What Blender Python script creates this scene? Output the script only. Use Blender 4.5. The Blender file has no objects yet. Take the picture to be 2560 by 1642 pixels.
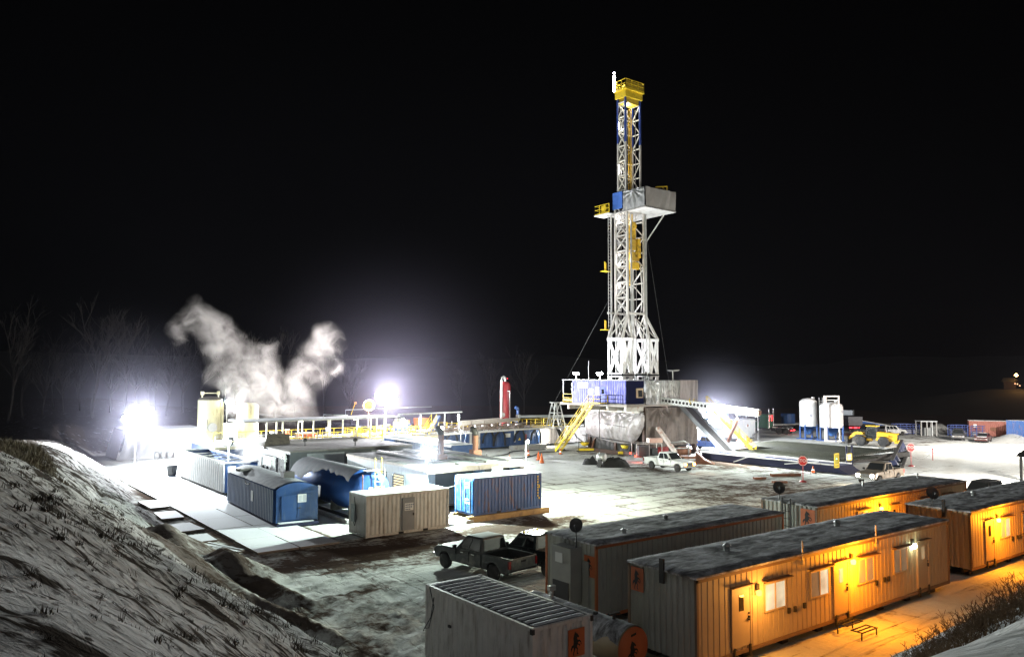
HAZE, SKY, FILL = 0.00003, 0.00003, 0.12
import bpy, bmesh, math, random
from mathutils import Vector, Matrix, noise
random.seed(7)
sc = bpy.context.scene
COL = sc.collection
PI = math.pi
# ------------------------------------------------------------------ camera model (pad frame: X along the trailers, Y towards the rig)
F, CH, PITCH, YAW = 1948.0, 10.15, 0.062, 0.925
def ray(px, py):
    x = (px - 1280) / F; y = -(py - 821) / F
    c, s = math.cos(PITCH), math.sin(PITCH)
    Y = c - s * y; Z = s + c * y
    return (x * math.sin(YAW) + Y * math.cos(YAW), -x * math.cos(YAW) + Y * math.sin(YAW), Z)
def G(px, py, z=0.0):
    a, b, c = ray(px, py); t = (z - CH) / c
    return (a * t, b * t, z)
def at_v(px, py, V):
    a, b, c = ray(px, py); t = V / b
    return (a * t, V, CH + c * t)
def at_u(px, py, U):
    a, b, c = ray(px, py); t = U / a
    return (U, b * t, CH + c * t)
def at_t(px, py, t):
    a, b, c = ray(px, py)
    return Vector((a * t, b * t, CH + c * t))

# ------------------------------------------------------------------ materials
MATS = {}
def nodes_of(m):
    m.use_nodes = True
    nt = m.node_tree; nt.nodes.clear()
    return nt, nt.nodes, nt.links
def pm(name, rgb, rough=.6, metal=0.0, var=.18, scale=2.5, dirt=None, dirt_amt=.5, bump=0.0, snow=0.0, streak=False, spec=.4):
    if name in MATS: return MATS[name]
    m = bpy.data.materials.new(name); nt, N, L = nodes_of(m)
    out = N.new('ShaderNodeOutputMaterial'); b = N.new('ShaderNodeBsdfPrincipled')
    L.new(b.outputs[0], out.inputs[0])
    b.inputs['Roughness'].default_value = rough; b.inputs['Metallic'].default_value = metal
    b.inputs['Specular IOR Level'].default_value = spec
    tc = N.new('ShaderNodeTexCoord')
    vec = tc.outputs['Object']
    n1 = N.new('ShaderNodeTexNoise'); n1.inputs['Scale'].default_value = scale; n1.inputs['Detail'].default_value = 5
    L.new(vec, n1.inputs['Vector'])
    mx = N.new('ShaderNodeMix'); mx.data_type = 'RGBA'
    mx.inputs[6].default_value = (*[c * (1 - var) for c in rgb], 1); mx.inputs[7].default_value = (*[min(1, c * (1 + var)) for c in rgb], 1)
    L.new(n1.outputs['Fac'], mx.inputs[0])
    col = mx.outputs[2]
    if dirt:
        mp = N.new('ShaderNodeMapping'); L.new(vec, mp.inputs['Vector'])
        mp.inputs['Scale'].default_value = (3, 3, .5) if streak else (1, 1, 1)
        n2 = N.new('ShaderNodeTexNoise'); n2.inputs['Scale'].default_value = 1.6; n2.inputs['Detail'].default_value = 8; n2.inputs['Roughness'].default_value = .65
        L.new(mp.outputs[0], n2.inputs['Vector'])
        r = N.new('ShaderNodeMapRange'); r.inputs['From Min'].default_value = .62 - dirt_amt * .25; r.inputs['From Max'].default_value = .72
        L.new(n2.outputs['Fac'], r.inputs['Value'])
        m2 = N.new('ShaderNodeMix'); m2.data_type = 'RGBA'; L.new(r.outputs[0], m2.inputs[0])
        L.new(col, m2.inputs[6]); m2.inputs[7].default_value = (*dirt, 1); col = m2.outputs[2]
    if snow > 0:
        ge = N.new('ShaderNodeNewGeometry'); sp = N.new('ShaderNodeSeparateXYZ'); L.new(ge.outputs['Normal'], sp.inputs[0])
        n3 = N.new('ShaderNodeTexNoise'); n3.inputs['Scale'].default_value = 1.3; n3.inputs['Detail'].default_value = 6; L.new(vec, n3.inputs['Vector'])
        ad = N.new('ShaderNodeMath'); ad.operation = 'MULTIPLY_ADD'; L.new(n3.outputs['Fac'], ad.inputs[0]); ad.inputs[1].default_value = .9; L.new(sp.outputs['Z'], ad.inputs[2])
        r = N.new('ShaderNodeMapRange'); r.inputs['From Min'].default_value = 1.45 - snow * .35; r.inputs['From Max'].default_value = 1.6 - snow * .35
        L.new(ad.outputs[0], r.inputs['Value'])
        m3 = N.new('ShaderNodeMix'); m3.data_type = 'RGBA'; L.new(r.outputs[0], m3.inputs[0])
        L.new(col, m3.inputs[6]); m3.inputs[7].default_value = (.72, .74, .76, 1); col = m3.outputs[2]
    L.new(col, b.inputs['Base Color'])
    if bump > 0:
        bp = N.new('ShaderNodeBump'); bp.inputs['Strength'].default_value = bump; bp.inputs['Distance'].default_value = .03
        nb = N.new('ShaderNodeTexNoise'); nb.inputs['Scale'].default_value = 6; nb.inputs['Detail'].default_value = 6; L.new(vec, nb.inputs['Vector'])
        L.new(nb.outputs['Fac'], bp.inputs['Height']); L.new(bp.outputs[0], b.inputs['Normal'])
    MATS[name] = m
    return m
def em(name, rgb, s):
    if name in MATS: return MATS[name]
    m = bpy.data.materials.new(name); nt, N, L = nodes_of(m)
    out = N.new('ShaderNodeOutputMaterial'); e = N.new('ShaderNodeEmission')
    e.inputs[0].default_value = (*rgb, 1); e.inputs[1].default_value = s
    L.new(e.outputs[0], out.inputs[0]); MATS[name] = m
    return m
def window_mat(name, rgb, s):
    # lit blinds behind glass: fine horizontal slats
    m = bpy.data.materials.new(name); nt, N, L = nodes_of(m)
    out = N.new('ShaderNodeOutputMaterial'); b = N.new('ShaderNodeBsdfPrincipled'); L.new(b.outputs[0], out.inputs[0])
    tc = N.new('ShaderNodeTexCoord'); w = N.new('ShaderNodeTexWave'); w.bands_direction = 'Z'; w.inputs['Scale'].default_value = 9; w.inputs['Distortion'].default_value = .4
    L.new(tc.outputs['Object'], w.inputs['Vector'])
    n = N.new('ShaderNodeTexNoise'); n.inputs['Scale'].default_value = 1.2; L.new(tc.outputs['Object'], n.inputs['Vector'])
    mx = N.new('ShaderNodeMix'); mx.data_type = 'RGBA'; L.new(w.outputs['Fac'], mx.inputs[0])
    mx.inputs[6].default_value = (*[c * .45 for c in rgb], 1); mx.inputs[7].default_value = (*rgb, 1)
    mm = N.new('ShaderNodeMath'); mm.operation = 'MULTIPLY'; L.new(n.outputs['Fac'], mm.inputs[0]); mm.inputs[1].default_value = s * 2
    b.inputs['Base Color'].default_value = (.2, .2, .19, 1); b.inputs['Roughness'].default_value = .15
    L.new(mx.outputs[2], b.inputs['Emission Color']); L.new(mm.outputs[0], b.inputs['Emission Strength'])
    return m

white_paint = pm('white_paint', (.70, .70, .68), .5, dirt=(.42, .38, .33), dirt_amt=.35, streak=True)
ribbed_white = pm('container_white', (.62, .60, .57), .5, dirt=(.36, .30, .25), dirt_amt=.4, streak=True)
ribbed_grey = pm('container_grey', (.66, .63, .61), .55, dirt=(.33, .29, .26), dirt_amt=.4, streak=True)
blue_paint = pm('blue_paint', (.018, .055, .16), .38, var=.25, dirt=(.06, .09, .16), dirt_amt=.4, streak=True)
blue_cont = pm('container_blue', (.022, .075, .24), .45, var=.25, dirt=(.16, .08, .06), dirt_amt=.35, streak=True)
navy = pm('navy_paint', (.008, .010, .036), .8, var=.2)
rig_blue = pm('rig_blue', (.08, .09, .42), .5, var=.3, dirt=(.36, .36, .55), dirt_amt=.5, streak=True)
yellow = pm('safety_yellow', (.78, .55, .03), .5, dirt=(.4, .28, .05), dirt_amt=.3)
tan_tank = pm('tank_yellow', (.74, .69, .44), .4, dirt=(.45, .4, .2), dirt_amt=.3, streak=True)
galv = pm('galvanised_steel', (.50, .50, .49), .45, .5, dirt=(.25, .22, .2), dirt_amt=.3)
mast_white = pm('mast_white', (.46, .44, .41), .5, dirt=(.30, .26, .22), dirt_amt=.3)
mast_blue = pm('mast_blue', (.03, .06, .25), .45)
dark_steel = pm('dark_steel', (.045, .042, .04), .6, .3, var=.4)
black_mat = pm('black_rubber', (.018, .018, .018), .8, var=.3)
tyre_mat = pm('dusty_tyre', (.03, .03, .03), .85, var=.4, dirt=(.10, .09, .085), dirt_amt=.6)
rim_grey = pm('rim_grey', (.42, .42, .42), .35, .3, var=.1)
rust = pm('rusty_steel', (.20, .085, .05), .8, var=.4, dirt=(.09, .05, .04), dirt_amt=.6, bump=.3)
red_paint = pm('red_paint', (.32, .03, .035), .35, var=.2)
red_sign = pm('sign_red', (.55, .03, .03), .5, var=.1)
orange = pm('orange_plastic', (.75, .16, .04), .5, var=.15)
orange_trim = pm('orange_trim', (.50, .15, .05), .6, var=.2)
logo_orange = pm('logo_orange', (.52, .13, .04), .6, var=.2)
logo_black = pm('logo_black', (.012, .010, .010), .7, var=.1)
beige_wall = pm('trailer_beige', (.52, .41, .27), .55, var=.1, dirt=(.38, .29, .19), dirt_amt=.2, streak=True)
grey_wall = pm('trailer_grey', (.42, .42, .38), .6, var=.12, dirt=(.3, .29, .26), dirt_amt=.25, streak=True)
trim_brown = pm('trim_brown', (.22, .14, .09), .6)
door_beige = pm('door_beige', (.46, .36, .25), .5, var=.08)
glass_dark = pm('dark_glass', (.02, .022, .024), .08, var=.1, spec=.8)
tarp_silver = pm('silver_tarp', (.40, .37, .37), .42, .15, var=.2, dirt=(.22, .19, .18), dirt_amt=.6, bump=.3)
tarp_brown = pm('brown_tarp', (.125, .10, .088), .6, var=.2, dirt=(.075, .058, .05), dirt_amt=.4, bump=.4)
tarp_white = pm('white_tarp', (.75, .75, .75), .5, var=.1, bump=.3)
grating = pm('snowy_deck', (.22, .21, .19), .8, var=.3, snow=.9)
gen_wall = pm('genset_wall', (.50, .53, .52), .5, var=.12, dirt=(.3, .31, .3), dirt_amt=.3, streak=True)
gen_dark = pm('genset_dark', (.06, .065, .07), .6, var=.3)
wood = pm('timber', (.42, .28, .13), .75, var=.3, dirt=(.2, .13, .08), dirt_amt=.5, bump=.2)
loader_yellow = pm('machine_yellow', (.80, .47, .02), .4, var=.1, dirt=(.4, .26, .08), dirt_amt=.3)
green_paint = pm('truck_green', (.02, .10, .045), .3)
mud_orange = pm('hopper_orange', (.6, .13, .05), .5, var=.2)
pipe_dark = pm('drill_pipe', (.016, .017, .010), .6, .0, var=.6, dirt=(.07, .06, .05), dirt_amt=.3)
hill_dark = pm('dark_hillside', (.03, .028, .022), .95, var=.5, scale=.02)
bark = pm('bark', (.032, .029, .026), .9, var=.3)
grass_mat = pm('dry_grass', (.085, .066, .040), .9, var=.4, scale=1)
twig_mat = pm('twigs', (.14, .085, .04), .9, var=.4, scale=1)
dish_grey = pm('dish_grey', (.11, .11, .11), .6)
chrome = pm('chrome', (.6, .6, .6), .2, .9, var=.05)
sign_white = pm('sign_white', (.78, .78, .76), .5, var=.06)
letter_white = pm('letter_white', (.8, .8, .8), .5, var=.02)
letter_grey = pm('letter_grey', (.12, .14, .25), .5, var=.05)

def roof_snow_mat():
    m = bpy.data.materials.new('snowy_roof'); nt, N, L = nodes_of(m)
    out = N.new('ShaderNodeOutputMaterial'); b = N.new('ShaderNodeBsdfPrincipled'); L.new(b.outputs[0], out.inputs[0])
    b.inputs['Roughness'].default_value = 1.0; b.inputs['Specular IOR Level'].default_value = .05
    tc = N.new('ShaderNodeTexCoord'); mp = N.new('ShaderNodeMapping'); mp.inputs['Scale'].default_value = (.6, 1.6, 1)
    L.new(tc.outputs['Object'], mp.inputs[0])
    n1 = N.new('ShaderNodeTexNoise'); n1.inputs['Scale'].default_value = 1.5; n1.inputs['Detail'].default_value = 9; n1.inputs['Roughness'].default_value = .7; n1.inputs['Distortion'].default_value = .5
    L.new(mp.outputs[0], n1.inputs[0])
    cr = N.new('ShaderNodeValToRGB'); e = cr.color_ramp.elements
    e[0].position = .33; e[0].color = (.09, .085, .085, 1); e[1].position = .62; e[1].color = (.80, .80, .84, 1)
    k = cr.color_ramp.elements.new(.45); k.color = (.32, .315, .32, 1); k = cr.color_ramp.elements.new(.54); k.color = (.56, .555, .57, 1)
    L.new(n1.outputs['Fac'], cr.inputs[0]); L.new(cr.outputs[0], b.inputs['Base Color'])
    bp = N.new('ShaderNodeBump'); bp.inputs['Strength'].default_value = .6; bp.inputs['Distance'].default_value = .08; L.new(n1.outputs['Fac'], bp.inputs['Height']); L.new(bp.outputs[0], b.inputs['Normal'])
    return m
roof_snow = roof_snow_mat()
snow_mat = pm('clean_snow', (.74, .76, .78), .8, var=.08, bump=.5)
snow_dirty = pm('dirty_snow', (.50, .49, .48), .85, var=.2, dirt=(.2, .15, .12), dirt_amt=.5, bump=.6)
soil = pm('dark_soil', (.10, .065, .048), .95, var=.4, snow=.75, bump=.8)

# ------------------------------------------------------------------ mesh builder
ORG = {}
class MB:
    def __init__(s): s.v = []; s.f = []; s.sm = []; s.cut = []
    def add(s, vs, fs, smooth=False):
        b = len(s.v); s.cut.append((b, len(s.f))); s.v += [tuple(p) for p in vs]
        for f in fs: s.f.append(tuple(i + b for i in f)); s.sm.append(smooth)
        return s
    def box(s, x0, x1, y0, y1, z0, z1):
        vs = [(x, y, z) for z in (z0, z1) for y in (y0, y1) for x in (x0, x1)]
        return s.add(vs, [(0, 2, 3, 1), (4, 5, 7, 6), (0, 1, 5, 4), (2, 6, 7, 3), (0, 4, 6, 2), (1, 3, 7, 5)])
    def cbox(s, c, d, rz=0.0):
        vs = []
        for z in (-.5, .5):
            for y in (-.5, .5):
                for x in (-.5, .5):
                    X, Y = x * d[0], y * d[1]
                    vs.append((c[0] + X * math.cos(rz) - Y * math.sin(rz), c[1] + X * math.sin(rz) + Y * math.cos(rz), c[2] + z * d[2]))
        return s.add(vs, [(0, 2, 3, 1), (4, 5, 7, 6), (0, 1, 5, 4), (2, 6, 7, 3), (0, 4, 6, 2), (1, 3, 7, 5)])
    def bar(s, p, q, w, h=None, up=(0, 0, 1)):
        h = h or w; p = Vector(p); q = Vector(q); d = (q - p).normalized(); u = Vector(up)
        if abs(d.dot(u)) > .98: u = Vector((1, 0, 0))
        a = d.cross(u).normalized(); b = a.cross(d).normalized()
        vs = []
        for o in (p, q):
            for i, j in ((-1, -1), (1, -1), (1, 1), (-1, 1)): vs.append(o + a * (i * w / 2) + b * (j * h / 2))
        return s.add(vs, [(3, 2, 1, 0), (4, 5, 6, 7), (0, 1, 5, 4), (1, 2, 6, 5), (2, 3, 7, 6), (3, 0, 4, 7)])
    def tube(s, p, q, r, n=8, r2=None, cap=True):
        r2 = r if r2 is None else r2
        p = Vector(p); q = Vector(q); d = (q - p).normalized(); u = Vector((0, 0, 1))
        if abs(d.dot(u)) > .98: u = Vector((1, 0, 0))
        a = d.cross(u).normalized(); b = a.cross(d)
        vs = [o + (a * math.cos(2 * PI * i / n) + b * math.sin(2 * PI * i / n)) * R for o, R in ((p, r), (q, r2)) for i in range(n)]
        s.add(vs, [(i, (i + 1) % n, n + (i + 1) % n, n + i) for i in range(n)], n > 5)
        if cap: s.add(vs[:n], [tuple(range(n))[::-1]]); s.add(vs[n:], [tuple(range(n))])
        return s
    def path(s, pts, r, n=6):
        pts = [Vector(p) for p in pts]; rings = []
        for i, p in enumerate(pts):
            d = (pts[min(i + 1, len(pts) - 1)] - pts[max(i - 1, 0)]).normalized(); u = Vector((0, 0, 1))
            if abs(d.dot(u)) > .98: u = Vector((1, 0, 0))
            a = d.cross(u).normalized(); b = a.cross(d)
            rings.append([p + (a * math.cos(2 * PI * k / n) + b * math.sin(2 * PI * k / n)) * r for k in range(n)])
        vs = [v for R in rings for v in R]; fs = []
        for i in range(len(pts) - 1):
            for k in range(n): fs.append((i * n + k, i * n + (k + 1) % n, (i + 1) * n + (k + 1) % n, (i + 1) * n + k))
        fs.append(tuple(range(n))[::-1]); fs.append(tuple(range((len(pts) - 1) * n, len(pts) * n)))
        return s.add(vs, fs, True)
    def lathe(s, prof, c=(0, 0, 0), n=24, axis='z', smooth=True):
        vs = []
        for r, z in prof:
            for k in range(n):
                a = 2 * PI * k / n; x, y = r * math.cos(a), r * math.sin(a)
                vs.append((c[0] + x, c[1] + y, c[2] + z) if axis == 'z' else (c[0] + x, c[1] + z, c[2] + y) if axis == 'y' else (c[0] + z, c[1] + x, c[2] + y))
        fs = []
        for i in range(len(prof) - 1):
            for k in range(n): fs.append((i * n + k, i * n + (k + 1) % n, (i + 1) * n + (k + 1) % n, (i + 1) * n + k))
        s.add(vs, fs, smooth)
        for i in (0, len(prof) - 1):
            if prof[i][0] > 1e-4: s.add(vs[i * n:(i + 1) * n], [tuple(range(n))])
        return s
    def prism(s, poly, y0, y1, plane='xz', hw=None):
        # poly in (a, b); extruded along the third axis. hw(a,b) may scale the half width
        n = len(poly); vs = []
        for y in (y0, y1):
            for a, b in poly:
                yy = y * (hw(a, b) if hw else 1)
                vs.append((a, yy, b) if plane == 'xz' else (yy, a, b) if plane == 'yz' else (a, b, yy))
        fs = [(i, (i + 1) % n, n + (i + 1) % n, n + i) for i in range(n)] + [tuple(range(n))[::-1], tuple(range(n, 2 * n))]
        return s.add(vs, fs)
    def quad(s, a, b, c, d): return s.add([a, b, c, d], [(0, 1, 2, 3)])
    def corr(s, p0, p1, z0, z1, depth=.05, pitch=.28, out=(0, -1), duty=.36):
        # corrugated sheet along p0 -> p1, outward direction out
        L = math.hypot(p1[0] - p0[0], p1[1] - p0[1]); n = max(1, round(L / pitch)); P = L / n
        dx, dy = (p1[0] - p0[0]) / L, (p1[1] - p0[1]) / L; vs = []; t = 0
        for i in range(n):
            sl = min(.14, (1 - duty) / 3)
            for a, o in ((0, depth), (duty, depth), (duty + sl, 0), (1 - sl, 0)): vs.append(((i + a) * P, o))
        vs.append((L, depth)); pts = []
        for a, o in vs:
            x = p0[0] + dx * a + out[0] * o; y = p0[1] + dy * a + out[1] * o
            pts += [(x, y, z0), (x, y, z1)]
        return s.add(pts, [(2 * i, 2 * i + 2, 2 * i + 3, 2 * i + 1) for i in range(len(vs) - 1)])
    def rot(s, rz, c=(0, 0)):
        k, w = math.cos(rz), math.sin(rz)
        s.v = [(c[0] + (x - c[0]) * k - (y - c[1]) * w, c[1] + (x - c[0]) * w + (y - c[1]) * k, z) for x, y, z in s.v]
        return s
    def sheet(s, fn, nu, nv, smooth=True):
        vs = [fn(i / nu, j / nv) for j in range(nv + 1) for i in range(nu + 1)]
        return s.add(vs, [(j * (nu + 1) + i, j * (nu + 1) + i + 1, (j + 1) * (nu + 1) + i + 1, (j + 1) * (nu + 1) + i) for j in range(nv) for i in range(nu)], smooth)
    def each(s, name, mat, parent=None, bevel=0.0, group=1):
        # every separate piece becomes a part of its own
        cuts = s.cut[::group] + [(len(s.v), len(s.f))]; out = []
        for (a, b), (c, d) in zip(cuts, cuts[1:]):
            m = MB(); m.v = s.v[a:c]; m.f = [tuple(i - a for i in f) for f in s.f[b:d]]; m.sm = s.sm[b:d]; out.append(m.build(name, mat, parent, bevel))
        return out
    def build(s, name, mat, parent=None, bevel=0.0, fix=True):
        o0 = ORG.get(parent.name, (0, 0, 0)) if parent else None
        if parent is None:
            xs = [p[0] for p in s.v]; ys = [p[1] for p in s.v]; zs = [p[2] for p in s.v]
            o0 = ((min(xs) + max(xs)) / 2, (min(ys) + max(ys)) / 2, min(zs))
        me = bpy.data.meshes.new(name)
        me.from_pydata([(x - o0[0], y - o0[1], z - o0[2]) for x, y, z in s.v], [], s.f)
        me.polygons.foreach_set('use_smooth', s.sm)
        if fix:
            bm = bmesh.new(); bm.from_mesh(me); bmesh.ops.recalc_face_normals(bm, faces=bm.faces); bm.to_mesh(me); bm.free()
        me.materials.append(mat); me.update()
        o = bpy.data.objects.new(name, me); COL.objects.link(o)
        if parent: o.parent = parent
        else: o.location = o0
        ORG[o.name] = o0
        if bevel:
            b = o.modifiers.new('bevel', 'BEVEL'); b.width = bevel; b.segments = 2; b.limit_method = 'ANGLE'; b.angle_limit = .6
        return o
def tag(o, label, cat, group=None, kind=None):
    o['label'] = label; o['category'] = cat
    if group: o['group'] = group
    if kind: o['kind'] = kind
    return o
def thing(name, label, cat, loc=(0, 0, 0), group=None):
    o = bpy.data.objects.new(name, None); COL.objects.link(o); o.location = loc; o.empty_display_size = .3
    ORG[o.name] = tuple(loc)
    return tag(o, label, cat, group)
def copy_tree(o, parent=None):
    c = o.copy(); COL.objects.link(c)
    if parent: c.parent = parent
    for ch in list(o.children): copy_tree(ch, c)
    return c
def dup(o, loc, rz=0.0, label=None, s=None):
    c = copy_tree(o); c.location = loc; c.rotation_euler = (0, 0, rz)
    if s: c.scale = (s, s, s)
    if label: c['label'] = label
    return c
def text_mb(txt, size, origin, right, up, th=.01):
    cu = bpy.data.curves.new('t', 'FONT'); cu.body = txt; cu.size = size; cu.align_x = 'CENTER'; cu.align_y = 'CENTER'; cu.extrude = th
    cu.resolution_u = 2
    ob = bpy.data.objects.new('t', cu); COL.objects.link(ob)
    dg = bpy.context.evaluated_depsgraph_get(); me = bpy.data.meshes.new_from_object(ob.evaluated_get(dg))
    r = Vector(right).normalized(); u = Vector(up).normalized(); n = r.cross(u); m = MB()
    m.add([Vector(origin) + r * v.co.x + u * v.co.y + n * v.co.z for v in me.vertices], [tuple(p.vertices) for p in me.polygons])
    bpy.data.objects.remove(ob); bpy.data.curves.remove(cu); bpy.data.meshes.remove(me)
    return m
def point(parent, loc, power, rgb, r=.15):
    l = bpy.data.lights.new('lamp_light', 'POINT'); l.energy = power; l.color = rgb; l.shadow_soft_size = r
    o = bpy.data.objects.new('lamp_light', l); COL.objects.link(o)
    b = ORG.get(parent.name, (0, 0, 0)); o.parent = parent; o.location = [loc[i] - b[i] for i in range(3)]
    return o
def spot(parent, loc, target, power, rgb, size=2.2, blend=.6, r=.2):
    l = bpy.data.lights.new('lamp_light', 'SPOT'); l.energy = power; l.color = rgb; l.shadow_soft_size = r; l.spot_size = size; l.spot_blend = blend
    o = bpy.data.objects.new('lamp_light', l); COL.objects.link(o)
    b = ORG.get(parent.name, (0, 0, 0)); o.parent = parent; o.location = [loc[i] - b[i] for i in range(3)]
    o.rotation_euler = (Vector(target) - Vector(loc)).to_track_quat('-Z', 'Y').to_euler()
    return o
HORSE = [(.40, .97), (.47, .90), (.58, .86), (.72, .74), (.70, .69), (.58, .73), (.56, .66), (.62, .60), (.74, .60), (.86, .52), (.90, .40), (.85, .38), (.82, .48), (.72, .53), (.62, .50), (.66, .44), (.78, .42),
         (.80, .34), (.75, .33), (.72, .38), (.58, .42), (.55, .34), (.62, .26), (.58, .12), (.68, .04), (.54, .03), (.52, .14), (.54, .24), (.44, .30), (.38, .20), (.30, .06), (.38, .02), (.24, .02), (.24, .08), (.30, .22),
         (.28, .34), (.20, .30), (.12, .16), (.08, .30), (.16, .42), (.27, .44), (.30, .58), (.27, .70), (.32, .80), (.36, .88)]
def emblem(parent, org, right, w, h, off):
    # orange square with a black rearing horse, org = lower-left corner on the wall, off = outward unit vector
    r = Vector(right); o = Vector(org); n = Vector(off); u = Vector((0, 0, 1))
    m = MB(); P = [o + n * .012, o + r * w + n * .012, o + r * w + u * h + n * .012, o + u * h + n * .012]
    m.add([p - n * .012 for p in P] + P, [(0, 1, 2, 3), (4, 5, 6, 7), (0, 1, 5, 4), (1, 2, 6, 5), (2, 3, 7, 6), (3, 0, 4, 7)])
    e = m.build('emblem_panel', logo_orange, parent)
    m = MB(); k = len(HORSE)
    a = [o + r * (x * w * .8 + w * .08) + u * (y * h * .9 + h * .05) + n * .02 for x, y in HORSE]
    m.add(a, [tuple(range(k))]); m.build('horse_emblem', logo_black, e, fix=False)
# ------------------------------------------------------------------ terrain
def sstep(a, b, x):
    t = max(0, min(1, (x - a) / (b - a))); return t * t * (3 - 2 * t)
def smin(a, b, k): 
    h = max(0, min(1, .5 + .5 * (b - a) / k)); return b * (1 - h) + a * h - k * h * (1 - h)
def N3(x, y, z=0.0, o=4): return noise.fractal(Vector((x, y, z)), .9, 2.0, o)
RIDGES = [([(10.0, 48.6, .35), (10.4, 47.3, 1.4), (10.8, 45.8, 1.75), (10.7, 42.5, 1.35), (10.7, 39.5, 1.2), (10.6, 37, 1.1), (11.2, 34, .85), (12.0, 31.5, .7), (12.9, 29.5, .4), (13.4, 28.4, .1)], 1.0),
          ([(12.0, 42.6, .3), (12.5, 41.0, 1.25), (12.5, 39.6, 1.35), (12.6, 37.8, .8), (13.0, 36.2, .75), (13.6, 35.0, .5), (14.2, 33.8, .25)], .95)]
def ridge(u, v):
    best = 0
    for pts, w in RIDGES:
        for (a, b, h0), (c, d, h1) in zip(pts, pts[1:]):
            L2 = (c - a) ** 2 + (d - b) ** 2; t = max(0, min(1, ((u - a) * (c - a) + (v - b) * (d - b)) / L2))
            dd = math.hypot(u - a - t * (c - a), v - b - t * (d - b)); h = h0 + (h1 - h0) * t
            if dd < 3.2: best = max(best, h * 1.15 - .58 * dd)
    return best
def cap(u, v):
    return max(min(8.38, 10.12 - .0715 * v + .12 * math.sin(v * .31) + .1 * N3(u * .2, v * .15, 2)), .3)
def slope_d(u, v):
    d1 = 12.6 + .075 * max(0, v - 48) - u + .35 * math.sin(v * .35) + .25 * N3(u * .3, v * .3)
    d2 = 14.6 - v + .3 * math.sin(u * .4)
    return -smin(-d1, -d2, 3.0), d1, d2
def height(u, v):
    d, d1, d2 = slope_d(u, v)
    r = math.hypot(u, v)
    if u < -10 or u > 160 or v > 175: base = 0
    z = 0.0
    if d > -2:
        z = smin(max(0, d) * .69, cap(u, v), 1.3); z = max(z, 0) if d > 0 else 0
        z += sstep(-1, 3, d) * (.35 + .65 * sstep(6, 11, r)) * (.09 * N3(u * .9, v * .3, 3) + .06 * N3(u * 2.6, v * .6, 5) + .05 * N3(u * 6, v * 2.2, 9))
        z -= sstep(0, 2, d) * (.22 * math.exp(-((d - 5.2 + .02 * v) / .35) ** 2))
    else:
        pad = 1 - sstep(95, 130, r)
        z = .02 * N3(u * .6, v * .6, 1) * pad
    # churned snow between the slope and the parked trucks
    ch = sstep(11, 13, u) * (1 - sstep(17, 23, u)) * sstep(17, 20, v) * (1 - sstep(36, 44, v))
    z += ch * (.11 * N3(u * 1.6, v * 1.6, 2) + .09 * N3(u * 3.4, v * 2.4, 7))
    # rough verge beside the mat road
    ve = sstep(11.5, 12.5, u) * (1 - sstep(14.5, 15.4, u)) * sstep(44, 48, v)
    z += ve * .10 * N3(u * 2.2, v * 1.2, 4)
    rg = ridge(u, v)
    if rg > 0: z = max(z, .15 * z + rg + min(1, rg * 2) * (.10 * N3(u * .9, v * .9, 8) + .08 * N3(u * 2.6, v * 2.6, 4)))
    # snowy lip of the bank in front of the camera
    z += .0 * math.exp(-(((u - 7.6) / 3.2) ** 2 + ((v - 2.6) / 1.7) ** 2)) * (1 + .3 * N3(u, v, 6))
    # rise beyond the far end of the pad
    z += 2.6 * sstep(112, 126, v) * (1 - sstep(45, 70, u)) * (1 - sstep(0, 14, d)) 
    # ploughed snow piles at the far right of the lot
    z += 1.7 * math.exp(-(((u - 152) / 3.0) ** 2 + ((v - 69) / 1.8) ** 2)) + 1.2 * math.exp(-(((u - 143) / 3) ** 2 + ((v - 53) / 2.4) ** 2)) + .6 * math.exp(-(((u - 148.5) / 3) ** 2 + ((v - 72.0) / 3) ** 2))
    return z
def axis(segs):
    r = []
    for a, b, st in segs:
        n = max(1, round((b - a) / st)); r += [a + (b - a) * i / n for i in range(n)]
    return r + [segs[-1][1]]
us = axis([(-260, -40, 22), (-40, -6, 2), (-6, 2, .5), (2, 24, .28), (24, 60, 1.0), (60, 170, 2.5), (170, 420, 25)])
vs_ = axis([(-120, -6, 10), (-6, 0, .6), (0, 56, .28), (56, 90, .5), (90, 140, 1.5), (140, 420, 20)])
gm = MB(); A_dirt_shade = []; A_slope = []; A_grass = []; A_mats = []
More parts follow.
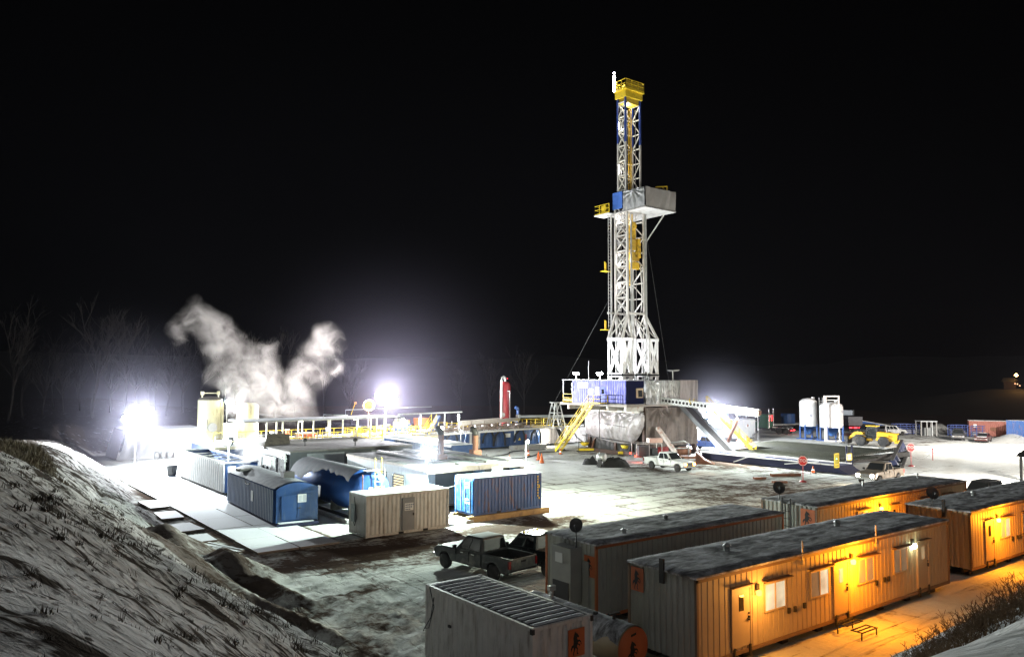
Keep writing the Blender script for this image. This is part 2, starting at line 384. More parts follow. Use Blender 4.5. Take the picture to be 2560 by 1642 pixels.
for v in vs_:
    for u in us:
        gm.v.append((u, v, height(u, v)))
        d, d1, d2 = slope_d(u, v)
        sl = sstep(-.6, .8, d)
        if ridge(u, v) > .12: sl *= .2
        if u > 1 and v < 6.2 and d2 > 7: sl *= .35
        dirt = 0.0
        # cast shadows of the containers painted brown over soil; churned dirt by trucks and rig
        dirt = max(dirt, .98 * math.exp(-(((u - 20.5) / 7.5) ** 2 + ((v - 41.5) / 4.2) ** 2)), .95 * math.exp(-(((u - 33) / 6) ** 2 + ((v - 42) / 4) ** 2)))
        dirt = max(dirt, .62 * math.exp(-(((u - 60) / 13) ** 2 + ((v - 42) / 10) ** 2)), .85 * math.exp(-(((u - 76) / 7) ** 2 + ((v - 58) / 9) ** 2)), .9 * math.exp(-(((u - 78) / 8) ** 2 + ((v - 75) / 7) ** 2)))
        dirt = max(dirt, .55 * math.exp(-(((u - 66) / 6) ** 2 + ((v - 62) / 6) ** 2)))
        dirt = max(dirt, .5 * sstep(11, 14, u) * (1 - sstep(14.6, 15.6, u)) * sstep(42, 48, v) * (1 - sstep(84, 92, v)), .95 * math.exp(-((u - 15.3) / .45) ** 2) * sstep(43, 46, v) * (1 - sstep(72, 84, v)), .8 * math.exp(-((u - 20.75) / .4) ** 2) * sstep(44, 48, v) * (1 - sstep(64, 72, v)))
        dirt = max(dirt, .95 * math.exp(-(((u - 19.3) / 1.6) ** 2 + ((v - 29.4) / 1.2) ** 2)), .8 * math.exp(-(((u - 18.2) / 1.0) ** 2 + ((v - 26.5) / 1.6) ** 2)))
        dirt = max(dirt, .35 * sstep(110, 125, u) * (1 - sstep(145, 160, u)) * sstep(55, 60, v) * (1 - sstep(68, 75, v)))
        uc = 12.6 if (u > 11.75 and 34 < v < 43) else 10.65 + max(0, 34 - v) * .42
        dirt = max(dirt, 1.15 * sstep(0.1, .35, ridge(u, v)) * (1 - .6 * sstep(uc - .1, uc + .9, u)), .38 * sstep(11, 13, u) * (1 - sstep(17, 22, u)) * sstep(19, 22, v) * (1 - sstep(34, 40, v)))
        if math.hypot(u, v) > 175 or v > 118 and u < 110: dirt = 1.0
        if v > 113 and u < 75: sl = 1.0
        A_dirt_shade.append(dirt); A_slope.append(sl)
        A_mats.append(sstep(38, 46, u) * (1 - sstep(72, 80, u)) * sstep(27, 32, v) * (1 - sstep(58, 66, v)))
        A_grass.append(max(sstep(44, 56, v) * sstep(4, 8, d) * (.5 + .5 * sstep(50, 60, v)), sstep(112, 116, v) * (1 - sstep(66, 76, u))))
nu = len(us)
for j in range(len(vs_) - 1):
    for i in range(nu - 1):
        gm.f.append((j * nu + i, j * nu + i + 1, (j + 1) * nu + i + 1, (j + 1) * nu + i)); gm.sm.append(True)
def ground_mat():
    m = bpy.data.materials.new('snowy_ground'); nt, N, L = nodes_of(m)
    out = N.new('ShaderNodeOutputMaterial'); b = N.new('ShaderNodeBsdfPrincipled'); L.new(b.outputs[0], out.inputs[0])
    b.inputs['Roughness'].default_value = 1.0; b.inputs['Specular IOR Level'].default_value = 0.0
    tc = N.new('ShaderNodeTexCoord'); P = tc.outputs['Object']
    def attr(n): a = N.new('ShaderNodeAttribute'); a.attribute_name = n; return a.outputs['Fac']
    def mapped(s, rz=0):
        k = N.new('ShaderNodeMapping'); k.inputs['Scale'].default_value = s; k.inputs['Rotation'].default_value = (0, 0, rz); L.new(P, k.inputs[0]); return k.outputs[0]
    def streaks(sx, sy, rz):
        k = N.new('ShaderNodeMapping'); k.vector_type = 'TEXTURE'; k.inputs['Scale'].default_value = (1 / sx, 1 / sy, 1); k.inputs['Rotation'].default_value = (0, 0, rz); L.new(P, k.inputs[0]); return k.outputs[0]
    def nz(vec, sc, det=8, ro=.6, dist=0):
        k = N.new('ShaderNodeTexNoise'); k.inputs['Scale'].default_value = sc; k.inputs['Detail'].default_value = det; k.inputs['Roughness'].default_value = ro; k.inputs['Distortion'].default_value = dist
        L.new(vec, k.inputs['Vector']); return k.outputs['Fac']
    def mth(op, a, c, d=None, clamp=False):
        k = N.new('ShaderNodeMath'); k.operation = op; k.use_clamp = clamp
        for i, x in enumerate((a, c, d)):
            if x is None: continue
            if isinstance(x, (int, float)): k.inputs[i].default_value = x
            else: L.new(x, k.inputs[i])
        return k.outputs[0]
    def rng(x, a, c, lo=0, hi=1):
        k = N.new('ShaderNodeMapRange'); k.inputs['From Min'].default_value = a; k.inputs['From Max'].default_value = c; k.inputs['To Min'].default_value = lo; k.inputs['To Max'].default_value = hi; L.new(x, k.inputs['Value']); return k.outputs[0]
    def mix(f, a, c):
        k = N.new('ShaderNodeMix'); k.data_type = 'RGBA'
        for i, x in ((0, f), (6, a), (7, c)):
            if isinstance(x, (int, float)): k.inputs[i].default_value = x
            elif isinstance(x, tuple): k.inputs[i].default_value = (*x, 1)
            else: L.new(x, k.inputs[i])
        return k.outputs[2]
    slope = attr('slope'); dirt = attr('dirt'); grass = attr('grass')  # the dirt attribute also carries the painted container shadows
    # flat yard: packed snow with tyre tracks over reddish soil
    base = nz(P, .35, 9, .62, .4); fine = nz(P, 2.6, 9, .7)
    tr1 = nz(mapped((.10, 2.4, 1), .12), 1.0, 5, .6, .6); tr2 = nz(mapped((2.2, .10, 1), -.25), 1.0, 5, .6, .8)
    tracks = mth('MAXIMUM', rng(tr1, .56, .66), mth('MULTIPLY', rng(tr2, .57, .67), .8))
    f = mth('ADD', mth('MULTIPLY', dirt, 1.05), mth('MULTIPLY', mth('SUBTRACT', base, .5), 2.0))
    f = mth('ADD', f, mth('MULTIPLY', mth('SUBTRACT', fine, .5), 1.5))
    f = mth('ADD', f, mth('MULTIPLY', tracks, .30))
    f = rng(f, .24, .74)
    snowc = mix(fine, (.58, .59, .57), (.84, .85, .82))
    soilc = mix(fine, (.045, .036, .031), (.175, .13, .105))
    bk = N.new('ShaderNodeTexBrick'); bk.inputs['Scale'].default_value = 1; bk.inputs['Brick Width'].default_value = 4.2; bk.inputs['Row Height'].default_value = 2.44; bk.inputs['Mortar Size'].default_value = .15; bk.inputs['Mortar Smooth'].default_value = .6
    wv = N.new('ShaderNodeVectorMath'); wv.operation = 'MULTIPLY_ADD'; nn_ = N.new('ShaderNodeTexNoise'); nn_.inputs['Scale'].default_value = .8; nn_.inputs['Detail'].default_value = 4; L.new(P, nn_.inputs['Vector']); L.new(nn_.outputs['Color'], wv.inputs[0]); wv.inputs[1].default_value = (.35, .35, 0); L.new(P, wv.inputs[2]); L.new(wv.outputs[0], bk.inputs['Vector'])
    seam = mth('MULTIPLY', mth('SUBTRACT', 1.0, bk.outputs['Fac']), 0.0) if False else mth('MULTIPLY', bk.outputs['Fac'], mth('MULTIPLY', attr('mats'), rng(base, .30, .50)))
    f = mth('MAXIMUM', f, mth('MULTIPLY', seam, .95))
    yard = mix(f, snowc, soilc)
    # slope: contour streaks of earth and grass showing through thin snow
    st = nz(streaks(.42, 2.1, -.95), 1.0, 6, .6, .5); st2 = nz(streaks(1.3, 4.6, -1.1), 1.2, 5, .62, .4); cl = nz(P, .55, 6, .6)
    g = mth('ADD', mth('MULTIPLY', st, .58), mth('ADD', mth('MULTIPLY', st2, .42), mth('MULTIPLY', mth('SUBTRACT', cl, .5), .35)))
    g = mth('ADD', g, mth('MULTIPLY', grass, .16))
    g = rng(g, .50, .56)
    spk = mth('MULTIPLY', rng(nz(mapped((1.6, .9, 1)), 3.4, 4, .6), .565, .615), rng(cl, .38, .55, .35, 1.0)); g = mth('MAXIMUM', g, mth('MULTIPLY', spk, .95))
    slc = mix(g, mix(st2, (.44, .425, .42), (.70, .685, .68)), mix(cl, (.022, .019, .016), (.10, .085, .075)))
    c = mix(slope, yard, slc)
    L.new(c, b.inputs['Base Color'])
    hgt = mth('ADD', mth('MULTIPLY', fine, .5), mth('ADD', mth('MULTIPLY', st2, mth('MULTIPLY', slope, 1.2)), mth('MULTIPLY', tracks, -.35)))
    bp = N.new('ShaderNodeBump'); bp.inputs['Strength'].default_value = 1.0; bp.inputs['Distance'].default_value = .14; L.new(hgt, bp.inputs['Height']); L.new(bp.outputs[0], b.inputs['Normal'])
    return m
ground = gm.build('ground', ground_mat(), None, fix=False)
for nme, arr in (('dirt', A_dirt_shade), ('slope', A_slope), ('grass', A_grass), ('mats', A_mats)):
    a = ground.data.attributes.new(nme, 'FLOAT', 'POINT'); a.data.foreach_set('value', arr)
ground['kind'] = 'structure'
# far hills in the dark
hm = MB()
def hillz(x, y):
    r = math.hypot(x, y); return 26 * sstep(300, 620, r) * (.7 + .5 * N3(x * .004, y * .004)) + 6 * sstep(250, 330, r) - 1.5 + 7.6 * math.exp(-((x - 256) ** 2 + (y - 95.6) ** 2) / 700)
HA = [math.radians(a) for a in [*range(-60, 10, 5), *[10 + 1.5 * i for i in range(20)], *range(40, 171, 5)]]
hv = [(r * math.cos(a), r * math.sin(a), hillz(r * math.cos(a), r * math.sin(a))) for r in (205, 240, 258, 273, 288, 310, 380, 460, 560, 700, 1000) for a in HA]
k = len(HA); hm.add(hv, [(j * k + i, j * k + i + 1, (j + 1) * k + i + 1, (j + 1) * k + i) for j in range(10) for i in range(k - 1)], True)
hills = hm.build('hills', hill_dark); hills['kind'] = 'structure'

# ------------------------------------------------------------------ grass tufts and brush on the bank
twig_dark = pm('weed_dark', (.05, .04, .028), .9, var=.4)
def tufts(name, label, spots, mat, nb=(5, 9), h=(.10, .32), w=.012, lean=.7):
    m = MB()
    for (x, y, sc_) in spots:
        z = height(x, y) - .02
        for _ in range(random.randint(*nb)):
            a = random.uniform(0, 2 * PI); l = random.uniform(*h) * sc_; le = random.uniform(.1, lean) * l
            bx, by = x + random.gauss(0, .07) * sc_, y + random.gauss(0, .07) * sc_
            dx, dy = math.cos(a), math.sin(a); ww = w * sc_
            p0 = (bx - dy * ww, by + dx * ww, z); p1 = (bx + dy * ww, by - dx * ww, z)
            q0 = (bx + dx * le * .4 - dy * ww * .7, by + dy * le * .4 + dx * ww * .7, z + l * .65); q1 = (bx + dx * le * .4 + dy * ww * .7, by + dy * le * .4 - dx * ww * .7, z + l * .65)
            t = (bx + dx * le, by + dy * le, z + l)
            m.add([p0, p1, q1, q0, t], [(0, 1, 2, 3), (3, 2, 4)])
    o = m.build(name, mat, None, fix=False); tag(o, label, 'grass', kind='stuff'); return o
sp = []
while len(sp) < 2600:
    u = random.uniform(-9, 12); v = random.uniform(4, 62)
    d, d1, d2 = slope_d(u, v)
    if d1 < .4 or d2 > 8 or ridge(u, v) > .1: continue
    if N3(u * .45, v * .25, 11) < random.uniform(-.35, .35): continue
    sp.append((u, v, random.choice((.5, .6, .8, 1, 1.2)) * (.4 + .6 * sstep(7, 22, math.hypot(u, v)))))
sq = []
while len(sq) < 900:
    u = random.uniform(-6, 12); v = random.uniform(5, 50); d, d1, d2 = slope_d(u, v)
    if d1 < .4 or d2 > 8.5 or ridge(u, v) > .1: continue
    sq.append((u, v, random.choice((.6, .8, 1, 1.2, 1.6)) * (.38 + .62 * sstep(7, 22, math.hypot(u, v)))))
tufts('weed_clumps', 'low dark weed clumps scattered over the snowy left bank', sq, twig_dark, nb=(18, 30), h=(.05, .13), w=.009, lean=1.9)
tufts('grass_tufts', 'short dry weed tufts poking through thin snow on the left bank', sp, grass_mat, nb=(7, 14), h=(.05, .20), w=.006, lean=1.0)
sp = [(u, v, random.uniform(.8, 1.6)) for u, v in ((random.uniform(-4, 6.5), random.uniform(47, 62)) for _ in range(2200)) if slope_d(u, v)[1] > 3]
tufts('tall_grass', 'taller dry grass along the dark crest at the far left', sp, grass_mat, nb=(5, 9), h=(.12, .42), w=.012)
def bush(c, R, H, n, label):
    t = thing('bare_bush', label, 'bush', (c[0], c[1], height(c[0], c[1]) - .05), 'bare bushes on the bank'); m = MB(); m2 = MB()
    for i in range(n):
        r = R * math.sqrt(random.random()); a = random.uniform(0, 2 * PI); x, y = c[0] + r * math.cos(a), c[1] + r * math.sin(a) * .7
        z = height(x, y) - .05; hh = H * random.uniform(.45, 1.0) * (1 - .5 * (r / R) ** 2)
        p = Vector((x, y, z)); d = Vector((random.gauss(0, .35), random.gauss(0, .35), 1)).normalized(); st = hh / 4
        pts = [p]
        for k in range(4):
            d = (d + Vector((random.gauss(0, .18), random.gauss(0, .18), .05))).normalized(); p = p + d * st; pts.append(p)
            for _ in range(4):
                e = (d + Vector((random.gauss(0, .7), random.gauss(0, .7), random.gauss(.1, .3)))).normalized(); m2.bar(p, p + e * st * random.uniform(.4, 1.2), .0045, .0045)
        m.path(pts, .005, 3)
    m.build('stems', twig_mat, t, fix=False); m2.build('twigs', twig_mat, t, fix=False)
for px, py, t_, R, H, n, lb in ((2270, 1600, 11.5, 1.0, .38, 150, 'low bare bush on the snowy bank, leftmost of the brush below the trailers'), (2400, 1560, 13, 1.3, .55, 280, 'dense bare bush on the bank between two other bushes, bottom right'),
                               (2540, 1520, 14.0, 1.4, .65, 280, 'tallest bare bush on the bank at the right edge of the photo')):
    p = at_t(px, py, t_); bush((p.x, p.y), R, H, n, lb)

# ------------------------------------------------------------------ rig mats (plank road on the left)
mat_top = pm('snowy_mat', (.24, .20, .17), .8, var=.3, snow=.86, bump=.4)
n_ = 0
for i in range(10):
    for j in range(2):
        u0 = 15.6 + j * 2.5 + random.uniform(-.03, .03); v0 = 44.6 + i * 4.15
        m = MB().box(u0, u0 + 2.44, v0, v0 + 4.1, .03, .13 + random.uniform(0, .02))
        o = m.build('rig_mat', mat_top); tag(o, ('snow covered ground mat in the left column of the plank road' if j == 0 else 'snow covered ground mat in the right column of the plank road beside the blue tanks'), 'ground mat', 'mats of the plank road')
for (u, v, w, l, rz) in ((14.75, 66.0, 1.4, 4.0, .02), (14.5, 60.3, 1.5, 3.2, -.05), (14.2, 54.8, 1.6, 3.0, .06), (13.9, 50.6, 1.7, 2.4, -.03)):
    m = MB().cbox((u, v, .13), (w, l, .12), rz); o = m.build('rig_mat', mat_top); tag(o, 'loose snow covered mat lying on the rough verge by the bank', 'ground mat', 'loose mats on the verge')
m = MB()
for i in range(9): m.cbox((13.6 + i * .12, 46.4 + .12 * i, .12 + .02 * (i % 3)), (.14, 3.4, .08), .35 + .06 * math.sin(i * 2.1))
tag(m.build('plank_pile', mat_top), 'scattered pile of snowy planks at the near end of the plank road', 'planks')

# ------------------------------------------------------------------ office trailers
w_lit = window_mat('lit_window_bright', (.95, .88, .62), .85); w_dim = window_mat('lit_window_dim', (.62, .45, .28), .25); w_warm = window_mat('lit_window_warm', (.75, .55, .3), .5)
SOD = (1.0, .30, .010)
def trailer(key, u0, u1, v0, v1, label, wall_front, wall_end, roof_z=3.3, trim=trim_brown):
    t = thing('office_trailer', label, 'trailer', ((u0 + u1) / 2, (v0 + v1) / 2, 0), 'office trailers')
    z0 = .42; z1 = roof_z
    m = MB(); c = .10
    m.box(u0 + c, u1 - c, v0 + c, v1 - c, z0, z1 - .02).build('inner_shell', wall_end, t)
    MB().corr((u0, v0 + .06), (u1, v0 + .06), z0, z1, .035, .31, (0, -1), .78).build('front_wall', wall_front, t, fix=False)
    MB().corr((u0 + .06, v1), (u0 + .06, v0), z0, z1, .035, .27, (-1, 0), .5).build('end_wall', wall_end, t, fix=False)
    MB().corr((u1, v1 - .06), (u0, v1 - .06), z0, z1, .035, .31, (0, 1), .78).build('rear_wall', wall_end, t, fix=False)
    MB().corr((u1 - .06, v0), (u1 - .06, v1), z0, z1, .035, .27, (1, 0), .5).build('end_wall', wall_end, t, fix=False)
    m = MB()
    for a, b in ((u0, v0), (u1, v0), (u0, v1), (u1, v1)): m.cbox((a + (.03 if a == u0 else -.03), b + (.03 if b == v0 else -.03), (z0 + z1) / 2), (.1, .1, z1 - z0 - .005))
    m.each('corner_trim', trim, t)
    m = MB().box(u0 - .02, u1 + .02, v0 - .02, v0 + .03, z1 - .12, z1 + .01).box(u0 - .02, u1 + .02, v1 - .03, v1 + .02, z1 - .12, z1 + .01)
    m.box(u0 - .02, u1 + .02, v0 - .012, v0 + .03, z0 - .05, z0 + .08); m.build('wall_trim', trim, t)
    m = MB(); nu_ = int((u1 - u0) * 3); nv = 12
    def top(i, j):
        u = u0 - .06 + (u1 - u0 + .12) * i; v = v0 - .06 + (v1 - v0 + .12) * j; e = min(i * (u1 - u0), (1 - i) * (u1 - u0), j * (v1 - v0), (1 - j) * (v1 - v0))
        return (u, v + .02 * N3(u * 2, v * 2) * (1 if 0 < e else 2), z1 + .03 + min(.10, .05 + e * .35) + .02 * N3(u * 1.2, v * 1.2, 2))
    m.sheet(top, nu_, nv); m.box(u0 - .05, u1 + .05, v0 - .05, v1 + .05, z1, z1 + .07); m.build('roof', roof_snow, t, fix=False)
    m = MB()
    for v in (v0 + .6, v1 - .6): m.box(u0 + .3, u1 - .3, v - .06, v + .06, .16, z0)
    for i in range(8):
        u = u0 + .8 + (u1 - u0 - 1.6) * i / 7
        m.box(u - .2, u + .2, v0 + .4, v0 + .8, 0, .16); m.box(u - .2, u + .2, v1 - .8, v1 - .4, 0, .16)
    m.build('undercarriage', dark_steel, t)

    return t
def door(t, ua, ub, v, za, zb, mat=door_beige, pane=None, handle_right=True):
    d = MB().box(ua, ub, v - .05, v, za, zb).build('door', mat, t)
    MB().box(ua - .07, ua, v - .07, v, za, zb + .07).box(ub, ub + .07, v - .07, v, za, zb + .07).box(ua, ub, v - .07, v, zb, zb + .07).build('door_frame', mat, d)
    hu = ub - .1 if handle_right else ua + .1
    MB().cbox((hu, v - .085, za + .95), (.05, .07, .16)).cbox((hu - .06, v - .11, za + .95), (.16, .03, .03)).cbox((hu, v - .075, za + 1.12), (.05, .05, .05)).build('handle', dark_steel, d)
    w = (ub - ua); MB().box(ua + w * .35, ua + w * .62, v - .062, v - .05, za + 1.25, za + 1.8).build('window_pane', pane or glass_dark, d)
    MB().box(ua - .1, ub + .12, v - .2, v - .03, zb + .12, zb + .15).build('drip_rail', trim_brown, d)
    MB().cbox((ua + .04, v - .075, za - .18), (.09, .05, .42)).cbox((ub - .04, v - .075, za - .18), (.09, .05, .42)).each('step_bracket', dark_steel, d)
    return d
def window(t, ua, ub, v, za, zb, left, right):
    f = MB(); k = .055
    f.box(ua, ub, v - .06, v, za, za + k).box(ua, ub, v - .06, v, zb - k, zb).box(ua, ua + k, v - .06, v, za + k, zb - k).box(ub - k, ub, v - .06, v, za + k, zb - k)
    um = (ua + ub) / 2; f.box(um - .03, um + .03, v - .06, v, za + k, zb - k)
    w = f.build('window', door_beige, t)
    MB().box(ua + k, um - .03, v - .03, v - .012, za + k, zb - k).build('window_pane', left, w)
    MB().box(um + .03, ub - k, v - .03, v - .012, za + k, zb - k).build('window_pane', right, w)
    MB().box(ua - .1, ub + .2, v - .26, v - .02, zb + .08, zb + .12).build('awning_rail', trim_brown, w)
    return w
def wall_lamp(t, u, v, z, rgb, glow, power, nrm=(0, -1)):
    nx, ny = nrm
    h = MB().cbox((u + nx * .05, v + ny * .05, z + .16), (.16 if ny else .10, .10 if ny else .16, .22)).build('wall_lamp', dark_steel, t)
    MB().lathe([(0, -.15), (.09, -.12), (.11, 0), (.08, .06)], (u + nx * .13, v + ny * .13, z), 12).build('lamp_globe', em('lamp_glow_%d_%d' % (glow, int(rgb[2] * 100)), rgb, glow), h)
    if power: point(h, (u + nx * .75, v + ny * .75, z - .1), power, rgb, .25)
def outlet(t, u, v, z):
    MB().cbox((u, v - .04, z), (.13, .07, .2)).build('outlet_box', dark_steel, t)
def dish(t, u, v, z, facing, r=.31):
    # satellite dish on a bent pole
    m = MB().path([(u, v, z - .4), (u, v, z + .1), (u + facing[0] * -.1, v + facing[1] * -.1, z + .45)], .03, 6); p = m.build('satellite_dish', dark_steel, t)
    m = MB(); c = Vector((u - facing[0] * .1, v - facing[1] * .1, z + .62)); f = Vector((facing[0], facing[1], .45)).normalized()
    a = f.cross(Vector((0, 0, 1))).normalized(); b = a.cross(f); vs = []; fs = []; n = 20
    for q in (0, .35, .7, 1.0):
        for i in range(n):
            ang = 2 * PI * i / n; vs.append(c + (a * math.cos(ang) * .9 + b * math.sin(ang)) * r * q + f * (.13 * q * q))
    for q in range(3):
        for i in range(n): fs.append((q * n + i, q * n + (i + 1) % n, (q + 1) * n + (i + 1) % n, (q + 1) * n + i))
    m.add(vs, fs, True); m.bar(c + b * -r, c + f * .4 - b * .1, .025); m.cbox(tuple(c + f * .42 - b * .1), (.09, .09, .09)); m.build('dish', dish_grey, p, fix=False)

# front trailer
YARD = (1, .70, .42)
CV = 17.7; C0, C1 = 21.2, 39.6
tC = trailer('C', C0, C1, CV, 20.9, 'long beige office trailer in front, with three doors and four windows under orange lamps', beige_wall, grey_wall)
FV = CV - .035 + .06
def pu(px, py): return at_v(px, py, CV)
for (xa, xb, ya, yb, pane) in ((1833, 1876, 1455, 1607, None), (2087, 2120, 1388, 1521, w_lit), (2296, 2321, 1335, 1454, w_warm)):
    a = pu(xa, (ya + yb) / 2)[0]; b = pu(xb, (ya + yb) / 2)[0]
    door(tC, a, b, FV, .62, 2.62, pane=pane)
for (xa, xb, l, r) in ((1911, 1965, w_lit, w_lit), (2026, 2073, w_dim, w_lit), (2146, 2187, w_dim, w_dim), (2236, 2271, w_dim, w_dim)):
    a = pu(xa, 1430)[0]; b = pu(xb, 1430)[0]; window(tC, a, b, FV, 1.55, 2.6, l, r)
p = pu(2129, 1398); wall_lamp(tC, p[0], FV, 2.62, SOD, 60, 820)
p = pu(2281, 1352); wall_lamp(tC, p[0], FV, 2.62, (.85, 1, .7), 40, 9)
p = pu(1893, 1458); wall_lamp(tC, p[0], FV, 2.4, (1, .4, .06), 5, 200)
for px, py in ((1974, 1523), (1989, 1519), (2013, 1510), (2193, 1453), (2213, 1445), (2223, 1443)): p = pu(px, py); outlet(tC, p[0], FV, p[2])
for px in (2006, 2191):
    p = pu(px, 1380); MB().tube((p[0], FV - .05, 3.0), (p[0], FV - .05, 3.85), .03).cbox((p[0], FV - .05, 3.02), (.12, .1, .12)).build('vent_pipe', galv, tC)
for u, v in ((25.3, 19.6), (33.5, 19.8)): MB().lathe([(.12, 0), (.12, .18), (.17, .2), (.1, .3), (0, .32)], (u, v, 3.4), 10).build('roof_vent', galv, tC)
MB().box(21.1, 21.18, 19.1, 19.3, 2.9, 3.75).build('roof_bracket', dark_steel, tC)
emblem(tC, (21.19, 20.75, 2.35), (0, -1, 0), .62, .85, (-1, 0, 0))
# steel steps by the middle door
pS = pu(2103, 1540); us_ = pS[0]
st = thing('steel_steps', 'low open steel step frame standing in the snow below the middle door', 'steps', (us_, 16.9, 0)); m = MB()
for z, vv in ((.28, 17.3), (.16, 16.7)):
    for dv in (-.22, 0, .22): m.bar((us_ - .55, vv + dv, z + .12), (us_ + .55, vv + dv, z + .12), .04)
    m.bar((us_ - .55, vv - .25, z + .12), (us_ - .55, vv + .25, z + .12), .04).bar((us_ + .55, vv - .25, z + .12), (us_ + .55, vv + .25, z + .12), .04)
m.build('treads', dark_steel, st)
m = MB()
for du in (-.55, .55):
    m.bar((us_ + du, 17.5, 0), (us_ + du, 17.5, .4), .04).bar((us_ + du, 16.5, -.02), (us_ + du, 16.5, .28), .04)
m.build('legs', dark_steel, st)
# rear left trailer with the air conditioner
tE = trailer('E', 22.1, 35.0, 23.6, 26.8, 'dim grey office trailer with rusty corner trim and a wall air conditioner', grey_wall, grey_wall, trim=orange_trim)
ac = MB().box(21.5, 22.14, 24.5, 25.7, .9, 3.1).build('air_conditioner', pm('ac_grey', (.34, .34, .32), .6), tE)
MB().box(21.47, 21.5, 24.6, 25.6, 1.0, 1.7).build('grille', dark_steel, ac); MB().box(21.48, 21.5, 25.0, 25.45, 2.45, 2.85).build('notice', sign_white, ac)
MB().box(22.04, 22.09, 24.0, 24.4, .7, 2.6).build('conduit_panel', pm('panel_grey', (.3, .3, .29), .6), tE)
emblem(tE, (22.09, 24.3, 2.0), (0, -1, 0), .62, .85, (-1, 0, 0))
dish(tE, 21.9, 24.6, 3.35, (-.75, -.65))
for u, v in ((24.5, 24.4), (28.5, 25.6)): MB().lathe([(.1, 0), (.1, .15), (.15, .17), (0, .26)], (u, v, 3.4), 10).build('roof_vent', galv, tE)
# middle right trailer
tF = trailer('F', 38.0, 55.6, 23.6, 27.0, 'beige office trailer behind the front one, ladder and dish at its near end', beige_wall, grey_wall)
emblem(tF, (37.99, 24.55, 2.2), (0, -1, 0), .85, .95, (-1, 0, 0))
m = MB()
for dv in (0, .5): m.bar((37.9, 25.1 + dv, .2), (37.9, 25.1 + dv, 3.6), .06)
for i in range(8): m.bar((37.9, 25.1, .5 + i * .4), (37.9, 25.6, .5 + i * .4), .04)
m.build('ladder', dark_steel, tF)
dish(tF, 38.2, 26.0, 3.4, (-.75, -.65), .36)
p = at_v(2201, 1264, 23.57); wall_lamp(tF, p[0], 23.6, p[2] - .05, SOD, 80, 800)
for a in (42.0, 49.0, 52.2): window(tF, a, a + 1.2, 23.62, 1.7, 2.7, w_dim, w_dim)
door(tF, 45.6, 46.5, 23.62, .62, 2.62)
MB().tube((51, 23.5, 2.2), (51, 23.5, 3.0), .05).build('vent_pipe', galv, tF)
for u in (47, 54): MB().tube((u, 26, 3.4), (u, 26, 3.75), .06).build('roof_vent', galv, tF)
for u in (41.5, 51.0): wall_lamp(tF, u, 26.99, 2.9, YARD, 30, 4200, (0, 1))
# right trailer
tG = trailer('G', 43.0, 61.5, 18.1, 21.35, 'beige office trailer at the right edge, with an orange lamp beside its door', beige_wall, beige_wall)
GV = 18.125
p = at_v(2477, 1340, 18.1)
door(tG, at_v(2465, 1330, 18.1)[0], at_v(2485, 1330, 18.1)[0], GV, .62, 2.62, handle_right=True)
window(tG, at_v(2502, 1310, 18.1)[0], at_v(2526, 1300, 18.1)[0], GV, 1.55, 2.6, w_warm, w_lit); window(tG, at_v(2556, 1290, 18.1)[0], 52.0, GV, 1.55, 2.6, w_dim, w_warm)
p = at_v(2493, 1294, 18.1); wall_lamp(tG, p[0], GV, p[2], SOD, 90, 900)
for px, py in ((2533, 1341), (2545, 1338), (2552, 1336)): p = at_v(px, py, 18.1); outlet(tG, p[0], GV, p[2])
dish(tG, 43.1, 20.0, 3.4, (-.6, -.75), .36)
MB().box(42.9, 42.98, 19.3, 19.45, 2.9, 3.8).build('roof_bracket', dark_steel, tG)
MB().lathe([(.12, 0), (.12, .18), (.17, .2), (.1, .3), (0, .32)], (48.5, 20.2, 3.4), 10).build('roof_vent', galv, tG)
MB().box(42.7, 42.9, 19.4, 19.6, .1, 1.6).build('service_post', dark_steel, tG)

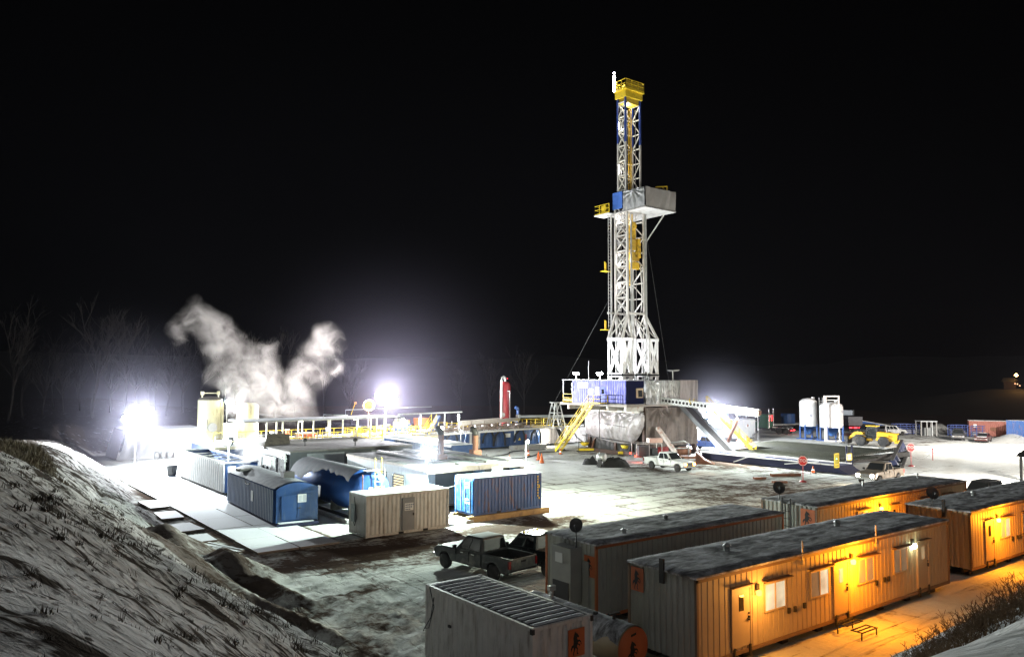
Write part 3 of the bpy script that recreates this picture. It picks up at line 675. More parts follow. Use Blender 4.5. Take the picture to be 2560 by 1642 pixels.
# ------------------------------------------------------------------ shipping containers
def container(u0, u1, v0, v1, z0, h, mat, label, pitch=.28, dep=.036, roof=None, group='steel containers', roofmat=None, frame=None, ang=0.0, cat='container', name='shipping_container'):
    c = ((u0 + u1) / 2, (v0 + v1) / 2); t = thing(name, label, cat, (c[0], c[1], z0), group); z1 = z0 + h; fm = frame or mat
    MB().box(u0 + .10, u1 - .10, v0 + .10, v1 - .10, z0 + .12, z1 - .06).build('inner_shell', mat, t)
    for nm, p0, p1, o in (('side_wall', (u0 + .1, v0 + .07), (u1 - .1, v0 + .07), (0, -1)), ('side_wall', (u0 + .07, v1 - .1), (u0 + .07, v0 + .1), (-1, 0)), ('side_wall', (u1 - .1, v1 - .07), (u0 + .1, v1 - .07), (0, 1)), ('side_wall', (u1 - .07, v0 + .1), (u1 - .07, v1 - .1), (1, 0))):
        MB().corr(p0, p1, z0 + .14, z1 - .1, dep, pitch, o).build(nm, mat, t, fix=False)
    m = MB()
    for a in (u0, u1 - .1):
        for b in (v0, v1 - .1): m.box(a, a + .1, b, b + .1, z0, z1)
    for z in (z0 + .02, z1 - .12):
        for b in (v0 + .004, v1 - .104): m.box(u0 + .1, u1 - .1, b, b + .1, z, z + .11)
        for a in (u0 + .004, u1 - .104): m.box(a, a + .1, v0 + .1, v1 - .1, z, z + .11)
    m.build('frame', fm, t)
    if ang: t.rotation_euler[2] = ang
    m = MB(); rm = roofmat or snow_mat
    if roof == 'ribs':
        long_v = (v1 - v0) > (u1 - u0); n = int(max(v1 - v0, u1 - u0) / .36)
        m.box(u0 + .05, u1 - .05, v0 + .05, v1 - .05, z1 - .06, z1 - .015); m.build('roof', pm('roof_dull', (.035, .03, .032), .7), t)
        m = MB()
        for i in range(n):
            c_ = v0 + .28 + (v1 - v0 - .56) * i / (n - 1)
            def fn(a, b, c_=c_): 
                u = u0 + .2 + (u1 - u0 - .4) * a
                return (u, c_ + (b - .5) * .23 + .02 * N3(u * 2, c_ * 3), z1 - .015 + .035 * math.sin(PI * b) * (1 if 0 < a < 1 else .1))
            m.sheet(fn, 16, 4)
        m.build('roof_ribs', pm('rib_snow', (.85, .85, .87), .8, var=.1, dirt=(.5, .49, .5), dirt_amt=.3), t, fix=False)
    else:
        m.sheet(lambda a, b: (u0 + .02 + (u1 - u0 - .04) * a, v0 + .02 + (v1 - v0 - .04) * b, z1 + .015 + .05 * min(1, 9 * min(a, 1 - a, b, 1 - b)) + .015 * N3(a * 9, b * 5)), 24, 12)
        m.box(u0 + .03, u1 - .03, v0 + .03, v1 - .03, z1 - .05, z1 + .012); m.build('roof', rm, t, fix=False)
    return t
# near ribbed container (bottom of the photo)
tJ = container(14.9, 17.34, 18.7, 24.95, 0, 2.62, ribbed_grey, 'pale ribbed container with snow striped roof at the bottom, beside the pickups', roof='ribs', pitch=.3)
emblem(tJ, (16.3, 18.69, 1.45), (1, 0, 0), .68, .85, (0, -1, 0))
m = MB().path([(14.86, 24.6, 2.6), (14.8, 24.2, 2.0), (14.78, 24.5, 1.2), (14.8, 24.85, 1.1)], .018, 5).path([(14.86, 24.3, 2.3), (14.8, 24.4, 1.6), (14.79, 24.9, 1.0)], .018, 5); m.build('hanging_cable', black_mat, tJ)
MB().box(14.84, 14.9, 23.2, 23.35, 1.5, 1.58).build('wall_bracket', dark_steel, tJ)
MB().cbox((14.93, 18.75, 2.5), (.1, .12, .16)).cbox((17.3, 18.72, 2.5), (.1, .12, .16)).build('corner_casting', dark_steel, tJ)
# white container with the side door
tA = container(22.4, 28.5, 44.8, 47.25, .08, 2.6, ribbed_white, 'white corrugated container with grey side door, lit on its snowy roof', pitch=.30, dep=.022)
ua = at_v(1007, 1290, 44.8)[0]; ub = at_v(1037, 1285, 44.8)[0]
dA = MB().box(ua, ub, 44.76, 44.84, .28, 2.35).build('door', pm('door_grey', (.22, .22, .23), .5), tA); MB().box(ub - .12, ub - .04, 44.7, 44.76, 1.2, 1.35).build('handle', dark_steel, dA)
zc = 1.75; MB().box(ua + .15, ub - .1, 44.745, 44.76, zc - .22, zc + .25).build('door_notice', sign_white, dA)
m = MB()
for i in range(3):
    for k in range(5 - i): m.box(ua + .2 + k * .13, ua + .29 + k * .13, 44.738, 44.745, zc + .1 - i * .14, zc + .18 - i * .14)
m.build('notice_print', letter_grey, dA)
m = MB()
for u in (24.9, 26.7): m.box(u - .18, u + .18, 44.785, 44.80, .1, .24)
m.build('fork_pockets', black_mat, tA)
MB().box(22.28, 22.40, 46.2, 46.7, .9, 2.0).build('electrical_box', pm('box_grey', (.25, .27, .27), .5), tA)
MB().path([(22.3, 46.3, 2.5), (22.25, 46.0, 1.9), (22.24, 45.8, 1.2), (22.25, 46.1, .7), (22.3, 46.4, .9)], .02, 5).build('hanging_cable', black_mat, tA)
# blue container on timber skids
tB = container(31.15, 37.25, 45.7, 48.15, .42, 2.6, blue_cont, 'blue corrugated container on timber skids, its doors facing the plank road', pitch=.30, roofmat=pm('thin_snow', (.36, .42, .44), .7, var=.3))
m = MB()
for i in range(2): m.box(31.08, 31.15, 45.8 + i * 1.14, 46.92 + i * 1.14, .6, 2.9)
dB = m.build('cargo_doors', pm('container_blue_door', (.02, .10, .28), .4, dirt=(.3, .3, .32), dirt_amt=.3), tB)
m = MB()
for v in (46.05, 46.7, 47.2, 47.85): m.tube((31.04, v, .65), (31.04, v, 2.85), .03)
m.build('lock_rods', galv, dB)
m = MB()
for i in range(2):
    for k in range(4): m.box(31.06, 31.08, 45.95 + i * 1.14, 46.75 + i * 1.14, .75 + k * .55, 1.05 + k * .55)
m.build('door_ribs', blue_cont, dB)
m = MB()
for z, n in ((2.55, 4), (2.3, 3), (1.2, 4), (1.45, 3)):
    for k in range(n): m.box(31.045, 31.06, 46.55 - k * .16, 46.65 - k * .16, z, z + .12)
m.build('door_markings', letter_white, dB)
m = MB()
for k in range(8): m.box(36.85, 36.93, 45.68, 45.7, 2.7 - k * .2, 2.82 - k * .2)
m.box(36.98, 37.06, 45.68, 45.7, 1.9, 2.15); m.box(36.98, 37.06, 45.68, 45.7, 1.1, 1.25); m.build('side_markings', yellow, tB)
m = MB()
for u in (33.3, 35.1): m.box(u - .18, u + .18, 45.685, 45.7, .45, .58)
m.build('fork_pockets', black_mat, tB)
for v, lb in ((45.85, 'long squared timber skid under the front edge of the blue container'), (47.9, 'long squared timber skid under the rear edge of the blue container')):
    tag(MB().box(30.7, 38.0, v - .22, v + .22, 0, .41).build('timber_skid', wood, None, bevel=.03), lb, 'timber', 'timber skids')
tag(MB().box(30.4, 31.0, 45.5, 48.2, 0, .22).build('timber_skid', snow_dirty), 'short snow covered crosswise timber at the door end of the blue container', 'timber', 'timber skids')
tag(MB().box(28.9, 29.35, 46.3, 46.9, 0, 1.1).box(28.85, 29.4, 46.25, 46.95, 1.1, 1.14).build('electrical_cabinet', pm('box_dark', (.12, .13, .13), .6)), 'small dark cabinet between the white and the blue container', 'cabinet')
tag(MB().path([(28.4, 47.1, 2.6), (29.3, 47.0, 2.3), (30.4, 47.0, 2.45), (31.2, 47.6, 2.95)], .03, 6).build('power_cable', white_paint), 'pale cable sagging between the white container and the blue one', 'cable')
# blue open-topped tank with white ribbed side
K0, K1, KV0, KV1 = 20.65, 23.45, 67.7, 81.9
tK = thing('open_tank', 'blue open topped tank with white ribbed side, next to the plank road', 'tank', ((K0 + K1) / 2, (KV0 + KV1) / 2, .1), 'blue tanks left of the yard')
MB().corr((K0 + .05, KV1), (K0 + .05, KV0), .35, 2.75, .16, .62, (-1, 0), .66).build('ribbed_side', white_paint, tK, fix=False)
m = MB()
for i in range(23): v = KV0 + .35 + i * .62; m.box(K0 - .115, K0 - .02, v - .05, v + .05, .38, 2.72)
m.build('rib_gaps', pm('gap_dark', (.06, .07, .10), .6), tK)
m = MB().box(K0 + .06, K0 + .14, KV0, KV1, .3, 2.75).box(K1 - .1, K1, KV0, KV1, .3, 2.75).box(K0 + .14, K1 - .1, KV0, KV0 + .08, .3, 2.75).box(K0 + .14, K1 - .1, KV1 - .08, KV1, .3, 2.75).box(K0 + .14, K1 - .1, KV0 + .08, KV1 - .08, .3, .4)
m.build('shell', blue_paint, tK)
m = MB().box(K0 - .06, K0 + .16, KV0 - .04, KV1 + .04, 2.75, 2.86).box(K1 - .12, K1 + .04, KV0 - .04, KV1 + .04, 2.75, 2.86).box(K0 + .16, K1 - .12, KV0 - .04, KV0 + .1, 2.75, 2.86).box(K0 + .16, K1 - .12, KV1 - .1, KV1 + .04, 2.75, 2.86)
m.build('rim', galv, tK)
m = MB()
for i in range(5): v = KV0 + 2 + i * 2.5; m.box(K0 + .15, K1 - .1, v - .05, v + .05, 2.55, 2.65)
m.build('cross_braces', galv, tK)
MB().box(K0 + .2, K1 - .2, KV0 + .2, KV1 - .2, 2.0, 2.05).build('liquid', pm('dark_liquid', (.01, .01, .012), .1), tK)
MB().box(K0, K1, KV0 + .3, KV1 - .3, .1, .3).build('skid', dark_steel, tK); MB().box(K0 + .25, K0 + .9, KV0 - .03, KV0 - .005, 1.9, 2.5).build('notice', sign_white, tK)
# arched blue tank
D0, D1, DV0, DV1 = 19.1, 22.1, 51.65, 63.4
tD = thing('arched_tank', 'arched blue tank with ribbed side and white notice plate, nearest of the row', 'tank', (D0, DV0, .1), 'blue tanks left of the yard')
n = 10; arc = [(D0 + (D1 - D0) * i / n, 2.55 + .42 * math.sin(PI * i / n)) for i in range(n + 1)]
MB().prism([(D0 + .09, .32), (D1, .32)] + [(a, b) for a, b in arc[::-1] if a > D0 + .1] + [(D0 + .09, 2.55)], DV0, DV1, 'xz').build('shell', blue_paint, tD)
MB().corr((D0 + .07, DV1), (D0 + .07, DV0 + .12), .35, 2.53, .13, .36, (-1, 0), .40).build('ribbed_side', blue_paint, tD, fix=False)
m = MB()
for i in range(32): v = DV0 + .3 + i * .36; m.box(D0 - .10, D0 - .055, v - .035, v + .035, .36, 2.5)
m.build('rib_glints', pm('glint_pale', (.40, .44, .52), .35, .3), tD)  # pale strips laid on the ribs, painting their glints
def dfn(a, b):
    i = a; u = D0 - .06 + (D1 - D0 + .1) * i; return (u, DV0 + .15 + (DV1 - DV0 - .1) * b, 2.60 + .42 * math.sin(PI * max(0, min(1, i))) + .02 * N3(u * 2, b * 20))
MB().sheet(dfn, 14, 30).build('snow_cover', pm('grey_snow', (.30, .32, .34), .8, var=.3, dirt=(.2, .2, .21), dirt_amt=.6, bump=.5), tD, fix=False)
m = MB().box(D0 + .45, D0 + 1.5, DV0 - .05, DV0, .5, 2.1).box(D0 + 1.53, D0 + 2.5, DV0 - .05, DV0, .5, 2.1); dd = m.build('end_doors', blue_paint, tD)
MB().box(D0 + 1.6, D0 + 1.75, DV0 - .1, DV0 - .05, 1.2, 1.28).build('handle', dark_steel, dd)
n_ = MB().box(D0 + 1.55, D0 + 2.15, DV0 - .075, DV0 - .05, 1.6, 2.15).build('notice', sign_white, tD)
m = MB()
for k in range(6): m.box(D0 + 1.6, D0 + (1.8 if k % 2 else 1.85), DV0 - .08, DV0 - .075, 1.68 + k * .07, 1.70 + k * .07).box(D0 + 1.9, D0 + 2.1, DV0 - .08, DV0 - .075, 1.68 + k * .07, 1.70 + k * .07)
m.build('notice_print', letter_grey, n_)
MB().box(D0 - .13, D0 - .105, 56.3, 56.7, 1.2, 1.95).build('notice', sign_white, tD)
MB().cbox((D0 + 1.7, DV0 + 2.6, 3.15), (.75, .8, .5)).build('hatch', dark_steel, tD); MB().cbox((D0 + .55, DV1 - 2.4, 2.95), (1.0, .7, .2), .2).build('hatch', dark_steel, tD)
MB().box(D0 + .05, D1 - .05, DV0 - .35, DV1, .08, .3).build('skid', navy, tD); MB().box(D0 + .2, D1 - .4, DV0 - .33, DV0 - .06, .3, .36).build('snow_patch', snow_mat, tD)
m = MB().path([(D0 - .05, 58.6, 2.4), (D0 - .1, 58.0, 2.2), (D0 - .1, 57.4, 2.3), (D0 - .05, 57.0, 2.45)], .04, 5); m.build('hose', black_mat, tD)
tD.rotation_euler[2] = -.045
# big blue horizontal tank
MU, MZ, MR, MV0, MV1 = 25.55, 2.0, 1.5, 50.4, 62.2
tM = thing('cylindrical_tank', 'large blue horizontal cylindrical tank with a snow cap and yellow ladder', 'tank', (MU, (MV0 + MV1) / 2, 0), 'blue tanks left of the yard')
MB().lathe([(0, MV0 - .02), (MR * .6, MV0 - .02), (MR, MV0 + .05), (MR, MV1 - .3), (MR * .9, MV1), (0, MV1 + .15)], (MU, 0, MZ), 48, 'y').build('shell', pm('tank_blue_gloss', (.03, .09, .30), .28, .2, var=.15, dirt=(.05, .08, .2), dirt_amt=.3), tM)
def mfn(a, b):
    lo, hi = 28 + 18 * N3(b * 7, 3) + 20 * math.sin(b * 5), 150 + 6 * N3(b * 9, 5); an = math.radians(hi + (lo - hi) * a); e = math.sin(PI * a) ** .3
    return (MU - (MR + .012 + .05 * e) * math.cos(an), MV0 + .9 + (MV1 - MV0 - 1.3) * b, MZ + (MR + .012 + .05 * e) * math.sin(an))
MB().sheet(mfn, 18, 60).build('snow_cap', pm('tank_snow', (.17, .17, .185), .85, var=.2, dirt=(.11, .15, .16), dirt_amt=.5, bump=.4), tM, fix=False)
m = MB()
for i in range(4): v = MV0 + 1 + i * 3; m.box(MU - 1.2, MU + 1.2, v - .1, v + .1, .35, 1.05)
m.box(MU - 1.4, MU - 1.1, MV0 - .5, MV1 + .3, .05, .35).box(MU + 1.1, MU + 1.4, MV0 - .5, MV1 + .3, .05, .35); m.build('saddle', dark_steel, tM)
MB().box(MU - 1.9, MU - 1.6, MV0 - .2, MV1 - 1, .05, .3).build('snowy_beam', snow_dirty, tM)
m = MB()
for du in (.25, .75): m.tube((MU + du, MV0 - .12, 1.2), (MU + du, MV0 - .12, 4.4), .03)
for k in range(7): m.bar((MU + .25, MV0 - .12, 1.4 + k * .33), (MU + .75, MV0 - .12, 1.4 + k * .33), .03)
m.build('ladder', yellow, tM)
MB().tube((MU - .7, MV0 - .1, .8), (MU - .7, MV0 - .1, 3.3), .04).build('sight_pipe', rust, tM); MB().tube((MU + 1.1, MV0 + .1, 3.0), (MU + 1.1, MV0 + .1, 3.6), .04).build('vent_pipe', galv, tM)
MB().box(MU - .5, MU + .6, MV0 - .3, MV0 + .3, 3.5, 3.56).build('platform', galv, tM)
MB().box(MU - 1.1, MU - .35, MV0 - .08, MV0 - .04, 1.6, 2.15).box(MU - .2, MU + 1.0, MV0 - .08, MV0 - .04, 1.7, 2.35).build('notice', sign_white, tM)
MB().add([(MU - 1.52, 55.6, 2.0), (MU - 1.52, 56.1, 2.0), (MU - 1.52, 56.0, 1.1), (MU - 1.52, 55.7, 1.2)], [(0, 1, 2, 3)]).build('badge', sign_white, tM)
# barrel-shaped fuel tank with orange end (bottom centre)
fu, fv = 18.45, 17.95
p = G(1586, 1618, 1.25); fu, fv = p[0], p[1]
tT = thing('fuel_tank', 'round fuel tank with frosted top and orange end, beside the striped container', 'tank', (fu, fv + 2.6, 0)); R = .68
MB().lathe([(R, .03), (R, 5.4), (R * .8, 5.55), (0, 5.6)], (fu, fv, 1.25), 36, 'y').build('shell', pm('tank_tan', (.40, .30, .18), .5), tT)
MB().lathe([(0, 0), (R, 0), (R, .03)], (fu, fv, 1.25), 36, 'y').build('end_plate', logo_orange, tT)
def ffn(a, b):
    an = math.radians(180 - (15 + 20 * N3(b * 6, 1) + (150) * a)); r = R + .012 + .025 * math.sin(PI * a) ** .4; return (fu + r * math.cos(an), fv + .06 + 5.2 * b, 1.25 + r * math.sin(an))
MB().sheet(ffn, 16, 40).build('frost_cover', roof_snow, tT, fix=False)
m = MB(); m.add([(fu - .32 + x * .6, fv - .012, .78 + y * .75) for x, y in HORSE], [tuple(range(len(HORSE)))]); m.build('horse_emblem', logo_black, tT, fix=False)
m = MB().add([(fu - .12, fv - .012, 1.62), (fu + .12, fv - .012, 1.66), (fu + .12, fv - .012, 1.74), (fu - .12, fv - .012, 1.70)], [(0, 1, 2, 3)]).build('lettering_plate', logo_black, tT, fix=False)
m = MB().tube((fu, fv + .9, 1.9), (fu, fv + .9, 2.12), .06).cbox((fu, fv + .9, 2.15), (.5, .12, .06)).cbox((fu - .1, fv + 1.7, 1.98), (.12, .12, .12)); m.build('filler_cap', dark_steel, tT)
m = MB().tube((fu, fv + 4.2, 1.9), (fu, fv + 4.2, 2.35), .07).cbox((fu, fv + 4.2, 2.3), (.3, .16, .18)).tube((fu - .2, fv + 4.0, 1.9), (fu - .2, fv + 4.0, 2.1), .05); m.build('valve', galv, tT)
m = MB()
for v in (fv + .8, fv + 4.6): m.box(fu - .6, fu + .6, v - .08, v + .08, .05, .75)
m.build('saddle', dark_steel, tT)
# ------------------------------------------------------------------ generator houses
WHITE = (.90, .97, 1.0); COOL = (.82, 1.0, .90)
def flood(name, label, base, top, power, rgb, glow=60, heads=1, face=(0, -1), head=.28, pole=True, pole_r=.04, group='floodlights', spread=None, mast=None):
    # floodlight on a pole: pole, bracket, lamp heads with glowing lens
    t = thing(name, label, 'floodlight', base, group)
    if pole: MB().tube(base, (top[0], top[1], top[2] + .05), pole_r, 8).build('pole', mast or galv, t)
    fx, fy = face; sx, sy = -fy, fx
    for k in range(heads):
        o = (k - (heads - 1) / 2) * head * 2.3; row = 0
        c = (top[0] + sx * o + fx * .12, top[1] + sy * o + fy * .12, top[2])
        h = MB().lathe([(head * .5, -.14), (head, .05), (head, .08), (head * .9, .08)], (0, 0, 0), 16, 'x')
        an = math.atan2(fy, fx); h.rot(an); h.v = [(x + c[0], y + c[1], z + c[2]) for x, y, z in h.v]
        hd = h.build('lamp_head', galv, t)
        g = MB().lathe([(0, .12), (head * .6, .10), (head * .92, .07), (head * .92, .05), (0, .05)], (0, 0, 0), 16, 'x'); g.rot(an); g.v = [(x + c[0], y + c[1], z + c[2]) for x, y, z in g.v]
        g.build('lens', em('flood_%s_%d' % (name, glow), rgb, glow), hd)
    if heads > 1: MB().bar((top[0] - sx * heads * head * 1.15, top[1] - sy * heads * head * 1.15, top[2]), (top[0] + sx * heads * head * 1.15, top[1] + sy * heads * head * 1.15, top[2]), .06).build('cross_arm', mast or galv, t)
    point(t, (top[0] + fx * (.32 + head), top[1] + fy * (.32 + head), top[2] - .05), power, rgb, .16)
    return t
NU0, NU1, NV0, NV1, NZ = 29.45, 38.3, 49.1, 62.6, 3.5
tN = thing('generator_house', 'pale grey twin generator house with snowy roof, exhaust stacks and louvred side', 'generator house', ((NU0 + NU1) / 2, (NV0 + NV1) / 2, 0), 'generator houses')
m = MB().box(NU0 + .3, NU1 - .3, NV0 + 1.6, NV1 - .1, .4, 3.2); m.build('inner_block', gen_dark, tN)
m = MB().box(NU0, NU0 + .12, NV0 + .05, NV1, .3, 3.3)
for u, w in ((NU0 + .12, .5), (NU0 + 4.1, .9), (NU1 - .4, .35)): m.box(u, u + w, NV0 + .05, NV0 + .25, .3, 3.12)
m.box(NU1 - .12, NU1, NV0 + .26, NV1, .3, 3.3); m.build('wall', gen_wall, tN)
m = MB().box(NU0 - .05, NU0 + 4.38, NV0 - .1, NV0 + .04, 3.13, 3.5).box(NU0 + 4.44, NU1 + .05, NV0 - .1, NV0 + .04, 3.13, 3.5).box(NU0 - .08, NU0 + .1, NV0 + .05, NV1 + .05, 3.3, 3.5); m.build('fascia', pm('fascia_tan', (.50, .42, .34), .6, dirt=(.3, .22, .16), dirt_amt=.4), tN)
m = MB().sheet(lambda a, b: (NU0 - .03 + (NU1 - NU0 + .06) * a, NV0 - .05 + (NV1 - NV0 + .1) * b, NZ + .02 + .05 * min(1, 8 * min(a, 1 - a, b, 1 - b)) + .025 * N3(a * 9, b * 12)), 30, 40); m.box(NU0, NU1, NV0, NV1, NZ - .1, NZ); m.build('roof', pm('genset_roof', (.30, .32, .32), .8, var=.2, dirt=(.09, .09, .09), dirt_amt=.6, bump=.4), tN, fix=False)
m = MB()
for u in (NU0 + 2.6, NU0 + 5.2, NU0 + 7.4): m.box(u - .12, u + .12, NV0 + .3, NV1 - .6, NZ + .03, NZ + .22)
m.each('roof_duct', dark_steel, tN)
for v, lit in ((56.2, 0), (53.4, 1), (58.6, 0)):
    L_ = MB().box(NU0 - .04, NU0, v - .8, v + .8, 1.0, 2.7).build('louvre', gen_dark, tN); m = MB()
    for k in range(8): m.box(NU0 - .09, NU0 - .04, v - .72, v + .72, 1.1 + k * .2, 1.2 + k * .2)
    m.build('slats', em('lit_louvre', (1, .86, .5), 1.6) if lit else pm('slat_tan', (.4, .36, .26), .5), L_)
MB().box(NU0 - .05, NU0 - .0, 54.4, 55.3, .4, 2.6).build('wall_rib', gen_wall, tN)
for (u, v, h) in ((33.3, 53.6, 2.0), (37.6, 55.0, 1.7)):
    s_ = MB().cbox((u, v, NZ + .25), (.8, .7, .5)).tube((u, v, NZ + .4), (u, v, NZ + h), .24, 12).build('exhaust_stack', rust, tN); MB().path([(u, v, NZ + h), (u, v, NZ + h + .2), (u - .1, v + .15, NZ + h + .45), (u - .2, v + .35, NZ + h + .5)], .26, 10).build('rain_cap', dark_steel, s_)
for u, v in ((31, 51), (34.5, 50.5), (36.8, 52.2), (35.2, 58)): MB().tube((u, v, NZ), (u, v, NZ + .4), .04).build('roof_pipe', dark_steel, tN)
MB().box(NU0 + 5.6, NU0 + 6.6, NV0 - .16, NV0 - .1, 2.9, 3.25).build('junction_box', sign_white, tN)
flood('roof_floodlight', 'dazzling white floodlight on a thin pole at the near corner of the generator house roof', (NU0 + .05, NV0 + .3, NZ), (NU0 + .05, NV0 + .3, 4.72), 17000, COOL, 420, 1, (-.5, -.85), .34)
flood('roof_floodlight', 'white floodlight on a thin pole at the far right corner of the generator house', (NU1 + .06, NV0 - .05, 0), (NU1 + .06, NV0 - .05, 5.05), 12000, (.90, 1, .82), 120, 1, (.75, -.65), .2, pole_r=.035)
OU0, OU1, OV0, OV1 = 26.2, 38.6, 67.4, 80
tO = thing('generator_house', 'dark sided generator house with snowy flat roof, behind the cylindrical tank', 'generator house', ((OU0 + OU1) / 2, (OV0 + OV1) / 2, 0), 'generator houses')
MB().box(OU0 + .05, OU1, OV0 + .05, OV1, .3, 3.4).build('wall', gen_dark, tO)
m = MB().box(OU0 + 1.6, OU0 + 5.2, OV0 - .02, OV0 + .05, .5, 3.2).box(OU0 + 8, OU0 + 10, OV0 - .02, OV0 + .05, .5, 3.2); m.each('wall_panel', pm('genset_mid', (.22, .23, .24), .5), tO)
MB().sheet(lambda a, b: (OU0 - .05 + (OU1 - OU0 + .1) * a, OV0 - .05 + (OV1 - OV0) * b, 3.5 + .05 * min(1, 8 * min(a, 1 - a, b, 1 - b)) + .03 * N3(a * 9, b * 9)), 30, 30).box(OU0, OU1, OV0 - .02, OV1, 3.38, 3.49).build('roof', pm('genset_roof_dirty', (.19, .18, .16), .8, var=.25, dirt=(.12, .10, .08), dirt_amt=.8, bump=.4), tO, fix=False)
m = MB()
for k in range(12): m.cbox((OU0 - .25, OV0 + .35 + random.uniform(0, 1.6), .6 + k * .22), (.5, .3, .14))
m.box(OU0 - .4, OU0 - .3, OV0 + .2, OV0 + 2.1, .3, 3.3); m.build('pipe_manifold', galv, tO)
for u, v in ((OU0 + 3, OV0 + 4), (OU0 + 7, OV0 + 1.5)): MB().tube((u, v, 3.5), (u, v, 4.1), .05).lathe([(0, 4.3), (.22, 4.2), (.22, 4.0), (0, 3.95)], (u, v, 0), 10).build('roof_vent', dark_steel, tO)
# tilted snow guard sheet at the back of the roof
tag(MB().add([(26.0, 73.5, 3.4), (28.6, 73.5, 3.2), (29.6, 76.5, 4.35), (27.4, 76.5, 4.5), (26.0, 73.55, 3.3), (28.6, 73.55, 3.1), (29.6, 76.55, 4.25), (27.4, 76.55, 4.4)], [(0, 1, 2, 3), (4, 5, 6, 7), (0, 1, 5, 4), (1, 2, 6, 5), (2, 3, 7, 6), (3, 0, 4, 7)]).build('tilted_cover', pm('slatted_cover', (.3, .26, .2), .8, dirt=(.1, .09, .08), dirt_amt=.7)), 'weathered slatted cover leaning on the roof of the dark generator house', 'cover')
# radiator skid with two fans
tR = thing('radiator_unit', 'white radiator unit with two round fans, left of the dark generator house', 'radiator', (26.0, 69.5, 0))
m = MB().box(25.2, 25.5, 69.2, 71.6, .5, 2.75).build('fan_panel', pm('radiator_white', (.62, .68, .68), .5), tR)
m = MB()
for v in (69.1, 71.6): m.box(25.1, 25.6, v, v + .14, .2, 2.95)
m.box(25.1, 25.6, 69.24, 71.6, 2.8, 2.95).box(25.6, 26.2, 69.1, 71.74, .2, .5); m.build('frame', galv, tR)
for v in (69.9, 70.9):
    g = MB().lathe([(.42, -.08), (.45, 0), (.38, .02), (.36, -.08)], (25.17, v, 1.75), 20, 'x').build('fan_ring', galv, tR); m = MB()
    for k in range(6):
        a = k * PI / 3; m.bar((25.15, v, 1.75), (25.15, v + .36 * math.cos(a), 1.75 + .36 * math.sin(a)), .1, .02)
    m.build('fan_blades', dark_steel, g)
MB().box(25.5, 26.1, 69.25, 71.6, .5, 2.7).build('radiator_core', gen_dark, tR)
# long blue shed with white roof
P0, P1, PV0, PV1, PZ = 42.6, 45.2, 66.6, 80.8, 3.25
tP = thing('utility_shed', 'long low blue shed with thick white snow on its roof, behind the generator houses', 'shed', ((P0 + P1) / 2, (PV0 + PV1) / 2, 0))
MB().corr((P0, PV1), (P0, PV0), .3, PZ, .04, .5, (-1, 0), .6).box(P0 + .05, P1, PV0, PV1, .3, PZ - .02).build('wall', blue_paint, tP, fix=False)
MB().box(P0 - .1, P0 + .05, PV1, PV1 + .15, .3, PZ + .2).box(P0 - .06, P0 - .0, PV0, PV1, PZ - .15, PZ + .0).build('corner_post', galv, tP)
MB().sheet(lambda a, b: (P0 - .1 + (P1 - P0 + .2) * a, PV0 - .1 + (PV1 - PV0 + .2) * b, PZ + .03 + .12 * min(1, 8 * min(a, 1 - a, b, 1 - b)) + .02 * N3(a * 5, b * 12)), 14, 40).box(P0 - .05, P1 + .05, PV0 - .05, PV1 + .05, PZ + .001, PZ + .03).build('roof', snow_mat, tP, fix=False)
tag(MB().path([(44, 66.5, 3.2), (46.5, 70, 3.1), (52, 78, 3.25), (56, 86, 3.6)], .05, 5).build('blue_hose', blue_paint), 'thin blue line stretched from the blue shed to the mud tank wall', 'cable')

# ------------------------------------------------------------------ mud tanks
def rail_mb(m, p, q, h=1.1, n=None, post=.065, kick=True):
    p = Vector(p); q = Vector(q); L = (q - p).length; n = n or max(1, round(L / 1.8))
    for i in range(n + 1):
        c = p.lerp(q, i / n); m.bar(c, c + Vector((0, 0, h)), post)
    for z in (h, h * .55): m.bar(p + Vector((0, 0, z)), q + Vector((0, 0, z)), post * .9)
    if kick: m.bar(p + Vector((0, 0, .1)), q + Vector((0, 0, .1)), .02, .14)
    return m
DZ = 2.5
tMT = thing('mud_tanks', 'row of mud tanks with snowy deck, yellow railings and white roof posts', 'mud tank', (40, 92, 0))
MB().box(25.6, 54, 87.6, 97, .2, DZ - .12).build('tank_wall', pm('tank_dark_blue', (.05, .07, .13), .5, dirt=(.1, .09, .08), dirt_amt=.5), tMT)
MB().box(25.2, 54, 86.4, 97, DZ - .1, DZ).build('deck', grating, tMT)
MB().box(25.2, 54, 86.3, 86.4, DZ - .28, DZ + .02).build('deck_edge', pm('edge_cream', (.6, .55, .35), .5), tMT)
m = rail_mb(MB(), (25.3, 86.5, DZ), (31.4, 86.5, DZ)); m.build('railing', white_paint, tMT)
for a, b in ((31.4, 36.8), (37.5, 41.4), (42.0, 47), (47.4, 53.6)): rail_mb(MB(), (a, 86.55, DZ), (b, 86.55, DZ)).build('railing', yellow, tMT)
rail_mb(MB(), (27, 93, DZ), (53, 93, DZ), n=14).build('railing', yellow, tMT)
rail_mb(MB(), (42.4, 88.4, DZ), (47.4, 88.4, DZ + .3), 1.3, 5).build('railing', yellow, tMT); rail_mb(MB(), (45.5, 87.6, DZ), (52, 90, DZ), 1.2, 5).build('railing', yellow, tMT)
m = MB()
for i in range(10): u = 31.2 + i * 1.85; m.tube((u, 87.4, DZ), (u, 87.4, 5.0), .085, 8)
for u in (33.8, 37.0, 40.6, 44.4, 47.0): m.tube((u, 91.4, DZ), (u, 91.4, 5.0), .085, 8)
m.each('canopy_post', pm('post_cream', (.72, .70, .58), .5), tMT)
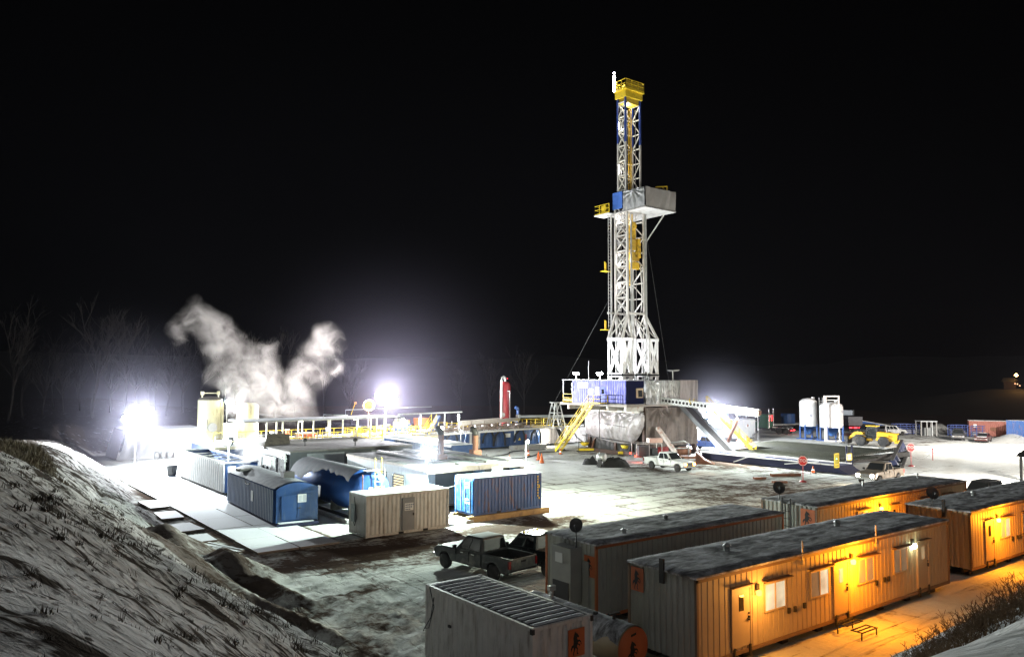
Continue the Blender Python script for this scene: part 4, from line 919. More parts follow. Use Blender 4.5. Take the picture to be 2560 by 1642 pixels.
MB().box(28.4, 48.6, 86.9, 92.3, 5.0, 5.12).sheet(lambda a, b: (28.4 + 20.2 * a, 86.9 + 5.4 * b, 5.13 + .05 * min(1, 9 * min(a, 1 - a, b, 1 - b)) + .03 * N3(a * 20, b * 5)), 40, 10).build('canopy', pm('canopy_grey', (.36, .35, .32), .8, var=.3, dirt=(.12, .11, .1), dirt_amt=.6, snow=.7), tMT, fix=False)
m = MB().path([(37.8, 87, 5.15), (37.8, 87, 5.65), (41, 87.3, 5.5), (41, 87.3, 5.15)], .07, 6).path([(42, 90, 5.2), (42, 90, 6), (47, 90, 6.1), (55, 91, 6.1)], .06, 6).tube((46.4, 88, 5.1), (46.4, 88, 6.6), .06); m.build('roof_pipe', galv, tMT)
MB().bar((48.4, 88.2, 5.35), (59, 89.6, 5.35), .12, .18).tube((52, 88.7, DZ), (52, 88.7, 5.3), .08).tube((56, 89.2, DZ), (56, 89.2, 5.3), .08).build('pipe_rack_beam', white_paint, tMT)
# equipment on the deck
def machine(name, label, cat, u, v, z, parts, rz=0.0, group=None):
    # parts: (part name, builder, material) in local coordinates
    t = thing(name, label, cat, (0, 0, 0), group)
    for nm, mb, mt in parts: mb.build(nm, mt, t)
    t.location = (u, v, z); t.rotation_euler[2] = rz
    return t
def motor_parts(c1, c2, s=1.0):
    return [('gearbox', MB().cbox((0, 0, .35 * s), (.7 * s, .55 * s, .6 * s)), c2), ('motor', MB().tube((0, 0, .65 * s), (0, 0, 1.35 * s), .24 * s, 12), c1), ('motor_cap', MB().tube((0, 0, 1.35 * s), (0, 0, 1.45 * s), .28 * s, 12), c2), ('base_plate', MB().box(-.5 * s, .5 * s, -.4 * s, .4 * s, 0, .06), dark_steel)]
spots = [(34.4, 89.5, mud_orange, 'orange topped agitator motor under the canopy, in the thickest steam'), (39.6, 89.8, galv, 'grey agitator motor under the middle of the canopy'), (43.6, 89.6, yellow, 'yellow agitator motor beside the yellow walkway')]
for u, v, c, lb in spots: machine('agitator', lb, 'agitator', u, v, DZ, motor_parts(c, galv), group='agitators on the mud tanks')
machine('mud_hopper', 'low orange hopper behind the yellow rail in the steam', 'hopper', 36.5, 89.0, DZ, [('bowl', MB().prism([(-.8, .3), (.8, .3), (1.0, .9), (-1.0, .9)], -.7, .7), mud_orange), ('rim', MB().box(-1.05, 1.05, -.75, .75, .9, .98), snow_mat), ('legs', MB().box(-.7, -.6, -.6, .6, 0, .3).box(.6, .7, -.6, .6, 0, .3), dark_steel)])
machine('tool_cabinet', 'grey upright drum shaped cabinet at the deck edge by the steam', 'cabinet', 31.9, 87.1, DZ, [('body', MB().tube((0, 0, .05), (0, 0, 1.35), .42, 16), galv), ('lid', MB().tube((0, 0, 1.35), (0, 0, 1.42), .45, 16), white_paint)])
machine('waste_bin', 'dark slatted bin on the white railed end of the deck', 'bin', 27.2, 87.2, DZ, [('body', MB().box(-.35, .35, -.35, .35, 0, .95), gen_dark), ('band', MB().box(-.37, .37, -.37, .37, .5, .58), yellow)])
machine('centrifuge', 'blue and white centrifuge with orange end on the upper deck', 'centrifuge', 50.4, 91.2, DZ + .6, [('drum', MB().lathe([(.5, -.9), (.62, -.6), (.62, .6), (.35, 1.0)], (0, 0, .9), 18, 'x'), white_paint), ('stand', MB().box(-.9, .9, -.5, .5, 0, .5).prism([(-.2, .5), (1.3, .5), (1.3, .9)], -.5, .5), blue_paint), ('cover', MB().cbox((1.1, 0, 1.0), (.5, .6, .6)), mud_orange)], .2)
machine('feed_hopper', 'orange box hopper beside the blue chute on the upper deck', 'hopper', 53.8, 91.6, DZ + .5, [('bin', MB().prism([(-.7, .5), (.7, .5), (.8, 1.6), (-.8, 1.6)], -.7, .7), mud_orange), ('legs', MB().box(-.6, -.5, -.6, .6, 0, .5).box(.5, .6, -.6, .6, 0, .5), dark_steel)], .1)
machine('chute', 'blue slanted chute leaning against the upper deck', 'chute', 55.4, 91.0, DZ, [('trough', MB().bar((-.6, 0, .2), (.9, .3, 2.3), .9, .3), blue_paint), ('brace', MB().bar((.9, .3, 0), (.9, .3, 2.2), .12), galv)])
# manifold clutter along the deck edge
m = MB()
for i in range(46):
    u = random.uniform(26.5, 53); v = random.uniform(86.8, 88.6); r = random.random()
    if r < .4: m.tube((u, v, DZ), (u, v, DZ + random.uniform(.3, 1.1)), random.uniform(.04, .09), 6)
    elif r < .75: m.cbox((u, v, DZ + .2), (random.uniform(.2, .6), .3, random.uniform(.2, .45)), random.uniform(0, 1))
    else: m.tube((u, v, DZ + .4), (u + random.uniform(.6, 1.6), v + random.uniform(-.3, .3), DZ + random.uniform(.3, .6)), .06, 6)
m.build('valve_manifold', galv, tMT)
# yellow vertical tank
yu, yv = 28.4, 99.6
tY = thing('vertical_tank', 'tall cream yellow vertical tank with dark domed top, left of the steam', 'tank', (yu, yv, 0))
MB().lathe([(1.42, 1.2), (1.42, 7.2)], (yu, yv, 0), 40).build('shell', tan_tank, tY)
MB().lathe([(1.44, 7.2), (1.3, 7.42), (.8, 7.62), (0, 7.7)], (yu, yv, 0), 40).build('domed_top', pm('dome_dark', (.12, .11, .09), .6), tY)
m = MB().tube((yu - 1.0, yv - .2, 7.3), (yu - 1.0, yv - .2, 8.05), .09).tube((yu + .9, yv - .2, 7.4), (yu + .9, yv - .2, 8.05), .09).tube((yu - 1.1, yv - .2, 8.05), (yu + 1.1, yv - .2, 8.05), .07).cbox((yu - 1.0, yv - .2, 8.05), (.35, .35, .4)).cbox((yu + .9, yv - .2, 8.05), (.3, .35, .45)); m.build('vent_piping', tan_tank, tY)
MB().lathe([(.55, -.08), (.55, .12), (0, .16)], (yu - .1, yv - 1.55, 3.9), 20, 'y').build('manhole_cover', galv, tY)
m = MB().box(yu + 1.1, yu + 1.35, yv - 1.1, yv - .9, .5, 7.0); m.build('side_pipe', tan_tank, tY)
MB().tube((yu - .75, yv - 1.6, 3.0), (yu - .75, yv - 1.6, 4.9), .05).build('sight_gauge', dark_steel, tY)
m = MB()
for k in range(4):
    a = PI / 4 + k * PI / 2; m.tube((yu + 1.25 * math.cos(a), yv + 1.25 * math.sin(a), 0), (yu + 1.25 * math.cos(a), yv + 1.25 * math.sin(a), 1.3), .1)
m.each('leg', tan_tank, tY)
# second cream tank half hidden behind the steam
tag(MB().lathe([(1.35, .3), (1.35, 6.4), (1.0, 6.7), (0, 6.8)], (33.2, 100, 0), 32).build('vertical_tank', tan_tank), 'cream tank mostly hidden in the steam behind the canopy posts', 'tank')
# white tarpaulin enclosure at the far left
def tf(a, b):
    u = 19.8 + 9.4 * a; z = 3.45 * b; sag = .35 * math.sin(PI * b) * (1 + .4 * math.sin(a * 38)); return (u - (1.0 - b) ** 2 * .9 * (1 - a), 104.2 - sag * .6 - .25 * (1 - b), z + .1 * b * math.sin(a * 60) * .4)
tW = thing('tarp_enclosure', 'blown out white tarpaulin enclosure beside the far left floodlight', 'tarpaulin shelter', (24.5, 107, 0))
MB().sheet(tf, 90, 12).build('front_tarp', tarp_white, tW, fix=False)
MB().sheet(lambda a, b: (19.8 - (1 - b) ** 2 * .9 - .25 * math.sin(PI * b), 104.2 + 7 * a, 3.45 * b), 30, 10).build('end_tarp', tarp_white, tW, fix=False)
MB().box(19.9, 29.2, 104.3, 111.2, 3.35, 3.5).build('roof', snow_mat, tW)
tag(MB().lathe([(.0, 0), (.42, 0), (.50, 1.05), (.54, 1.1), (.54, 1.18), (0, 1.2)], (20.3, 83.6, 0.02), 20).build('waste_drum', black_mat), 'black waste drum on the snow at the far end of the white ribbed tank', 'drum')
for i in range(3): tag(MB().lathe([(0, 0), (.3, 0), (.3, .9), (0, .92)], (23.2 + i * .75, 103.0, 0), 16).build('barrel', galv), 'pale barrel standing in front of the white tarpaulin', 'barrel', 'barrels by the white tarpaulin')
# blue mud house with the long cable tray
BV = 89.4
tBH = thing('pump_house', 'long dark blue pump house wall with pale door and pipe tray along its top edge', 'pump house', (66, 92, 0))
MB().corr((54.6, BV), (77, BV), .3, 2.62, .04, .6, (0, -1), .6).box(54.6, 77, BV + .05, BV + 7, .3, 2.6).build('wall', blue_paint, tBH, fix=False)
MB().box(54.4, 77, BV - .9, BV + 7, 2.62, 2.72).build('deck', grating, tBH)
m = MB().bar((47, BV - 1.5, 2.45), (80.5, BV - .6, 2.85), .4, .22); m.build('pipe_tray', pm('tray_white', (.62, .60, .56), .6, snow=.5), tBH)
dd = MB().box(60.4, 61.5, BV - .12, BV - .05, .35, 2.45).build('door', navy, tBH); MB().box(60.1, 60.4, BV - .16, BV - .05, .3, 2.6).box(61.5, 61.8, BV - .16, BV - .05, .3, 2.6).build('door_frame', galv, dd)
MB().box(66.2, 67.1, BV - .07, BV - .05, 1.6, 2.15).build('notice', sign_white, tBH)
MB().box(69.8, 70.0, BV - .12, BV - .05, .9, 1.9).build('fire_extinguisher', red_paint, tBH); MB().tube((67.8, BV - .2, .9), (67.8, BV - .2, 2.5), .09).build('drain_pipe', white_paint, tBH)
MB().add([(68.5, BV - .07, 1.1), (69.0, BV - .07, 1.1), (68.75, BV - .07, 1.5)], [(0, 1, 2)]).build('warning_sign', yellow, tBH)
m = MB()
for u in (57, 63.0, 65.0, 68.5, 71.5): m.path([(u - .9, BV - .3, 1.0), (u - .8, BV - .5, 2.0), (u - .3, BV - .7, 2.6), (u + .3, BV - .7, 2.6), (u + .8, BV - .5, 1.9), (u + .9, BV - .4, .5)], .14, 7)
m.build('hose_loops', black_mat, tBH)
m = MB().corr((73.2, BV - .14), (81.5, BV - .14), .35, 2.55, .05, .9, (0, -1), .5); m.build('tarp_wall', tarp_silver, tBH, fix=False)
MB().box(72.5, 73.2, BV - .2, BV - .05, .3, 2.5).build('lit_doorway', em('doorway_glow', (1, .97, .85), 3), tBH); point(tBH, (72.8, BV - 1.0, 1.8), 500, (1, .95, .8), .2)
m = MB()
for k in range(6): m.path([(75.0 + k * .1, BV - .9, 2.5), (75.4 + k * .15, BV - 1.2, 1.2), (76.4, BV - 1.4, .5 + .05 * k), (77.4 - k * .1, BV - 1.2, 1.3), (77.9 - k * .1, BV - .9, 2.6)], .07, 6)
m.path([(77.9, BV - .9, 2.6), (78.6, BV - 1.3, 1.2), (79.8, BV - 1.6, .3)], .1, 6); m.build('black_hoses', black_mat, tBH)
rail_mb(MB(), (71.0, BV + .2, 2.72), (77, BV + .2, 2.72)).build('railing', yellow, tBH); rail_mb(MB(), (71.0, BV + 3.2, 2.72), (77.5, BV + 3.2, 2.72)).build('railing', yellow, tBH); rail_mb(MB(), (77, BV + .2, 2.7), (79.5, BV + .2, .9), .95).build('stair_rail', yellow, tBH)
MB().box(66, 72, BV - 2.2, BV - 1.2, .0, .55).build('skid', galv, tBH)
rail_mb(MB(), (57, BV + 1, 2.72), (60.5, BV + 1, 2.72)).build('railing', yellow, tBH)
MB().bar((58, BV - .9, 3.8), (70.2, BV + 2.0, 3.95), .3, .5).bar((57.8, BV - .9, 4.15), (66, BV + 1, 4.25), .25, .12).build('overhead_beam', pm('beam_cream', (.55, .5, .44), .6), tBH)
m = MB()
for u, v in ((58.6, BV - .7), (60.6, BV), (66.2, BV + 1.1), (69.6, BV + 2)): m.tube((u, v, 2.7), (u, v, 3.8), .13)
for u, v in ((63, BV + .5), (64.7, BV + .8)): m.tube((u, v, 2.7), (u, v, 3.75), .06)
m.each('beam_post', pm('beam_cream', (.55, .5, .44), .6), tBH)
pump = [('frame', MB().box(-.8, .8, -.5, .5, 0, .18), dark_steel), ('motor', MB().lathe([(.12, -.6), (.3, -.55), (.3, .2), (.1, .3)], (0, 0, .5), 12, 'x'), galv), ('pump_casing', MB().lathe([(.3, -.12), (.36, 0), (.3, .12)], (.5, 0, .5), 12, 'x'), rust), ('discharge_pipe', MB().tube((.5, 0, .6), (.5, 0, 1.3), .07), galv)]
t0 = None
for i in range(8):
    u = 56.2 + i * 1.9; v = BV + .9 + (i % 3) * .6
    lb = 'small pump and motor in the cluttered row on top of the blue pump house'
    if t0 is None: t0 = machine('transfer_pump', lb, 'pump', u, v, 2.72, pump, .3, 'pumps on the pump house roof')
    else: dup(t0, (u, v, 2.72), .3 + (i % 4) * .5)
m = MB()
for i in range(38):
    u = random.uniform(55, 70); v = BV + random.uniform(-.7, 2.5); r = random.random(); z = 2.72
    if r < .45: m.tube((u, v, z), (u, v, z + random.uniform(.3, 1.2)), .05, 6)
    elif r < .7: m.tube((u, v, z + .5), (u + random.uniform(1, 3), v, z + .5), .05, 6)
    else: m.cbox((u, v, z + .25), (.5, .4, random.uniform(.2, .5)), random.random())
m.build('pipework', pm('pipework', (.3, .26, .23), .6, dirt=(.15, .08, .05), dirt_amt=.5), tBH)
m = MB()
for z, r, dv in ((2.95, .07, -.75), (3.25, .05, -.7), (3.6, .06, -.72), (3.1, .09, -.2), (3.5, .05, .1)):
    u = 54.6
    while u < 70: L_ = random.uniform(2.5, 5); m.tube((u, BV + dv, z), (min(70.5, u + L_), BV + dv, z + random.uniform(-.06, .06)), r, 6); u += L_ + .1
for i in range(22): u = 54.8 + i * .73; m.bar((u, BV - .73, 2.72), (u, BV - .73, random.choice((3.3, 3.7, 3.7, 4.1))), .06)
for i in range(16): u = random.uniform(55, 70); m.cbox((u, BV - .8 + random.random(), 2.95 + random.random() * .6), (.35, .3, .3), random.random())
m.build('pipe_bundle', pm('pipe_brown', (.24, .19, .15), .6, dirt=(.12, .06, .04), dirt_amt=.5), tBH)
for a, b in ((54.8, 57.5), (61, 66), (66.5, 70.5)): rail_mb(MB(), (a, BV + 1.6, 2.72), (b, BV + 1.6, 2.72), 1.2).build('railing', yellow, tBH)
rail_mb(MB(), (52.5, 87.5, 2.5), (55.5, 90.5, 4.0), 1.1).build('stair_rail', yellow, tMT); rail_mb(MB(), (52.0, 88.0, 2.5), (55.0, 91.0, 4.0), 1.1).build('stair_rail', yellow, tMT)
m = MB()
for z, r, v in ((2.75, .09, 86.75), (3.05, .06, 86.9), (2.65, .06, 86.35)):
    u = 31.5
    while u < 53: L_ = random.uniform(2, 4.5); m.tube((u, v, z), (min(53.5, u + L_), v, z + random.uniform(-.05, .05)), r, 6); u += L_ + random.uniform(.1, 1.0)
for i in range(30): u = random.uniform(31.5, 53.5); m.tube((u, 86.8, 2.5), (u, 86.8, random.uniform(2.9, 3.9)), .05, 6)
m.build('deck_pipework', pm('pipe_cream', (.5, .44, .33), .55, dirt=(.2, .12, .07), dirt_amt=.5), tMT)
for i in range(7): u = 42.2 + i * 1.6; rail_mb(MB(), (u, 87.0, 2.5), (u, 90.5, 2.5), 1.15, 2).build('railing', yellow, tMT)
for k, (a, b) in enumerate((((52, 80), (70, 86)), ((58, 77), (73, 84)))):
    pts = [(a[0] + (b[0] - a[0]) * t / 14 + .5 * math.sin(t * 1.1 + k), a[1] + (b[1] - a[1]) * t / 14 + .8 * math.sin(t * .8 + 2 * k), .07) for t in range(15)]
    tag(MB().path(pts, .06, 6).build('ground_hose', black_mat), ('long black hose snaking over the snow towards the yellow stairway' if k == 0 else 'second black hose lying nearer the orange marker cones'), 'hose', 'hoses on the snow')
# red separator vessel
ru, rv = 68.6, 92.6
tV = thing('gas_separator', 'tall dark red separator vessel with white looped pipe on top', 'separator', (ru, rv, 2.7))
MB().lathe([(.3, 2.9), (.72, 3.1), (.78, 3.4), (.78, 8.9), (.6, 9.3), (.25, 9.45), (0, 9.5)], (ru, rv, 0), 30).build('vessel', red_paint, tV)
MB().path([(ru - .95, rv - .3, 4.0), (ru - .95, rv - .3, 9.6), (ru - .8, rv - .25, 10.0), (ru - .45, rv - .12, 10.2), (ru - .1, rv - .05, 10.0), (ru, rv, 9.5)], .17, 10).build('vent_pipe', white_paint, tV)
MB().path([(ru - .25, rv - .78, 8.1), (ru + .05, rv - .92, 8.1), (ru + .1, rv - .92, 7.9), (ru + .1, rv - .92, 3.2)], .13, 8).build('drain_pipe', chrome, tV)
MB().lathe([(.32, -.05), (.36, 0), (.3, .05), (.2, .05)], (ru - .85, rv - .6, 4.6), 16, 'y').build('flange', galv, tV)
m = MB()
for k in range(4): a = k * PI / 2 + .5; m.bar((ru + .7 * math.cos(a), rv + .7 * math.sin(a), 2.7), (ru + .7 * math.cos(a), rv + .7 * math.sin(a), 3.6), .12)
m.each('leg', dark_steel, tV)
tag(MB().tube((70.5, 92.0, 4.3), (79, 88.2, 4.35), .2, 12).cbox((70.5, 92, 4.3), (.5, .5, .6)).build('flow_line', pm('flow_grey', (.42, .43, .42), .5)), 'long pale flow line pipe from the red vessel across the pipe stand', 'pipe')
machine('blue_vent', 'small blue vent stack with hooded top behind the red vessel', 'vent', 73.5, 96, 2.7, [('stack', MB().tube((0, 0, 0), (0, 0, 2.4), .22, 10), blue_paint), ('hood', MB().path([(0, 0, 2.4), (-.1, 0, 2.7), (-.45, 0, 2.75)], .26, 10), blue_paint)])
# pyramid pipe stand
tS = thing('pipe_stand', 'white braced pyramid stand carrying the flow line', 'pipe stand', (75.2, 88.6, 2.72)); su, sv = 75.2, 88.9
m = MB(); B = [(su - 1.2, sv - .8), (su + 1.2, sv - .8), (su + 1.2, sv + .8), (su - 1.2, sv + .8)]; T = [(su - .45, sv - .35), (su + .45, sv - .35), (su + .45, sv + .35), (su - .45, sv + .35)]
for (a, b), (c, d) in zip(B, T): m.bar((a, b, 2.72), (c, d, 6.3), .16)
m.each('leg', white_paint, tS); m = MB()
for i in range(4):
    (a, b), (c, d) = B[i], B[(i + 1) % 4]; (e, f), (g, h) = T[i], T[(i + 1) % 4]
    m.bar((e, f, 6.2), ((e + g + 0) / 2 * 1, (f + h) / 2, 5.4), .07).bar((g, h, 6.2), ((e + g) / 2, (f + h) / 2, 5.4), .07)
    k = .6; A_ = (a + (e - a) * k, b + (f - b) * k, 2.72 + 3.58 * k); C_ = (c + (g - c) * k, d + (h - d) * k, 2.72 + 3.58 * k); m.bar(A_, C_, .12)
    m.bar(A_, ((a + c) / 2, (b + d) / 2, 2.8), .07).bar(C_, ((a + c) / 2, (b + d) / 2, 2.8), .07)
m.build('braces', white_paint, tS); MB().box(su - .85, su + .85, sv - .5, sv + .5, 6.3, 6.46).build('top_beam', white_paint, tS)

# ------------------------------------------------------------------ drilling rig
RU0, RU1, RV0, RV1, FZ = 73.5, 83.6, 69.4, 80.2, 6.75
tRig = thing('drilling_rig', 'tall white drilling derrick with yellow crown, blue doghouse and tarp wrapped base', 'drilling rig', (78.5, 75, 0))
MB().box(RU0 - 3.2, RU1, RV0, RV1 + 2, FZ - .35, FZ).build('rig_floor', pm('floor_steel', (.3, .27, .24), .7, snow=.6), tRig)
m = MB()
for v in (RV0 + .4, RV0 + 3.6, RV0 + 7, RV1 + .4): m.box(RU0 - 3.1, RU0, v - .2, v + .2, FZ - .9, FZ - .36)
m.box(RU0 - 1.2, RU0 - .9, RV0, RV1, FZ - 1.15, FZ - .9); m.each('cantilever_beam', pm('beam_grey', (.5, .5, .46), .6, dirt=(.3, .12, .06), dirt_amt=.5), tRig)
m = MB()
for u in (RU0 + .2, RU1 - .2):
    for v in (RV0 + .3, 74.8, RV1 - .3): m.box(u - .2, u + .2, v - .2, v + .2, .0, FZ - .36)
for u in (RU0 + .2, RU1 - .2): m.box(u - .3, u + .3, RV0 - .5, RV1 + .5, 0, .5).bar((u, RV0 + .3, .6), (u, 74.8, FZ - .6), .25).bar((u, RV1 - .3, .6), (u, 74.8, FZ - .6), .25)
m.each('substructure_beam', pm('sub_steel', (.07, .04, .03), .7, var=.4), tRig)
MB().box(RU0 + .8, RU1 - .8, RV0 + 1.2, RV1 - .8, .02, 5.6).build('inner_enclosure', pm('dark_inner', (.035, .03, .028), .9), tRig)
# tarpaulins around the base, sagging like sails
def tarp(name, p, q, zt, zb, out, mat, folds=9, bulge=.55, gath=(), taper=0.0, n=90, mlev=18):
    p = Vector((*p, 0)); q = Vector((*q, 0)); o = Vector((*out, 0))
    def fn(a, b):
        s = (1 - b); zl = zb(a) if callable(zb) else zb; tz = zt(a) if callable(zt) else zt
        z = tz + (zl - tz) * b; x = p.lerp(q, a)
        bul = bulge * math.sin(PI * min(1, b * 1.0)) ** .8 * (math.sin(PI * min(1, max(0, a))) ** .3 if 0 < a < 1 else 0)
        f = .10 * math.sin(a * folds * 2 * PI + 2 * math.sin(a * 7 + b * 2)) * (.4 + .6 * s) + .07 * N3(a * 6, b * 1.5, folds)
        for g, gz, w in gath: 
            r = math.hypot((a - g) * 1.0, (b - gz) * .6); f += .22 * math.exp(-r / w) * math.cos(11 * math.atan2((b - gz), (a - g) + 1e-5))
        c = x + o * (.06 + bul + f); return (c.x, c.y, z)
    return MB().sheet(fn, n, mlev * 2).build(name, mat, tRig, fix=False)
tarp('front_tarp', (RU0 - .02, RV1 + .1), (RU0 - .02, RV0), 5.75, lambda a: 2.45 - .95 * math.sin(PI * min(1, a / .9) * .75) + 2.2 * max(0, (a - .78) / .22) ** 2, (-1, 0), tarp_silver, 6, 1.0, ((.95, .02, .30), (.60, .04, .16), (.28, .04, .14)))
tarp('side_tarp', (RU0, RV0 - .02), (RU0 + 4.6, RV0 - .02), FZ - .5, 1.2, (0, -1), tarp_brown, 3, .3, ((.45, .02, .3),))
tarp('side_tarp', (RU0 + 4.4, RV0 - .05), (RU1, RV0 - .02), FZ - .5, 1.3, (0, -1), tarp_brown, 4, .15)
m = MB().bar((RU0 - 1.1, RV1 + .1, 4.35), (RU0 - 1.15, RV0 + 2.5, 3.75), .06).bar((RU0 - .8, RV1 + .1, 2.25), (RU0 - .85, RV0 + 1, 1.75), .12); m.each('tarp_strap', dark_steel, tRig)
tarp('hollow_shade', (RU0 + .35, RV1), (RU0 + .35, RV0 + 2.8), 2.4, .15, (-1, 0), pm('hollow_dark', (.045, .042, .04), .8, var=.4, streak=True, dirt=(.05, .05, .05)), 9, .05)  # dark sheet painting the shade of the hollow below the tarp
m = MB()
for k in range(7): v = RV1 - .6 - k * 1.45; m.box(RU0 - .5, RU0 - .35, v - .35, v + .35, 5.7, 6.1 if k % 2 else 6.3)
m.bar((RU0 - .45, RV1, 5.72), (RU0 - .45, RV0 + .2, 5.72), .08); m.build('tarp_clamps', pm('clamp_white', (.6, .58, .55), .6), tRig)
# floor wind walls
tarp('wind_wall', (RU0 + .1, RV0), (RU0 + 4.1, RV0), 9.75, FZ - .1, (0, -1), pm('tarp_bright', (.46, .46, .46), .38, .2, var=.3, dirt=(.2, .19, .18), dirt_amt=.5, bump=.3), 6, .12, ((.2, .1, .2),), n=60)
tarp('wind_wall', (RU0 + 4.3, RV0 + .3), (RU0 + 7.2, RV0 + .3), 9.75, FZ - .05, (0, -1), pm('tarp_bright', (.62, .62, .62), .38, .2), 9, .08, n=60)
tarp('wind_wall', (RU0 + 6.7, RV0 + .1), (RU1 + .2, RV0 + .1), 9.8, FZ - .5, (0, -1), pm('tarp_grey', (.28, .25, .24), .55, var=.1, bump=.2), 2, .08, n=40)
MB().box(RU1 - .1, RU1, RV0 + .3, RV1, FZ, 9.75).box(RU0 + .3, RU1 - .2, RV1 - .1, RV1, FZ, 9.75).build('rear_wall', pm('tarp_grey', (.40, .37, .36), .55), tRig)
# doghouse
HU0, HU1, HV0, HV1, HZ = 70.3, 73.4, 69.5, 79.6, 9.72
dg = MB().box(HU0 + .06, HU1, HV0 + .02, HV1, FZ + .02, HZ - .03).corr((HU0, HV1), (HU0, HV0), FZ + .02, HZ, .05, .42, (-1, 0), .6).build('doghouse', rig_blue, tRig, fix=False)
MB().box(HU0, HU1, HV0 - .05, HV0 + .02, FZ + .02, HZ).build('doghouse_end', pm('shaded_blue', (.005, .007, .03), .9, spec=.1), dg)  # end wall near black: its shade is put into the colour
MB().box(HU0 - .1, HU1, HV0 - .1, HV1 + 2.1, HZ, HZ + .1).build('doghouse_roof', pm('roof_frost', (.5, .5, .55), .7, snow=.8), dg)
w = MB().box(72.0, 73.25, HV0 - .10, HV0 - .05, 7.55, 8.75).build('window', pm('frame_brown', (.36, .26, .16), .6), dg); MB().box(72.35, 73.1, HV0 - .12, HV0 - .10, 7.65, 8.5).build('window_pane', glass_dark, w)
w = MB().box(HU0 - .12, HU0 - .05, 75.4, 76.3, 7.95, 8.65).build('window', white_paint, dg); MB().box(HU0 - .14, HU0 - .12, 75.5, 76.2, 8.03, 8.57).build('window_pane', pm('pane_grey', (.35, .36, .38), .2), w)
MB().box(HU0 - .08, HU0 - .05, 74.3, 75.0, 7.9, 8.9).build('notice', sign_white, dg)
d_ = MB().box(HU0 - .1, HU0 - .05, 73.2, 74.0, FZ + .05, 8.9).build('door', pm('door_blue', (.05, .09, .4), .5), dg); MB().box(HU0 - .12, HU0 - .1, 73.4, 73.85, 8.0, 8.6).build('window_pane', glass_dark, d_)
sg = MB().box(HU0 - .09, HU0 - .05, 76.4, 78.4, 8.72, 9.45).build('company_sign', sign_white, dg)
text_mb('NABORS', .34, (HU0 - .1, 77.25, 9.2), (0, -1, 0), (0, 0, 1)).build('sign_lettering', letter_grey, sg, fix=False); text_mb('RIG', .26, (HU0 - .1, 77.25, 8.88), (0, -1, 0), (0, 0, 1)).build('sign_lettering', letter_grey, sg, fix=False)
MB().add([(HU0 - .1, 78.3, 9.08), (HU0 - .1, 78.05, 9.08), (HU0 - .1, 78.175, 9.34)], [(0, 1, 2)]).build('sign_emblem', navy, sg, fix=False)
# open bay left of the doghouse
m = MB().box(HU0, HU1, HV1, HV1 + 2.0, FZ - .1, FZ + .02); m.build('bay_floor', galv, dg)
m = MB()
for u, v in ((HU0, HV1 + 2.0), (HU1 - .1, HV1 + 2.0)): m.bar((u + .05, v - .05, FZ), (u + .05, v - .05, HZ), .1)
m.each('bay_post', white_paint, dg)
MB().lathe([(0, 7.6), (.38, 7.65), (.42, 7.8), (.42, 8.9), (.3, 9.1), (0, 9.15)], (71.6, HV1 + 1.0, 0), 18).build('water_tank', white_paint, dg)
m = MB(); rail_mb(m, (HU0, HV1 + .05, FZ), (HU0, HV1 + 1.95, FZ)); m.box(HU0 - .01, HU0 + .02, HV1 + .05, HV1 + 1.95, FZ, FZ + .4); m.build('bay_rail', yellow, dg)
for z in (8.5, 9.2): MB().lathe([(.16, -.04), (.24, 0), (.16, .04)], (HU0 - .08, HV1 - .02, z), 14, 'x').build('hose_reel', white_paint, dg)
# left stairs
tSt = thing('yellow_stairway', 'long yellow stairway climbing left to right to the doghouse door', 'stairs', (69.4, 78.3, 0), 'yellow stairways')
def stairs(t, p, q, w, wd, mat=yellow, n=22):
    p = Vector(p); q = Vector(q); s = Vector((*wd, 0)).normalized() * w
    m = MB()
    for o in (0, 1): m.bar(p + s * o, q + s * o, .07, .32)
    m.each('stringer', mat, t); m = MB()
    for i in range(1, n): c = p.lerp(q, i / n); h = (q - p); h.z = 0; h = h.normalized() * .14; m.add([c - h, c + h, c + h + s, c - h + s, c - h + Vector((0, 0, -.04)), c + h + Vector((0, 0, -.04)), c + h + s + Vector((0, 0, -.04)), c - h + s + Vector((0, 0, -.04))], [(0, 1, 2, 3), (7, 6, 5, 4), (0, 4, 5, 1), (1, 5, 6, 2), (2, 6, 7, 3), (3, 7, 4, 0)])
    m.build('treads', pm('tread_steel', (.45, .36, .1), .6, snow=.5), t)
    for o in (0, 1):
        m = MB(); rail_mb(m, p + s * o, q + s * o, 1.05, 6, .05, False); m.build('handrail', mat, t)
stairs(tSt, (68.9, 81.6, .1), (68.9, 75.0, FZ), 1.0, (1, 0))
m = MB().box(68.85, 70.2, 72.7, 75.0, FZ - .1, FZ); m.build('landing', grating, tSt); m = rail_mb(MB(), (68.9, 75.0, FZ), (68.9, 72.7, FZ)); rail_mb(m, (68.9, 72.7, FZ), (70.2, 72.7, FZ)); m.build('landing_rail', yellow, tSt)
m = rail_mb(MB(), (69.9, 72.5, FZ), (69.9, 69.7, FZ)); m.build('walkway_rail', navy, tRig)
# right stairs
tS2 = thing('yellow_stairway', 'yellow stairway on the right of the pipe ramp, lit by the floods behind', 'stairs', (86.6, 65.5, 0), 'yellow stairways')
pt = (84.6, 68.6, 6.6); stairs(tS2, (88.0, 63.3, .1), pt, 1.1, (1, .6))
